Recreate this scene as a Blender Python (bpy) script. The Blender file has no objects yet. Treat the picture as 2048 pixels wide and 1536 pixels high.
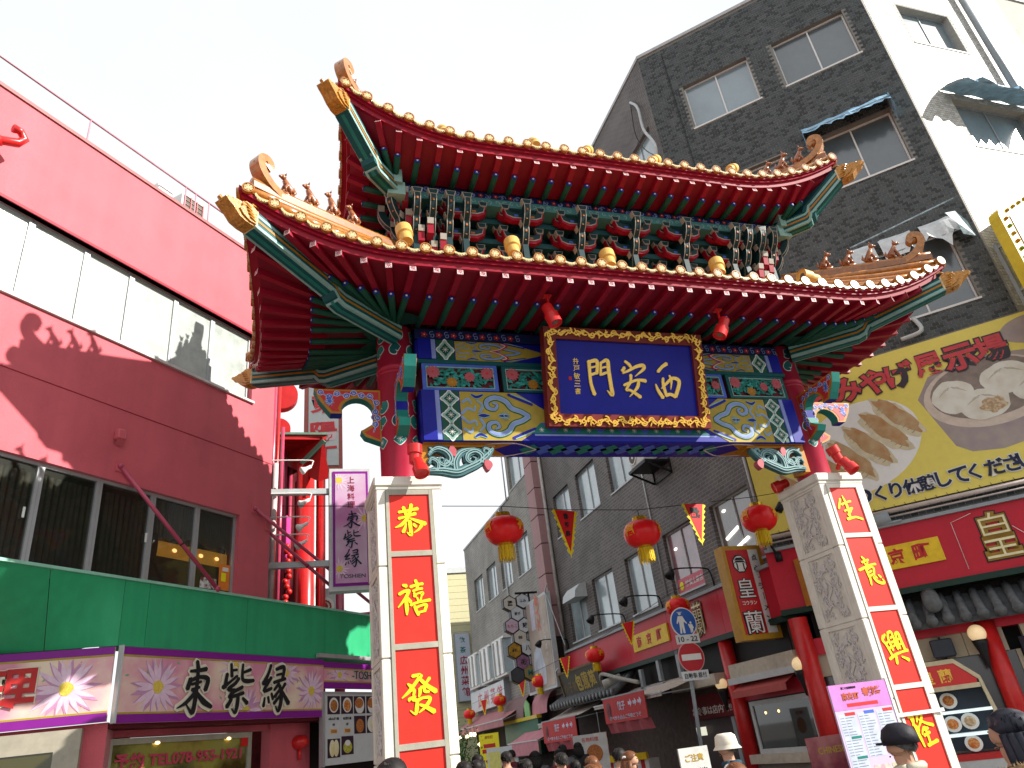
import bpy, bmesh, math, random
from mathutils import Matrix, Vector, noise
random.seed(7)
S = bpy.context.scene
COL = S.collection
R = math.radians
pi = math.pi

# ------------------------------------------------------------------ camera
cam_d = bpy.data.cameras.new('camera'); cam = bpy.data.objects.new('camera', cam_d); COL.objects.link(cam)
cam_d.sensor_width = 36.0; cam_d.lens = 36.0 * 1450.0 / 2048.0
cam_d.clip_start = .05; cam_d.clip_end = 600
CAMP = Vector((-1.273, -9.521, 1.6))
yaw, pit, rol = R(19.8228), R(26.5636), R(-7.3673)
fw = Vector((math.sin(yaw)*math.cos(pit), math.cos(yaw)*math.cos(pit), math.sin(pit)))
r0 = Vector((math.cos(yaw), -math.sin(yaw), 0)); u0 = r0.cross(fw)
r1 = r0*math.cos(rol) + u0*math.sin(rol); u1 = -r0*math.sin(rol) + u0*math.cos(rol)
cam.matrix_world = Matrix(((r1.x,u1.x,-fw.x,CAMP.x),(r1.y,u1.y,-fw.y,CAMP.y),(r1.z,u1.z,-fw.z,CAMP.z),(0,0,0,1)))
S.camera = cam

# ------------------------------------------------------------------ light
SUN_AZ, SUN_EL = R(123), R(31)     # compass angle clockwise from +y
w = bpy.data.worlds.new('World'); S.world = w; w.use_nodes = True
nt = w.node_tree; bg = nt.nodes['Background']
sky = nt.nodes.new('ShaderNodeTexSky'); sky.sky_type = 'NISHITA'; sky.sun_disc = False
sky.sun_elevation = SUN_EL; sky.sun_rotation = SUN_AZ
sky.air_density = 1.0; sky.dust_density = 2.0; sky.ozone_density = .8
hs = nt.nodes.new('ShaderNodeHueSaturation'); hs.inputs['Saturation'].default_value = .7
# thin bright overcast veil over the clear sky
tc = nt.nodes.new('ShaderNodeTexCoord'); cn = nt.nodes.new('ShaderNodeTexNoise'); cn.inputs['Scale'].default_value = 1.6; cn.inputs['Detail'].default_value = 6
cr = nt.nodes.new('ShaderNodeMapRange'); cr.inputs['From Min'].default_value = .3; cr.inputs['From Max'].default_value = .6; cr.inputs['To Min'].default_value = .8; cr.inputs['To Max'].default_value = .97
cm = nt.nodes.new('ShaderNodeMix'); cm.data_type = 'RGBA'; cm.inputs[7].default_value = (3.95, 4.05, 4.15, 1)
nt.links.new(tc.outputs['Generated'], cn.inputs[0]); nt.links.new(cn.outputs[0], cr.inputs[0]); nt.links.new(cr.outputs[0], cm.inputs[0])
nt.links.new(sky.outputs[0], hs.inputs['Color']); nt.links.new(hs.outputs[0], cm.inputs[6]); nt.links.new(cm.outputs[2], bg.inputs[0])
bg.inputs[1].default_value = 0.15
sd = bpy.data.lights.new('sun', 'SUN'); sd.energy = 5.0; sd.angle = R(.5); sd.color = (1, .95, .87)
so = bpy.data.objects.new('sun', sd); COL.objects.link(so)
sdir = Vector((math.sin(SUN_AZ)*math.cos(SUN_EL), math.cos(SUN_AZ)*math.cos(SUN_EL), math.sin(SUN_EL)))
so.rotation_euler = sdir.to_track_quat('Z', 'Y').to_euler(); so.location = (20, -20, 30)
S.view_settings.view_transform = 'Standard'; S.view_settings.look = 'None'
S.view_settings.gamma = 1; S.view_settings.exposure = 0.85
S.view_settings.use_curve_mapping = False
S.cycles.use_denoising = True
S.cycles.max_bounces = 6; S.cycles.diffuse_bounces = 3; S.cycles.glossy_bounces = 3

# ------------------------------------------------------------------ materials
MATS = {}
def mat(name, col, rough=.6, metal=0, var=.12, scale=6, bump=0, bscale=40, spec=.22, emit=None, coat=0, alpha=1, streak=0, sheen=0):
    if name in MATS: return MATS[name]
    m = bpy.data.materials.new(name); m.use_nodes = True
    t = m.node_tree; b = t.nodes['Principled BSDF']
    b.inputs['Roughness'].default_value = rough; b.inputs['Metallic'].default_value = metal
    b.inputs['Specular IOR Level'].default_value = spec; b.inputs['Coat Weight'].default_value = coat
    b.inputs['Coat Roughness'].default_value = .25
    if sheen: b.inputs['Sheen Weight'].default_value = sheen; b.inputs['Sheen Roughness'].default_value = .4
    c = tuple(col) + (1,)
    if var or bump or streak:
        g = t.nodes.new('ShaderNodeTexCoord')
        n = t.nodes.new('ShaderNodeTexNoise'); n.inputs['Scale'].default_value = scale; n.inputs['Detail'].default_value = 7
        n.inputs['Roughness'].default_value = .65
        t.links.new(g.outputs['Object'], n.inputs[0])
        src = n.outputs[0]
        if streak:
            mp = t.nodes.new('ShaderNodeMapping'); mp.inputs['Scale'].default_value = (streak, streak, streak*.06)
            n2 = t.nodes.new('ShaderNodeTexNoise'); n2.inputs['Scale'].default_value = 1; n2.inputs['Detail'].default_value = 4
            t.links.new(g.outputs['Object'], mp.inputs[0]); t.links.new(mp.outputs[0], n2.inputs[0])
            mm = t.nodes.new('ShaderNodeMath'); mm.operation = 'ADD'
            m2 = t.nodes.new('ShaderNodeMath'); m2.operation = 'MULTIPLY'; m2.inputs[1].default_value = .5
            t.links.new(src, mm.inputs[0]); t.links.new(n2.outputs[0], mm.inputs[1]); t.links.new(mm.outputs[0], m2.inputs[0]); src = m2.outputs[0]
        r = t.nodes.new('ShaderNodeMapRange'); r.inputs['From Min'].default_value = .3; r.inputs['From Max'].default_value = .7
        r.inputs['To Min'].default_value = 1-var*1.3; r.inputs['To Max'].default_value = 1+var
        t.links.new(src, r.inputs[0])
        mx = t.nodes.new('ShaderNodeVectorMath'); mx.operation = 'SCALE'; mx.inputs[0].default_value = col
        t.links.new(r.outputs[0], mx.inputs['Scale']); t.links.new(mx.outputs[0], b.inputs['Base Color'])
        if bump:
            n3 = t.nodes.new('ShaderNodeTexNoise'); n3.inputs['Scale'].default_value = bscale; n3.inputs['Detail'].default_value = 5
            bp = t.nodes.new('ShaderNodeBump'); bp.inputs['Strength'].default_value = bump; bp.inputs['Distance'].default_value = .01
            t.links.new(g.outputs['Object'], n3.inputs[0]); t.links.new(n3.outputs[0], bp.inputs['Height']); t.links.new(bp.outputs[0], b.inputs['Normal'])
    else: b.inputs['Base Color'].default_value = c
    if emit:
        b.inputs['Emission Color'].default_value = tuple(emit[0]) + (1,); b.inputs['Emission Strength'].default_value = emit[1]
    if alpha < 1: b.inputs['Alpha'].default_value = alpha
    MATS[name] = m; return m
def brickmat(name, c1, c2, mortar, bw, bh, ms=.008, rough=.55, sw=True):
    # brick relief for walls too far away to pick tiles apart
    m = bpy.data.materials.new(name); m.use_nodes = True; t = m.node_tree; b = t.nodes['Principled BSDF']
    g = t.nodes.new('ShaderNodeNewGeometry'); sp = t.nodes.new('ShaderNodeSeparateXYZ'); cb = t.nodes.new('ShaderNodeCombineXYZ')
    t.links.new(g.outputs['Position'], sp.inputs[0])
    ad = t.nodes.new('ShaderNodeMath'); ad.operation = 'ADD'
    t.links.new(sp.outputs[0], ad.inputs[0]); t.links.new(sp.outputs[1], ad.inputs[1])
    t.links.new(ad.outputs[0], cb.inputs[0]); t.links.new(sp.outputs[2], cb.inputs[1])
    k = t.nodes.new('ShaderNodeTexBrick'); t.links.new(cb.outputs[0], k.inputs[0])
    k.inputs['Color1'].default_value = (*c1, 1); k.inputs['Color2'].default_value = (*c2, 1); k.inputs['Mortar'].default_value = (*mortar, 1)
    k.inputs['Scale'].default_value = 1; k.inputs['Brick Width'].default_value = bw; k.inputs['Row Height'].default_value = bh; k.inputs['Mortar Size'].default_value = ms
    n = t.nodes.new('ShaderNodeTexNoise'); n.inputs['Scale'].default_value = .8; n.inputs['Detail'].default_value = 8
    t.links.new(g.outputs['Position'], n.inputs[0])
    r = t.nodes.new('ShaderNodeMapRange'); r.inputs['From Min'].default_value = .3; r.inputs['From Max'].default_value = .7; r.inputs['To Min'].default_value = .75; r.inputs['To Max'].default_value = 1.25
    t.links.new(n.outputs[0], r.inputs[0])
    mx = t.nodes.new('ShaderNodeVectorMath'); mx.operation = 'SCALE'; t.links.new(k.outputs[0], mx.inputs[0]); t.links.new(r.outputs[0], mx.inputs['Scale'])
    t.links.new(mx.outputs[0], b.inputs['Base Color'])
    bp = t.nodes.new('ShaderNodeBump'); bp.inputs['Strength'].default_value = .5; bp.inputs['Distance'].default_value = .006; bp.invert = True
    t.links.new(k.outputs['Fac'], bp.inputs['Height']); t.links.new(bp.outputs[0], b.inputs['Normal'])
    b.inputs['Roughness'].default_value = rough; b.inputs['Specular IOR Level'].default_value = .2; MATS[name] = m; return m
def glassmat(name, col, rough=.05, metal=0.0, spec=1.0, var=0):
    return mat(name, col, rough, metal, var=var, spec=spec, coat=1)

RED = mat('gate red paint', (.3,.007,.024), .42, streak=3, var=.14)
COLRED = mat('column red paint', (.36,.018,.045), .35, streak=2, var=.1)
GRN = mat('dark green paint', (.008,.075,.045), .5)
TEAL = mat('teal paint', (.015,.18,.15), .5)
TEALD = mat('deep teal paint', (.004,.08,.085), .5)
TEALL = mat('pale teal paint', (.25,.42,.38), .5)
BLUE = mat('royal blue paint', (.005,.009,.26), .45, var=.1)
BLUEL = mat('pale blue paint', (.22,.28,.58), .5)
BLUEM = mat('mid blue paint', (.06,.12,.5), .5)
NAVY = mat('navy paint', (.01,.02,.09), .5)
YEL = mat('ochre yellow paint', (.38,.28,.04), .5)
OCH = mat('amber ochre paint', (.42,.17,.012), .45)
GOLD = mat('gold leaf', (.75,.45,.08), .32, metal=.55, var=.15, scale=20)
GOLDL = mat('bright gold leaf', (.85,.58,.13), .35, metal=.35, var=.12, scale=20)
GLZ = mat('amber roof glaze', (.4,.15,.02), .16, var=.35, scale=14, coat=1)
GLZL = mat('pale gold roof glaze', (.66,.5,.26), .3, var=.3, scale=30, coat=.4)
BEAST = mat('brown figurine glaze', (.33,.12,.05), .25, var=.35, scale=40, coat=.5)
WHITE = mat('white paint', (.72,.71,.68), .5, var=.05)
PINKW = mat('pink white paint', (.72,.58,.58), .5, var=.08)
PINK = mat('rose pink paint', (.42,.09,.11), .5)
MIDRED = mat('flower red paint', (.5,.03,.03), .5)
STONE = mat('white stone', (.68,.64,.56), .6, var=.12, scale=5, bump=.25, bscale=60, streak=4)
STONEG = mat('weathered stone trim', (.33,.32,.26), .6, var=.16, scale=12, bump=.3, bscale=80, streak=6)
CARV = mat('carved grey stone', (.6,.56,.54), .7, var=.12, scale=10, bump=.2)
PANEL = mat('vermilion panel', (.66,.03,.02), .45, var=.07, scale=3)
LEM = mat('lemon yellow paint', (.85,.72,.02), .4, var=.03)
BLK = mat('black paint', (.015,.015,.017), .4, var=.1)
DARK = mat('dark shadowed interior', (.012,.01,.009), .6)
STEEL = mat('brushed aluminium', (.45,.46,.47), .4, metal=.5, var=.08)
GREY = mat('grey painted metal', (.28,.31,.33), .45, var=.08)
LGREY = mat('light grey metal', (.5,.52,.52), .45, var=.08)
LAMPR = mat('lamp red enamel', (.62,.018,.018), .3, var=.04, coat=.4)
LAMPO = mat('lamp ochre enamel', (.62,.38,.1), .45, var=.08)

# ------------------------------------------------------------------ mesh builder
I4 = Matrix.Identity(4)
def T(x=0, y=0, z=0, rz=0, rx=0, ry=0):
    return Matrix.Translation((x, y, z)) @ Matrix.Rotation(rz, 4, 'Z') @ Matrix.Rotation(ry, 4, 'Y') @ Matrix.Rotation(rx, 4, 'X')
class MB:
    def __init__(s, F=None): s.v = []; s.f = []; s.mi = []; s.m = 0; s.F = F or I4; s.sm = []; s.smooth = False
    def add(s, vs, fs, F=None):
        n = len(s.v); M = s.F if F is None else s.F @ F
        s.v += [tuple(M @ Vector(p)) for p in vs]
        for f in fs: s.f.append([n+i for i in f]); s.mi.append(s.m); s.sm.append(s.smooth)
        return s
    def poly(s, pts): return s.add(pts, [list(range(len(pts)))])
    def box(s, x0, x1, y0, y1, z0, z1, F=None):
        return s.add([(x0,y0,z0),(x1,y0,z0),(x1,y1,z0),(x0,y1,z0),(x0,y0,z1),(x1,y0,z1),(x1,y1,z1),(x0,y1,z1)],
                     [(0,3,2,1),(4,5,6,7),(0,1,5,4),(1,2,6,5),(2,3,7,6),(3,0,4,7)], F)
    def rbox(s, x0, x1, y0, y1, z0, z1, b=.02, F=None):
        P = []; q = [(x0+b,y0),(x1-b,y0),(x1,y0+b),(x1,y1-b),(x1-b,y1),(x0+b,y1),(x0,y1-b),(x0,y0+b)]
        cx, cy = (x0+x1)/2, (y0+y1)/2
        def sc(k): return [(cx+(x-cx)*(1-2*b/max(x1-x0,.001)*k), cy+(y-cy)*(1-2*b/max(y1-y0,.001)*k)) for x,y in q]
        for z, k in ((z0,1),(z0+b,0),(z1-b,0),(z1,1)): P += [(x,y,z) for x,y in sc(k)]
        fs = [tuple(reversed(range(8))), tuple(range(24,32))]
        for r in range(3):
            for i in range(8): j = (i+1)%8; fs.append((r*8+i, r*8+j, r*8+8+j, r*8+8+i))
        return s.add(P, fs, F)
    def bar(s, a, b, w, h=None, up=(0,0,1), w2=None, h2=None):
        a = Vector(a); b = Vector(b); h = h or w; d = (b-a).normalized(); u = Vector(up)
        x = d.cross(u)
        if x.length < 1e-4: x = d.cross(Vector((1,0,0)))
        x.normalize(); z = x.cross(d)
        w2 = w2 or w; h2 = h2 or h; P = []
        for p, ww, hh in ((a,w,h),(b,w2,h2)):
            for i, j in ((-1,-1),(1,-1),(1,1),(-1,1)): P.append(p + x*(ww/2*i) + z*(hh/2*j))
        return s.add(P, [(0,1,2,3),(7,6,5,4),(0,4,5,1),(1,5,6,2),(2,6,7,3),(3,7,4,0)])
    def tube(s, path, r, n=8, caps=True, flat=1.0, up=None):
        path = [Vector(p) for p in path]; L = len(path); rr = r if isinstance(r, (list, tuple)) else [r]*L
        P = []; prev = None
        for i, p in enumerate(path):
            d = (path[min(i+1,L-1)] - path[max(i-1,0)]).normalized()
            if up is not None: x = d.cross(Vector(up))
            elif prev is None: x = d.cross(Vector((0,0,1)))
            else: x = prev - d*prev.dot(d)
            if x.length < 1e-4: x = d.cross(Vector((1,.1,0)))
            x.normalize(); y = x.cross(d); prev = x
            for k in range(n):
                a = 2*pi*k/n; P.append(p + (x*math.cos(a)*flat + y*math.sin(a))*rr[i])
        fs = []
        for i in range(L-1):
            for k in range(n): j = (k+1)%n; fs.append((i*n+k, i*n+j, (i+1)*n+j, (i+1)*n+k))
        if caps: fs += [tuple(reversed(range(n))), tuple(range((L-1)*n, L*n))]
        return s.add(P, [tuple(reversed(f)) for f in fs])
    def cyl(s, a, b, r, n=12, r2=None): return s.tube([a, b], [r, r if r2 is None else r2], n)
    def sweep(s, path, w, h, up=(0,0,1)):
        path = [Vector(p) for p in path]; L = len(path); P = []
        for i, p in enumerate(path):
            d = (path[min(i+1,L-1)] - path[max(i-1,0)]).normalized(); x = d.cross(Vector(up)).normalized(); z = x.cross(d)
            ww = w[i] if isinstance(w, list) else w; hh = h[i] if isinstance(h, list) else h
            for a, b in ((-1,-1),(1,-1),(1,1),(-1,1)): P.append(p + x*ww/2*a + z*hh/2*b)
        fs = [(0,1,2,3), tuple(L*4-1-k for k in range(4))]
        for i in range(L-1):
            for k in range(4): j = (k+1)%4; fs.append((i*4+k, (i+1)*4+k, (i+1)*4+j, i*4+j))
        return s.add(P, fs)
    def lathe(s, prof, n=16, F=None, a0=0, a1=2*pi):
        full = abs(a1-a0-2*pi) < 1e-6; m = n if full else n+1; P = []
        for r, z in prof:
            for k in range(m): a = a0+(a1-a0)*k/n; P.append((r*math.cos(a), r*math.sin(a), z))
        fs = []
        for i in range(len(prof)-1):
            for k in range(n): j = (k+1)%m; fs.append((i*m+k, i*m+j, (i+1)*m+j, (i+1)*m+k))
        return s.add(P, fs, F)
    def ball(s, c, r, n=12, sc=(1,1,1), F=None):
        pr = [(r*math.sin(pi*i/(n//2+1)), -r*math.cos(pi*i/(n//2+1))) for i in range(n//2+2)]
        return s.lathe(pr, n, (F or I4) @ Matrix.Translation(c) @ Matrix.Diagonal((*sc, 1)))
    def prism(s, pts, y0, y1, F=None):   # polygon in x,z extruded in y (y0 = front)
        n = len(pts); P = [(x, y0, z) for x, z in pts] + [(x, y1, z) for x, z in pts]
        ar = sum(pts[i][0]*pts[(i+1)%n][1] - pts[(i+1)%n][0]*pts[i][1] for i in range(n))
        a = list(range(n)); b = list(range(n, 2*n))
        if ar < 0: fs = [a[::-1], b] + [(i, n+i, n+(i+1)%n, (i+1)%n)[::-1] for i in range(n)]; fs = [a[::-1], b] + [(i, (i+1)%n, n+(i+1)%n, n+i) for i in range(n)]
        else: fs = [a, b[::-1]] + [(i, n+i, n+(i+1)%n, (i+1)%n) for i in range(n)]
        return s.add(P, fs, F)
W = {}
def ob(name, mb, mats, parent=None, label=None, cat=None, group=None, kind=None, base=None):
    """link a builder as one mesh object; builder vertices are world coordinates"""
    if not isinstance(mats, (list, tuple)): mats = [mats]
    vs = [Vector(v) for v in mb.v]
    if parent is not None:
        inv = W[parent].inverted(); vs = [inv @ v for v in vs]; loc = None
    else:
        xs = [v.x for v in vs]; ys = [v.y for v in vs]; zs = [v.z for v in vs]
        loc = Vector(base) if base else Vector(((min(xs)+max(xs))/2, (min(ys)+max(ys))/2, min(zs))); vs = [v-loc for v in vs]
    me = bpy.data.meshes.new(name); me.from_pydata([tuple(v) for v in vs], [], mb.f)
    for m in mats: me.materials.append(m)
    me.polygons.foreach_set('material_index', mb.mi); me.polygons.foreach_set('use_smooth', mb.sm); me.update()
    o = bpy.data.objects.new(name, me); COL.objects.link(o)
    if parent is not None: o.parent = parent; W[o] = W[parent]
    else: o.location = loc; W[o] = Matrix.Translation(loc)
    return tag(o, label, cat, group, kind)
def tag(o, label=None, cat=None, group=None, kind=None):
    if label: o['label'] = label
    if cat: o['category'] = cat
    if group: o['group'] = group
    if kind: o['kind'] = kind
    return o
def thing(name, label, cat, M, group=None):
    if not isinstance(M, Matrix): M = Matrix.Translation(M)
    o = bpy.data.objects.new(name, None); COL.objects.link(o); o.matrix_world = M; W[o] = M.copy(); o.empty_display_size = .3
    return tag(o, label, cat, group)
def inst(name, me, M, parent, label=None):   # shared mesh part placed with world matrix M
    o = bpy.data.objects.new(name, me); COL.objects.link(o); o.parent = parent
    o.matrix_parent_inverse = I4; o.matrix_basis = W[parent].inverted() @ M; W[o] = M.copy()
    if label: o['label'] = label
    return o
def meshof(name, mb, mats):
    me = bpy.data.meshes.new(name); me.from_pydata([tuple(v) for v in mb.v], [], mb.f)
    for m in (mats if isinstance(mats, (list, tuple)) else [mats]): me.materials.append(m)
    me.polygons.foreach_set('material_index', mb.mi); me.polygons.foreach_set('use_smooth', mb.sm); me.update(); return me
def copytree(o, M, label=None, group=None, parent=None):
    c = o.copy(); COL.objects.link(c)
    if parent is None:
        c.matrix_world = M
        if label: c['label'] = label
        if group: c['group'] = group
        W[c] = M.copy()
    else: c.parent = parent; W[c] = W[parent]
    for ch in o.children: copytree(ch, None, parent=c)
    return c
# ------------------------------------------------------------------ lettering
def textmesh(s, bold=0, shear=0):
    cu = bpy.data.curves.new('t', 'FONT'); cu.body = s; cu.size = 1; cu.offset = bold; cu.shear = shear; cu.resolution_u = 3
    o = bpy.data.objects.new('t', cu); me = o.to_mesh()
    vs = [v.co.copy() for v in me.vertices]; fs = [list(p.vertices) for p in me.polygons]
    o.to_mesh_clear(); bpy.data.objects.remove(o); bpy.data.curves.remove(cu)
    return vs, fs
def text(mb, s, cx, cz, h, y=0, bold=0, w=None, th=.006, rot=0, warp=0, slope=0, F=None):
    """flat lettering in the x,z plane facing -y, fitted to height h (and width w) round cx,cz"""
    vs, fs = textmesh(s, bold)
    if not vs: return mb
    x0 = min(v.x for v in vs); x1 = max(v.x for v in vs); z0 = min(v.y for v in vs); z1 = max(v.y for v in vs)
    k = h/max(z1-z0, 1e-6); kx = w/max(x1-x0, 1e-6) if w else k
    out = []
    for v in vs:
        x = (v.x-(x0+x1)/2)*kx; z = (v.y-(z0+z1)/2)*k
        if warp: nn = noise.noise_vector(Vector((x/h*2.2+len(s), z/h*2.2, ord(s[0])*.37))); x += nn.x*warp*h; z += nn.y*warp*h
        z += x*slope
        if rot: x, z = x*math.cos(rot)-z*math.sin(rot), x*math.sin(rot)+z*math.cos(rot)
        out.append((cx+x, y-th, cz+z))
    n = len(out)
    mb.add(out, fs, F)
    from collections import Counter
    ed = {}
    for f in fs:
        for i in range(len(f)):
            a, b = f[i], f[(i+1)%len(f)]
            if (b, a) in ed: del ed[(b, a)]
            else: ed[(a, b)] = 1
    side = [(a, b) for a, b in ed]
    P = []; Q = []
    for a, b in side:
        k0 = len(P); pa, pb = out[a], out[b]
        P += [pa, pb, (pb[0], y, pb[2]), (pa[0], y, pa[2])]; Q.append((k0+1, k0, k0+3, k0+2))
    mb.add(P, Q, F); return mb
def vtext(mb, s, cx, ztop, h, pitch, y=0, dx=0, **k):
    for i, c in enumerate(s):
        if c != ' ': text(mb, c, cx+dx*i, ztop-h/2-i*pitch, h*(.5 if c in '・' else 1)*(.15 if c in 'ー|' else 1) if c not in 'ー' else h*.8, y, rot=(pi/2 if c == '_' else 0), **k)
    return mb
def catmull(pts, sub=5):
    P = [pts[0]] + list(pts) + [pts[-1]]; out = []
    for i in range(1, len(P)-2):
        a, b, c, d = P[i-1], P[i], P[i+1], P[i+2]
        for k in range(sub):
            t = k/sub; out.append(tuple(.5*((2*b[j]) + (c[j]-a[j])*t + (2*a[j]-5*b[j]+4*c[j]-d[j])*t*t + (3*b[j]-a[j]-3*c[j]+d[j])*t**3) for j in range(len(a))))
    out.append(tuple(pts[-1])); return out
def stroke(mb, pts, y, th=.004, sub=5, F=None, k=[0]):
    """brush stroke: pts of (x, z, half width) in the x,z plane facing -y"""
    k[0] = (k[0]+1) % 23; y -= th + k[0]*.00012
    q = catmull(pts, sub) if len(pts) > 1 else pts; n = len(q); A = []; B = []
    for i, (x, z, r) in enumerate(q):
        a = q[max(i-1,0)]; b = q[min(i+1,n-1)]; dx, dz = b[0]-a[0], b[1]-a[1]; l = math.hypot(dx, dz) or 1; nx, nz = -dz/l, dx/l
        r = max(r, 1e-4); A.append((x+nx*r, z+nz*r)); B.append((x-nx*r, z-nz*r))
    x, z, r = q[0]; dx, dz = q[0][0]-q[1][0], q[0][1]-q[1][1]; l = math.hypot(dx, dz) or 1; s0 = (x+dx/l*r*.7, z+dz/l*r*.7)
    x, z, r = q[-1]; dx, dz = q[-1][0]-q[-2][0], q[-1][1]-q[-2][1]; l = math.hypot(dx, dz) or 1; s1 = (x+dx/l*r*.7, z+dz/l*r*.7)
    P = [s0] + A + [s1] + B[::-1]; m = len(P); fs = [(0,1,m-1)]
    for i in range(n-1): fs.append((1+i, 2+i, m-2-i, m-1-i))
    fs.append((n, n+1, n+2))
    P3 = [(x, y, z) for x, z in P] + [(x, y+th, z) for x, z in P]
    fs = [tuple(reversed(f)) for f in fs]
    fs = [f for f in fs] + [(i, (i+1)%m, m+(i+1)%m, m+i) for i in range(m)]
    mb.add(P3, fs, F)
GLY = {
'恭': "15,23,4 45,18,3 76,13,5;30,8,5 38,32,4;56,0,5 50,22,5 38,46,5 20,62,4 2,69,1;14,42,4 40,36,3 68,28,5;50,42,2 75,52,5 98,60,6;48,50,5 50,75,5 50,92,5 38,84,1;37,58,2 32,72,4 26,83,5;60,60,4 68,68,4;86,63,5 76,76,3 60,86,1",
'禧': "17,12,3 28,15,5;5,37,4 20,30,4 36,28,4;36,28,4 22,50,4 0,73,1;24,48,4 26,75,5 25,94,2;31,47,2 38,60,5;56,0,4 60,12,4;40,18,4 60,13,3 78,11,4;62,8,4 60,25,4;47,30,3 60,26,3 76,24,3;50,45,4 60,38,2 76,36,4 72,44,3;50,35,3 54,46,3;58,48,2 62,58,3;72,46,2 68,58,3;38,68,4 60,62,3 98,57,4;50,72,4 54,84,4 60,96,4;55,76,3 70,71,3 85,70,4 80,84,4;58,90,3 70,88,3 82,86,3",
'發': "32,4,4 45,3,4 55,4,4 40,22,4 20,42,4 0,56,1;18,22,2 28,30,5;60,4,3 52,12,3 44,18,2;55,14,4 75,32,5 98,47,6;82,12,4 72,22,3 66,27,2;20,40,3 35,38,4 33,52,3;38,55,3 22,60,4 20,64,3;30,62,4 42,66,4 40,85,5 36,97,3 22,88,1;52,36,4 52,46,4 48,56,2;54,34,3 64,34,4 66,44,4 78,46,3;46,64,4 60,60,3 80,62,4 68,80,4 46,95,1;50,76,3 65,82,4 90,96,6",
'生': "22,12,4 12,30,4 2,48,4;20,34,4 45,26,3 68,22,4;36,0,2 42,25,5 44,50,5 42,85,4;24,58,3 45,52,3 66,48,4;60,50,4 50,62,4;26,88,5 50,84,4 70,82,4 98,90,4;36,70,4 44,82,4",
'意': "32,0,3 40,10,5;26,20,4 45,14,3 58,12,4;36,22,3 40,30,3;52,18,3 46,30,3;2,46,4 30,38,4 60,30,3 86,28,4;34,44,4 38,72,4;36,46,3 58,38,3 70,42,4 62,66,4;42,56,3 58,50,3;42,68,3 60,62,3;40,72,4 38,86,4 36,98,3;56,72,4 66,86,5 84,94,5 98,92,4 94,80,2;66,70,3 72,76,3;82,66,3 90,74,4",
'興': "12,14,4 4,28,4 12,40,4 20,62,4 24,78,4;22,10,3 10,22,3;14,40,3 26,34,3;18,56,3 28,52,3;36,8,3 30,24,4 36,62,4;34,8,4 50,4,4 54,20,4 58,60,4;40,24,3 48,20,3;40,38,3 50,35,3 50,46,3 42,50,3;68,10,4 66,34,4 68,58,4;68,12,4 80,10,5 84,36,5 88,66,5;70,30,3 80,28,3;72,46,3 82,44,3;8,88,4 40,76,4 70,70,3 98,66,5;40,80,4 36,96,5 34,104,4;64,84,3 78,90,4 90,96,6",
'隆': "4,12,4 20,8,4 22,20,4 14,36,3;14,14,4 22,45,4 28,70,5 34,98,3;22,38,4 32,46,4 28,56,2;48,0,3 40,16,4 34,28,2;48,6,4 62,8,4 54,24,4 34,44,2;46,22,3 70,34,4 98,42,5;56,44,3 46,54,3 40,64,2;50,52,3 72,48,4;46,68,4 74,60,4;60,44,4 62,70,4 62,92,4;50,96,5 70,92,4 96,86,5",
'西': "16,28,5 34,14,5 54,4,6;2,64,2 10,82,5 26,102,6;34,46,4 32,64,5 40,96,5;60,38,3 66,52,4 60,78,1;24,76,2 44,62,4 70,46,5 94,50,6 94,66,6 76,98,6;38,96,5 56,92,5 76,98,6",
'安': "18,2,4 34,12,5 42,24,3;4,30,5 14,20,5;6,36,3 30,28,4 60,16,5 86,12,6 88,22,5 52,44,1;36,40,5 32,60,4 14,82,4 30,84,4 66,102,6;6,70,4 30,62,4 60,54,4 92,56,6;64,58,5 56,76,5 24,102,1",
'門': "6,6,6 6,40,5 8,70,5 18,98,6;8,8,5 34,4,6 36,20,5 32,40,5;12,24,3 32,20,3;10,44,4 32,38,4;50,8,4 46,44,4;54,8,4 76,2,6 78,30,6 82,70,6 84,98,6 66,86,1;50,24,3 70,20,3;50,42,4 70,36,4",
'東': "50,0,4 56,22,5;32,22,3 56,20,4 80,16,5;34,38,5 26,60,5;34,42,4 60,34,4 86,38,5 80,62,5;38,50,3 66,44,3;40,62,4 62,56,3;54,16,4 54,50,4 50,92,5 44,110,4 26,92,1;50,66,4 26,88,4 0,100,1;56,68,3 76,86,6 102,98,4",
'紫': "24,0,3 28,30,4;28,16,3 44,14,3;12,24,4 6,56,5;0,56,5 24,42,3 46,28,3;64,0,3 64,34,4 80,40,5 104,38,4;66,20,3 92,12,4;52,34,4 40,46,4 18,60,4 40,62,4;66,54,4 36,66,4 24,78,4 70,68,4;52,74,4 50,96,5 44,114,3 32,104,1;30,82,4 16,100,5;68,80,3 84,92,5",
'縁': "34,0,4 24,22,4 6,46,5;6,46,4 30,36,4;36,30,4 10,62,4 38,56,4;14,78,2 10,98,4;26,76,3 30,90,3;38,68,3 44,82,3;54,10,4 84,4,5 78,34,4;56,24,3 78,20,3;46,42,4 90,32,4;66,44,4 48,60,3;68,48,4 76,72,5 72,98,5 64,110,3 54,98,1;70,58,3 50,76,4;74,70,3 48,92,4;90,44,4 78,58,3;78,62,3 104,92,6",
}
def glyph(mb, c, cx, cz, h, y=0, th=.006, wk=1.0, w=None, grow=0, F=None):
    w = w or h
    for st in GLY[c].split(';'):
        pts = [tuple(float(q) for q in p.split(',')) for p in st.split(' ')]
        stroke(mb, [(cx+(a-50)/100*w, cz-(b-50)/100*h, (r*wk/100+grow)*(h+w)/2) for a, b, r in pts], y, th, F=F)
    return mb
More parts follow.
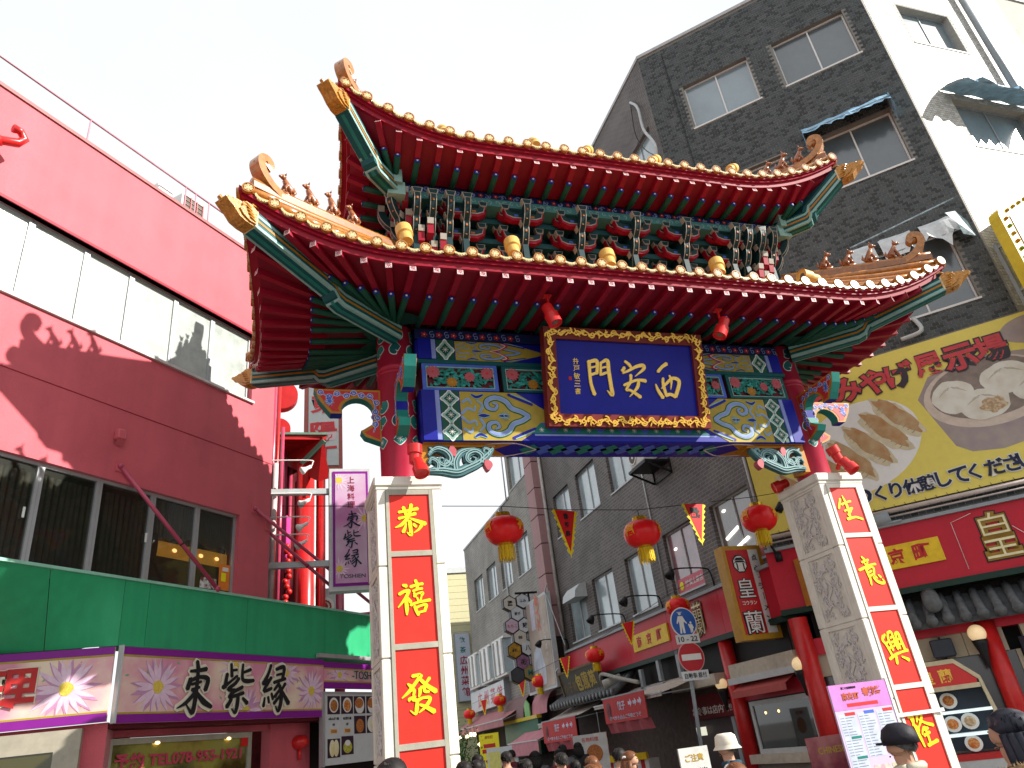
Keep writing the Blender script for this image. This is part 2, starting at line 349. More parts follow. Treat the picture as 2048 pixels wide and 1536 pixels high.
def spiral(cx, cz, r, turns, a0, sgn=1, n=14, w0=.01, w1=.004):
    return [(cx+math.cos(a0+sgn*2*pi*turns*i/n)*r*(1-.85*i/n), cz+math.sin(a0+sgn*2*pi*turns*i/n)*r*(1-.85*i/n), w0+(w1-w0)*i/n) for i in range(n+1)]
def flower(mb, cx, cz, r, y, n=8, mats=(0,1), th=.004, F=None, wd=.35, rows=2):
    for q in range(rows):
        mb.m = mats[0]
        for k in range(n):
            a = 2*pi*(k+.5*q)/n; rr = r*(1-.35*q)
            pts = [(cx+math.cos(a)*rr*.15, cz+math.sin(a)*rr*.15, rr*.04), (cx+math.cos(a)*rr*.6, cz+math.sin(a)*rr*.6, rr*wd*.55), (cx+math.cos(a)*rr, cz+math.sin(a)*rr, rr*.03)]
            stroke(mb, pts, y-.002*q, th, 3, F)
    mb.m = mats[1]; mb.prism([(cx+math.cos(2*pi*k/8)*r*.2, cz+math.sin(2*pi*k/8)*r*.2) for k in range(8)], y-th-.006, y, F)

# ================================================================== the gate
XC, YC = 4.12, .61
gate = thing('chinese_gate', 'tall red Chinese ceremonial gate with two tiled roofs, painted beams and white stone pillars', 'gate', (XC, .55, 0))
# ---- stone pillars
def relief_strokes(seed):     # carved foliage, symmetric scrolls rising from a stem, in a unit panel
    mb = MB(); rnd = random.Random(seed)
    def cu(x, z, r, a0, sg, w_): stroke(mb, spiral(x, z, r, rnd.uniform(.7, 1.1), a0, sg, 10, w_, w_*.4), 0, .014, 2)
    for q in range(26):
        z = .05+.9*q/26; x = .1+.3*rnd.random()
        for sd in (-1, 1):
            jx = rnd.uniform(-.02, .02); cu(.5+sd*x+jx, z+rnd.uniform(-.02, .02), rnd.uniform(.035, .075), rnd.uniform(0, 6), sd, .013)
            for k in range(3):
                a = rnd.uniform(0, 6.3); L_ = rnd.uniform(.04, .08); x2 = .5+sd*(x+rnd.uniform(-.08, .08)); z2 = z+rnd.uniform(-.03, .03)
                if .06 < x2 < .94: stroke(mb, [(x2, z2, .003), (x2+math.cos(a)*L_*.5, z2+math.sin(a)*L_*.3, .014), (x2+math.cos(a)*L_, z2+math.sin(a)*L_*.6, .002)], 0, .014, 2)
    stroke(mb, [(.5+.12*math.sin(k*1.1), k/14, .012) for k in range(1, 14)], 0, .014, 3)
    for x, z, r in ((.5, .82, .1), (.4, .55, .08), (.62, .3, .09)):
        for k in range(9): a = 2*pi*k/9; stroke(mb, [(x, z, .004), (x+math.cos(a)*r*.6, z+math.sin(a)*r*.45, .018), (x+math.cos(a)*r, z+math.sin(a)*r*.75, .004)], 0, .018, 2)
    n = len(mb.v); keep = []; mb.v = [(min(.98, max(.02, x)), y, min(.98, max(.02, z))) for x, y, z in mb.v]; return mb
RLM = [meshof('relief_panel', relief_strokes(s_), CARV) for s_ in (1, 2)]
def relief(name, x0, x1, z0, z1, F, parent, seed):
    inst(name, RLM[int(seed*7) % 2], F @ Matrix.Translation((x0, -.006, z0)) @ Matrix.Diagonal((x1-x0, 1, z1-z0, 1)), parent)
def pillar(x0, chars, lab):
    p = MB(); J = [0, .45, 1.62, 2.77, 3.91, 4.99]
    P = ob('stone_pillar', MB().box(x0+.03, x0+.87, .03, 1.01, 0, 5.0), STONE, gate, lab)
    for a, b in zip(J[:-1], J[1:]):
        g = .004
        for (xa, xb, ya, yb) in ((x0, x0+.13, 0, .14), (x0+.77, x0+.9, 0, .14), (x0, x0+.13, .9, 1.04), (x0+.77, x0+.9, .9, 1.04)):
            ob('corner_stone', MB().rbox(xa, xb, ya, yb, a+g, b-g, .012), STONE, P)
        for side in (0, 1):       # carved panels on the two flanks
            F = T(x0+.03-.003, .9, 0, -pi/2) if side == 0 else T(x0+.87+.003, .14, 0, pi/2)
            m = MB(F); w_ = .76
            m.box(.0, .06, -.02, 0, a+g, b-g).box(w_-.06, w_, -.02, 0, a+g, b-g).box(.06, w_-.06, -.02, 0, a+g, a+.07).box(.06, w_-.06, -.02, 0, b-.07, b-g)
            ob('panel_border', m, STONE, P)
            relief('relief_panel', .06, w_-.06, a+.07, b-.07, F, P, a*3+side+x0)
    m = MB(); m.rbox(x0-.03, x0+.93, -.03, 1.07, 5.0, 5.145, .02); m.rbox(x0-.01, x0+.91, -.01, 1.05, 4.95, 5.0, .012)
    ob('pillar_cap', m, STONE, P)
    # front: weathered inner trim, four vermilion panels with a gold character each
    D = [(4.1, 4.88), (2.93, 4.03), (1.8, 2.86), (.62, 1.73)]
    m = MB(); m.box(x0+.13, x0+.175, -.012, .02, .5, 4.95).box(x0+.725, x0+.77, -.012, .02, .5, 4.95)
    zz = [.5] + sum([[b, t] for b, t in reversed(D)], []) + [4.95]
    for k in range(0, len(zz), 2): m.box(x0+.175, x0+.725, -.010, .02, zz[k], zz[k+1])
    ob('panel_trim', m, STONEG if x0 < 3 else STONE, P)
    for (b, t), c in zip(D, chars):
        q = ob('red_panel', MB().box(x0+.175, x0+.725, .008, .028, b, t), PANEL, P)
        if c:
            zc = (b+t)/2 + (.02 if c == chars[0] else 0)
            g_ = glyph(MB(), c, x0+.45, zc, .46, .006, .008, 1.05, w=.43)
            ob('gold_character', g_, LEM, P)
            ob('character_rim', glyph(MB(), c, x0+.45, zc, .46, .0075, .003, 1.05, w=.43, grow=.014), OCH, P)
    return P
pillar(0, ['恭', '禧', '發', ''], 'left white stone pillar with weathered grey trim around red panels')
pillar(7.34, ['生', '意', '興', '隆'], 'right white stone pillar with clean trim and carved left flank')
# ---- round columns with painted bands
def column(cx):
    m = MB(); m.smooth = True
    m.lathe([(.29, 5.14), (.29, 6.95), (.3, 6.95), (.305, 6.98), (.3, 7.01), (.29, 7.01), (.29, 7.03), (.3, 7.04), (.305, 7.07), (.3, 7.1), (.29, 7.1), (.285, 7.8)], 32, T(cx, .55, 0))
    c = ob('round_column', m, COLRED, gate)
    def wrap(name, items):        # painted cloud and flower bands following the column surface
        mb = MB()
        for mi, pts, d in items:
            mb.m = mi; n0 = len(mb.v); stroke(mb, pts, 0, .001, 4)
            for k in range(n0, len(mb.v)):
                x, y, z = mb.v[k]; a = x/.29; r = .2915+d*.0045-y*.3
                mb.v[k] = (cx+r*math.sin(a), .55-r*math.cos(a), z)
        return ob(name, mb, [WHITE, TEAL, BLUEM, TEALD], c, kind='stuff')
    it = []
    for k in range(9):
        x = -1.2+k*.3*.97
        for zc, flip in ((7.32, 1), (7.6, -1), (6.1, 1), (6.38, -1)):
            for gr, mi, d in ((.012, 0, 0), (0, 1 if k % 2 else 3, 1)):
                sp = spiral(x, zc, .085, .5, pi*.1*k, flip, 8, .07, .03)
                it.append((mi, [(a, b, r+gr) for a, b, r in sp], d))
        for gr, mi, d in ((.014, 0, 0), (0, 1, 1)):
            it.append((mi, [(x-.08, 5.83, .02+gr), (x, 5.83, .085+gr), (x+.08, 5.83, .02+gr)], d))
        for a in range(4):
            b = a*pi/4; it.append((0, [(x-.045*math.cos(b), 5.83-.045*math.sin(b), .003), (x+.045*math.cos(b), 5.83+.045*math.sin(b), .003)], 3))
        it.append((3, [(x-.1, 5.83, .01), (x-.05, 5.83, .008)], 2))
    wrap('painted_band', it)
    return c
column(.45); column(7.79)
# ---- lintel assembly between the columns
YF = .2
X0, X1 = .72, 7.52
def mirror(fn, *a):
    for s_ in (1, -1): fn(s_, *a)
m = MB(); m.box(X0, X1, YF+.02, .85, 7.54, 7.72); ob('flower_rail', m, NAVY, gate)
mb = MB()
for k in range(28):
    x = X0+.15+k*.24
    if 2.5 < x < 5.75: continue
    flower(mb, x, 7.62, .055, YF+.02, 5, (1, 0), .003, rows=1, wd=.6)
    mb.m = 3
    for s_ in (-1, 1): stroke(mb, spiral(x+.12, 7.62+.02*s_, .045, .8, 1, s_, 8, .007, .004), YF+.02, .003, 2)
ob('rail_flower', mb, [WHITE, MIDRED, PINKW, BLUEL], gate, kind='stuff')
def diaper(mb, x, z0, z1, n, w, y):   # quatrefoil tiles with star flowers
    mb.m = 0; mb.box(x-w/2, x+w/2, y-.004, y, z0, z1); h = (z1-z0)/n
    for k in range(n):
        zc = z0+h*(k+.5)
        for mi, s_, d in ((1, 1.0, .003), (2, .86, .005), (0, .58, .007)):
            mb.m = mi; P = []
            for q in range(32):
                a = 2*pi*q/32; r = (.5+.09*math.cos(4*a)+.035*math.cos(8*a))*s_*.92; P.append((x+math.cos(a)*r*w*.93, zc+math.sin(a)*r*h*.98))
            mb.prism(P, y-.004-d, y-.004)
        mb.m = 1
        for q in range(4):
            a = q*pi/4; dx, dz = math.cos(a)*w*.17, math.sin(a)*w*.17; stroke(mb, [(x-dx, zc-dz, .003), (x+dx, zc+dz, .003)], y-.012, .002, 2)
def beam(z0, z1, yf, nd, name):
    b = ob(name, MB().rbox(X0, X1, yf, .85, z0, z1, .02), BLUE, gate)
    h = z1-z0; zc = (z0+z1)/2
    for s_ in (1, -1):
        X = lambda d: (X0+d if s_ == 1 else X1-d)
        mb = MB(); xa, xb = sorted((X(.03), X(.24))); mb.m = 0; mb.box(xa, xb, yf-.03, yf, z0+.01, z1-.01)
        xa, xb = sorted((X(.24), X(.31))); mb.m = 1; mb.box(xa, xb, yf-.022, yf, z0+.02, z1-.01); ob('end_block', mb, [BLUE, BLUEL], b)
        mb = MB(); diaper(mb, X(.47), z0+.015, z1-.005, nd, .29, yf); ob('diaper_panel', mb, [GRN, WHITE, TEALL], b)
        mb = MB(); xa, xb = X(.63), X(1.75)
        arc = [(xa, z0+.015), (X(1.55), z0+.015), (xb+s_*.3, zc-.1*h), (xb+s_*.38, zc), (xb+s_*.3, zc+.1*h), (X(1.55), z1-.015), (xa, z1-.015)]
        mb.m = 0; mb.prism(arc, yf-.005, yf)
        # scroll work
        k = h/.85
        def sc(mi, pts, d=.006): mb.m = mi; stroke(mb, [(X(px_), zc+pz*h, r*k) for px_, pz, r in pts], yf-d, .003, 5)
        for sg in (1, -1):
            for gr, mi, d in ((.045, 1, .006), (.028, 2, .01), (.012, 3, .014)):
                w1 = .03
                sc(mi, [(1.72, 0, .01+gr), (1.6, .09*sg, .01+gr), (1.45, .16*sg, .012+gr), (1.36, .3*sg, .014+gr), (1.2, .37*sg, .014+gr*.9), (1.06, .3*sg, .013+gr*.85), (1.06, .17*sg, .012+gr*.75), (1.17, .13*sg, .01+gr*.6), (1.22, .22*sg, .007+gr*.5), (1.15, .26*sg, .004+gr*.4)], d)
            for mi, d, gr in ((2, .008, .01), (3, .011, 0)):
                sc(mi, [(.64, .03*sg, .012+gr), (.74, .14*sg, .012+gr), (.84, .1*sg, .008+gr), (.86, .2*sg, .004+gr)], d)
                sc(mi, [(.66, .26*sg, .01+gr), (.76, .33*sg, .012+gr), (.8, .24*sg, .005+gr)], d)
                sc(mi, [(.92, .06*sg, .012+gr), (.98, .2*sg, .01+gr), (.9, .3*sg, .004+gr)], d)
            for mi, d, gr in ((2, .008, .012), (4, .012, 0)):
                sc(mi, [(.82, .42*sg, .012+gr), (.9, .37*sg, .022+gr), (1.0, .42*sg, .012+gr)], d)
            sc(4, [(1.42, .44*sg, .025), (1.62, .34*sg, .03), (1.8, .24*sg, .02)], .007); sc(2, [(1.46, .45*sg, .008), (1.63, .37*sg, .012), (1.78, .29*sg, .008)], .011)
        for mi, d, gr in ((2, .009, .014), (4, .013, 0)):
            sc(mi, [(.9, 0, .005+gr), (.98, 0, .03+gr), (1.08, 0, .004+gr)], d)
            sc(mi, [(1.22, 0, .003+gr), (1.3, 0, .02+gr), (1.4, 0, .003+gr)], d)
        for a in range(5): sc(2, [(1.3, 0, .004), (1.27+.03*a, .1-(abs(a-2)*.01), .004)], .012); sc(2, [(1.3, 0, .004), (1.27+.03*a, -.1+(abs(a-2)*.01), .004)], .012)
        if name == 'upper_beam':
            for sg in (1, -1):
                sc(5, [(1.2, 0, .02), (1.35, .08*sg, .03), (1.5, .3*sg, .04), (1.38, .4*sg, .03)], .016); sc(6, [(1.2, 0, .008), (1.35, .1*sg, .012), (1.47, .3*sg, .016), (1.4, .37*sg, .012)], .02)
        ob('scroll_painting', mb, [YEL, GRN, TEALL, BLUEL, BLUE, MIDRED, PINKW], b, kind='stuff')
    return b
beam(7.15, 7.53, YF+.01, 1, 'upper_beam')
ob('teal_rail', MB().rbox(X0, X1, YF-.03, .85, 7.08, 7.15, .01), TEALD, gate)
lb = beam(5.77, 6.62, YF, 3, 'main_beam')
# centre diamond strip of the main beam, and its painted underside
mb = MB()
for k in range(15):
    x = 2.62+k*.2; f = 1 if k % 2 == 0 else 2
    mb.m = f; z0, z1 = 5.91, 6.09
    mb.prism([(x, z0 if k % 2 else z1), (x+.2, z1 if k % 2 else z0), (x-.2, z1 if k % 2 else z0)], YF-.006-(k%2)*.0015, YF)
    mb.m = 0
    zc = z0+.12 if k % 2 else z1-.12
    for a in range(4): dx, dz = math.cos(a*pi/4)*.04, math.sin(a*pi/4)*.04; stroke(mb, [(x-dx, zc-dz, .003), (x+dx, zc+dz, .003)], YF-.008, .003, 2)
mb.m = 3; mb.box(2.5, 5.74, YF-.003, YF, 5.87, 5.9); ob('diamond_band', mb, [WHITE, TEAL, BLUEM, BLUEL], lb, kind='stuff')
mb = MB(T(0, 0, 5.77, 0, pi/2))   # x,z plane turned to face down: z -> -y
mb = MB(Matrix(((1,0,0,0),(0,0,1,0),(0,1,0,5.77),(0,0,0,1))))
for k in range(15):
    x = 2.5+k*.23; mb.m = k % 2
    mb.prism([(x, .3), (x+.18, .5), (x, .72), (x-.18, .5)], -.004, -.0005-(k % 2)*.001)
mb.m = 2; mb.prism([(.75, .24), (2.2, .24), (1.9, .5), (2.2, .8), (.75, .8)], -.004, 0); mb.prism([(7.49, .24), (6.04, .24), (6.34, .5), (6.04, .8), (7.49, .8)], -.004, 0)
mb.m = 3
for q in (1, -1):
    X = lambda d: d if q == 1 else 8.24-d
    stroke(mb, [(X(1.6), .5, .01), (X(1.75), .3, .02), (X(2.2), .26, .015), (X(2.6), .5, .01)], -.004, .003); stroke(mb, [(X(1.6), .5, .01), (X(1.75), .72, .02), (X(2.2), .76, .015), (X(2.6), .5, .01)], -.004, .003)
ob('beam_underside_painting', mb, [TEAL, BLUEM, OCH, PINKW], lb)
# carved flower panels
for i, (xa, xb) in enumerate(((.79, 2.0), (2.08, 4.1), (4.14, 6.16), (6.24, 7.45))):
    fr = MB(); fr.m = 0; y = YF+.0
    fr.box(xa, xb, y+.03, .8, 6.62, 7.08)
    fr.m = 1
    for (a, b, c, d) in ((xa, xb, 7.03, 7.08), (xa, xb, 6.62, 6.66), (xa, xa+.06, 6.66, 7.03), (xb-.06, xb, 6.66, 7.03)): fr.box(a, b, y-.01, y+.03, c, d)
    fr.m = 2
    for (a, b, c, d) in ((xa+.06, xb-.06, 7.015, 7.03), (xa+.06, xb-.06, 6.66, 6.672), (xa+.06, xa+.072, 6.672, 7.015), (xb-.072, xb-.06, 6.672, 7.015)): fr.box(a, b, y-.014, y+.03, c, d)
    P = ob('carved_panel', fr, [mat('deep maroon paint', (.1,.008,.015), .5), TEALD if i % 2 else BLUEM, TEALL], gate)
    rnd = random.Random(5+i); n = int((xb-xa)/.085*9)
    lf = MB()
    for k in range(n):
        x = rnd.uniform(xa+.12, xb-.12); z = rnd.uniform(6.72, 6.98); a = rnd.uniform(0, 2*pi); L_ = rnd.uniform(.07, .13)
        lf.m = rnd.choice((0, 0, 1)); stroke(lf, [(x, z, .004), (x+math.cos(a)*L_*.5, z+math.sin(a)*L_*.5, .022), (x+math.cos(a)*L_, z+math.sin(a)*L_, .002)], y+rnd.uniform(0, .025), .012, 3)
    ob('carved_leaves', lf, [TEAL, mat('sea green paint', (.03,.3,.26), .45)], P, kind='stuff')
    for k in range(max(4, int((xb-xa)*3.2))):
        fx = xa+.17+(xb-xa-.34)*k/max(3, int((xb-xa)*3.2)-1); fz = (6.93, 6.76, 6.86)[k % 3]
        fm = MB(); flower(fm, fx, fz, .115 if k % 3 == 0 else .09, y-.005, 12, (0, 1), .01, wd=.42, rows=3)
        ob('carved_flower', fm, [PINK if k % 3 != 1 else OCH, MIDRED if k % 3 != 1 else YEL], P)
# ---- corbels of carved scrolls beneath the beam
for s_ in (1, -1):
    X = lambda d: (X0+d if s_ == 1 else X1-d)
    F = None; c = MB(); c.m = 0
    xs = sorted((X(0), X(.1)));  c.box(xs[0], xs[1], .3, .62, 5.28, 5.77)
    xs = sorted((X(.1), X(1.15))); c.box(xs[0], xs[1], .3, .62, 5.72, 5.77)
    P = ob('corbel', c, OCH, gate)
    c = MB(); c.smooth = False
    tb = MB()
    def sw(pts, r0, r1, mi=0, y=.38):
        tb.m = mi; q = catmull(pts, 6); n = len(q); tb.smooth = True; tb.tube([(X(x), y, 5.72-z) for x, z in q], [r0+(r1-r0)*i/n for i in range(n)], 6)
    def leaf(pts, mi, y):
        tb.m = mi; tb.smooth = False; stroke(tb, [(X(x), 5.72-z, r*(1.3 if mi != 1 else 1)) for x, z, r in pts], y+.03, .1 if mi < 2 else .12, 5)
    for L_ in ([(.1,.38,.03),(.3,.37,.05),(.52,.4,.055),(.68,.34,.055),(.85,.26,.05),(1.0,.14,.045),(1.1,.03,.02)], [(.12,.1,.02),(.24,.03,.04),(.38,.08,.05),(.44,.2,.05),(.36,.3,.045),(.26,.26,.035),(.27,.19,.02),(.32,.2,.01)], [(.1,.27,.02),(.15,.2,.035),(.24,.26,.04),(.22,.36,.035),(.15,.34,.02)], [(.5,.38,.05),(.5,.24,.05),(.57,.12,.045),(.68,.06,.035),(.82,.04,.02)], [(.9,.26,.05),(.92,.14,.05),(.82,.07,.045),(.7,.12,.045),(.68,.22,.04),(.77,.27,.03),(.82,.2,.02),(.77,.17,.01)], [(1.02,.14,.03),(1.04,.06,.03),(.97,.03,.03),(.95,.09,.02)], [(.32,.36,.02),(.36,.24,.04),(.45,.3,.03)], [(.1,.14,.02),(.16,.06,.03),(.12,.02,.02)]):
        leaf(L_, 0, .35)
        n = len(L_)
        for o, w_ in ((-.4, .22), (.35, .18)):
            q = []
            for i2, (x, z, r) in enumerate(L_):
                a, b = L_[max(i2-1, 0)], L_[min(i2+1, n-1)]; dx, dz = b[0]-a[0], b[1]-a[1]; l = math.hypot(dx, dz) or 1; q.append((x-dz/l*r*o, z+dx/l*r*o, r*w_))
            leaf(q, 1, .33)
    leaf([(.46,.0,.02),(.47,.08,.045),(.5,.16,.01)], 2, .35); leaf([(.97,.24,.03),(1.0,.3,.05),(.99,.37,.02)], 2, .35)
    ob('carved_scroll', tb, [mat('slate teal paint', (.05,.13,.14), .45), mat('soft teal highlight paint', (.2,.33,.34), .45), PINK], P)
# ---- wing brackets: one outward and one forward and one backward at each column
def wing(F, name='wing_bracket'):
    out = [(0,.0),(1.0,.0),(.93,-.2),(.83,-.38),(.72,-.52),(.6,-.52),(.6,-.43)]
    out += [(.35+.27*math.cos(a), -.42+.2*math.sin(a)) for a in [pi*k/10 for k in range(1, 10)]]
    out += [(.08+.0,-.5),(.1,-.6),(.2,-.7),(.12,-.82),(0,-.86)]
    out = [(0,0),(.98,0),(.92,-.16),(.82,-.3),(.74,-.4),(.58,-.4)] + [(.35+.25*math.cos(a), -.38+.24*math.sin(a)) for a in [pi*k/12 for k in range(1, 12)]]
    out += [(.1,-.46),(.14,-.58),(.26,-.66),(.3,-.68),(.24,-.77),(0,-.86)]
    inset = lambda k: [(max(.05, x+(.42-x)*k if x > .05 else .05), z+(-.2-z)*k*.9) for x, z in out]
    b = MB(F); b.m = 0; b.prism(out, -.09, .09); P = ob(name, b, [OCH], gate)
    cx_, cz_ = .4, -.2
    def offp(d):
        n = len(out); R_ = []
        for i in range(n):
            a, p, c = Vector((*out[i-1], 0)), Vector((*out[i], 0)), Vector((*out[(i+1) % n], 0))
            d1 = (p-a).normalized(); d2 = (c-p).normalized(); nn = Vector((d1.y+d2.y, -d1.x-d2.x, 0))
            nn = nn.normalized() if nn.length > .01 else Vector((d1.y, -d1.x, 0)); R_.append((p.x+nn.x*d, p.y+nn.y*d))
        return R_
    for s_ in (-1, 1):
        y = .09*s_; q = MB(F); q.m = 0
        ii = offp(.045)
        q.prism(ii, y-.004 if s_ < 0 else y, y if s_ < 0 else y+.004)
        yy = y-.004 if s_ < 0 else y+.004
        for mi, gr, off in ((1, .016, 0), (2, .004, .003)):
            q.m = mi
            V = [(.88,-.06),(.76,-.14),(.66,-.08),(.52,-.1),(.4,-.05),(.28,-.1),(.16,-.12),(.08,-.22),(.09,-.36),(.05,-.46),(.08,-.58),(.12,-.7)]
            for k in range(len(V)-1):
                x, z = V[k]
                for sg in (1, -1): stroke(q, [(a, b_, r+gr*.6) for a, b_, r in spiral(x, z, .045, .7, k*1.3, sg, 6, .008, .003)], yy-off if s_ < 0 else yy+.004+off, .003, 2)
                stroke(q, [(x, z, .004+gr*.4), (V[k+1][0], V[k+1][1], .004+gr*.4)], yy-off if s_ < 0 else yy+.004+off, .003, 2)
            for k in range(9):
                a = pi*2*k/9; stroke(q, [(.76, -.2, .003), (.76+math.cos(a)*.04, -.2+math.sin(a)*.045, .007+gr*.5), (.76+math.cos(a)*.08, -.2+math.sin(a)*.09, .002)], yy-off if s_ < 0 else yy+.004+off, .003, 2)
        ob('vine_painting', q, [mat('bracket red paint', (.5,.03,.03), .45), WHITE, BLUEM], P)
    e = MB(F); e.m = 0; e.smooth = False   # painted teal and blue edges
    for i in range(1, len(out)-1):
        a, b_ = out[i], out[i+1]; e.m = 1 if i in (4,) or i == 16 else 0
        d = Vector((b_[0]-a[0], 0, b_[1]-a[1])).normalized(); nn = Vector((d.z, 0, -d.x))*-.006
        e.add([(a[0]+nn.x, -.085, a[1]+nn.z), (b_[0]+nn.x, -.085, b_[1]+nn.z), (b_[0]+nn.x, .085, b_[1]+nn.z), (a[0]+nn.x, .085, a[1]+nn.z)], [(0,1,2,3)])
        e.add([(a[0], -.085, a[1]), (b_[0], -.085, b_[1]), (b_[0]+nn.x, -.085, b_[1]+nn.z), (a[0]+nn.x, -.085, a[1]+nn.z)], [(0,1,2,3)])
    ob('painted_edge', e, [TEAL, BLUE], P)
for cx in (.45, 7.79):
    sx = -1 if cx < 4 else 1
    wing(Matrix.Translation((cx+sx*.27, .55, 6.72)) @ Matrix.Diagonal((sx, 1, 1, 1)))
    wing(T(cx, .28, 6.72, -pi/2)); wing(T(cx, .82, 6.72, pi/2))
# ---- name plaque, leaning forward
TIL = R(13)
PF = Matrix.Translation((4.125, .12, 5.98)) @ Matrix.Rotation(TIL, 4, 'X')
hw, hh = 1.44, 1.63
m = MB(PF); m.box(-hw+.1, hw-.1, -.05, .06, .1, hh-.1); PL = ob('name_plaque', m, BLUE, gate, 'blue name plaque in a gilded scroll frame, leaning forward')
m = MB(PF)
for a in ([(-hw,0),(hw,0),(hw-.2,.2),(-hw+.2,.2)], [(-hw,hh),(hw,hh),(hw-.2,hh-.2),(-hw+.2,hh-.2)], [(-hw,0),(-hw+.2,.2),(-hw+.2,hh-.2),(-hw,hh)], [(hw,0),(hw-.2,.2),(hw-.2,hh-.2),(hw,hh)]): m.prism(a, -.1, .08)
ob('plaque_frame', m, mat('oxblood paint', (.17,.018,.012), .45), PL)
m = MB(PF); rnd = random.Random(3)
def vine(p, q, nrm):
    L_ = math.dist(p, q); n = int(L_/.13)
    dx, dz = (q[0]-p[0])/L_, (q[1]-p[1])/L_
    wav = []
    for k in range(n*3+1):
        t = k/(n*3); o = math.sin(t*n*pi)*.035; wav.append((p[0]+dx*L_*t-dz*o, p[1]+dz*L_*t+dx*o, .011))
    stroke(m, wav, -.1, .02, 3)
    for k in range(n):
        t = (k+.5)/n; x = p[0]+dx*L_*t; z = p[1]+dz*L_*t; sg = 1 if k % 2 else -1
        stroke(m, [(a, b, r) for a, b, r in spiral(x+dz*.02*sg, z-dx*.02*sg, .06, .95, rnd.uniform(0, 6), sg, 10, .012, .007)], -.1, .024, 2)
        for j in range(3):
            a = rnd.uniform(0, 2*pi); stroke(m, [(x, z, .004), (x+math.cos(a)*.05, z+math.sin(a)*.05, .011), (x+math.cos(a)*.085, z+math.sin(a)*.085, .003)], -.1, .02, 2)
e_ = .09
vine((-hw+e_, e_), (hw-e_, e_), 0); vine((-hw+e_, hh-e_), (hw-e_, hh-e_), 0); vine((-hw+e_, e_), (-hw+e_, hh-e_), 0); vine((hw-e_, e_), (hw-e_, hh-e_), 0)
ob('gilded_scroll', m, GOLD, PL)
for c, x in (('門', -.47), ('安', .12), ('西', .72)):
    m = MB(PF); glyph(m, c, x, .82, .6, -.05, .022, 1.0, w=.47); ob('gold_character', m, GOLDL, PL)
m = MB(PF); vtext(m, '井戸敏三書', -.9, 1.13, .1, .125, -.05, bold=.0, th=.008, warp=.12); ob('signature', m, GOLDL, PL)
m = MB(PF); m.box(-1.04, -.99, -.056, -.05, .76, .82); ob('seal_mark', m, MIDRED, PL)

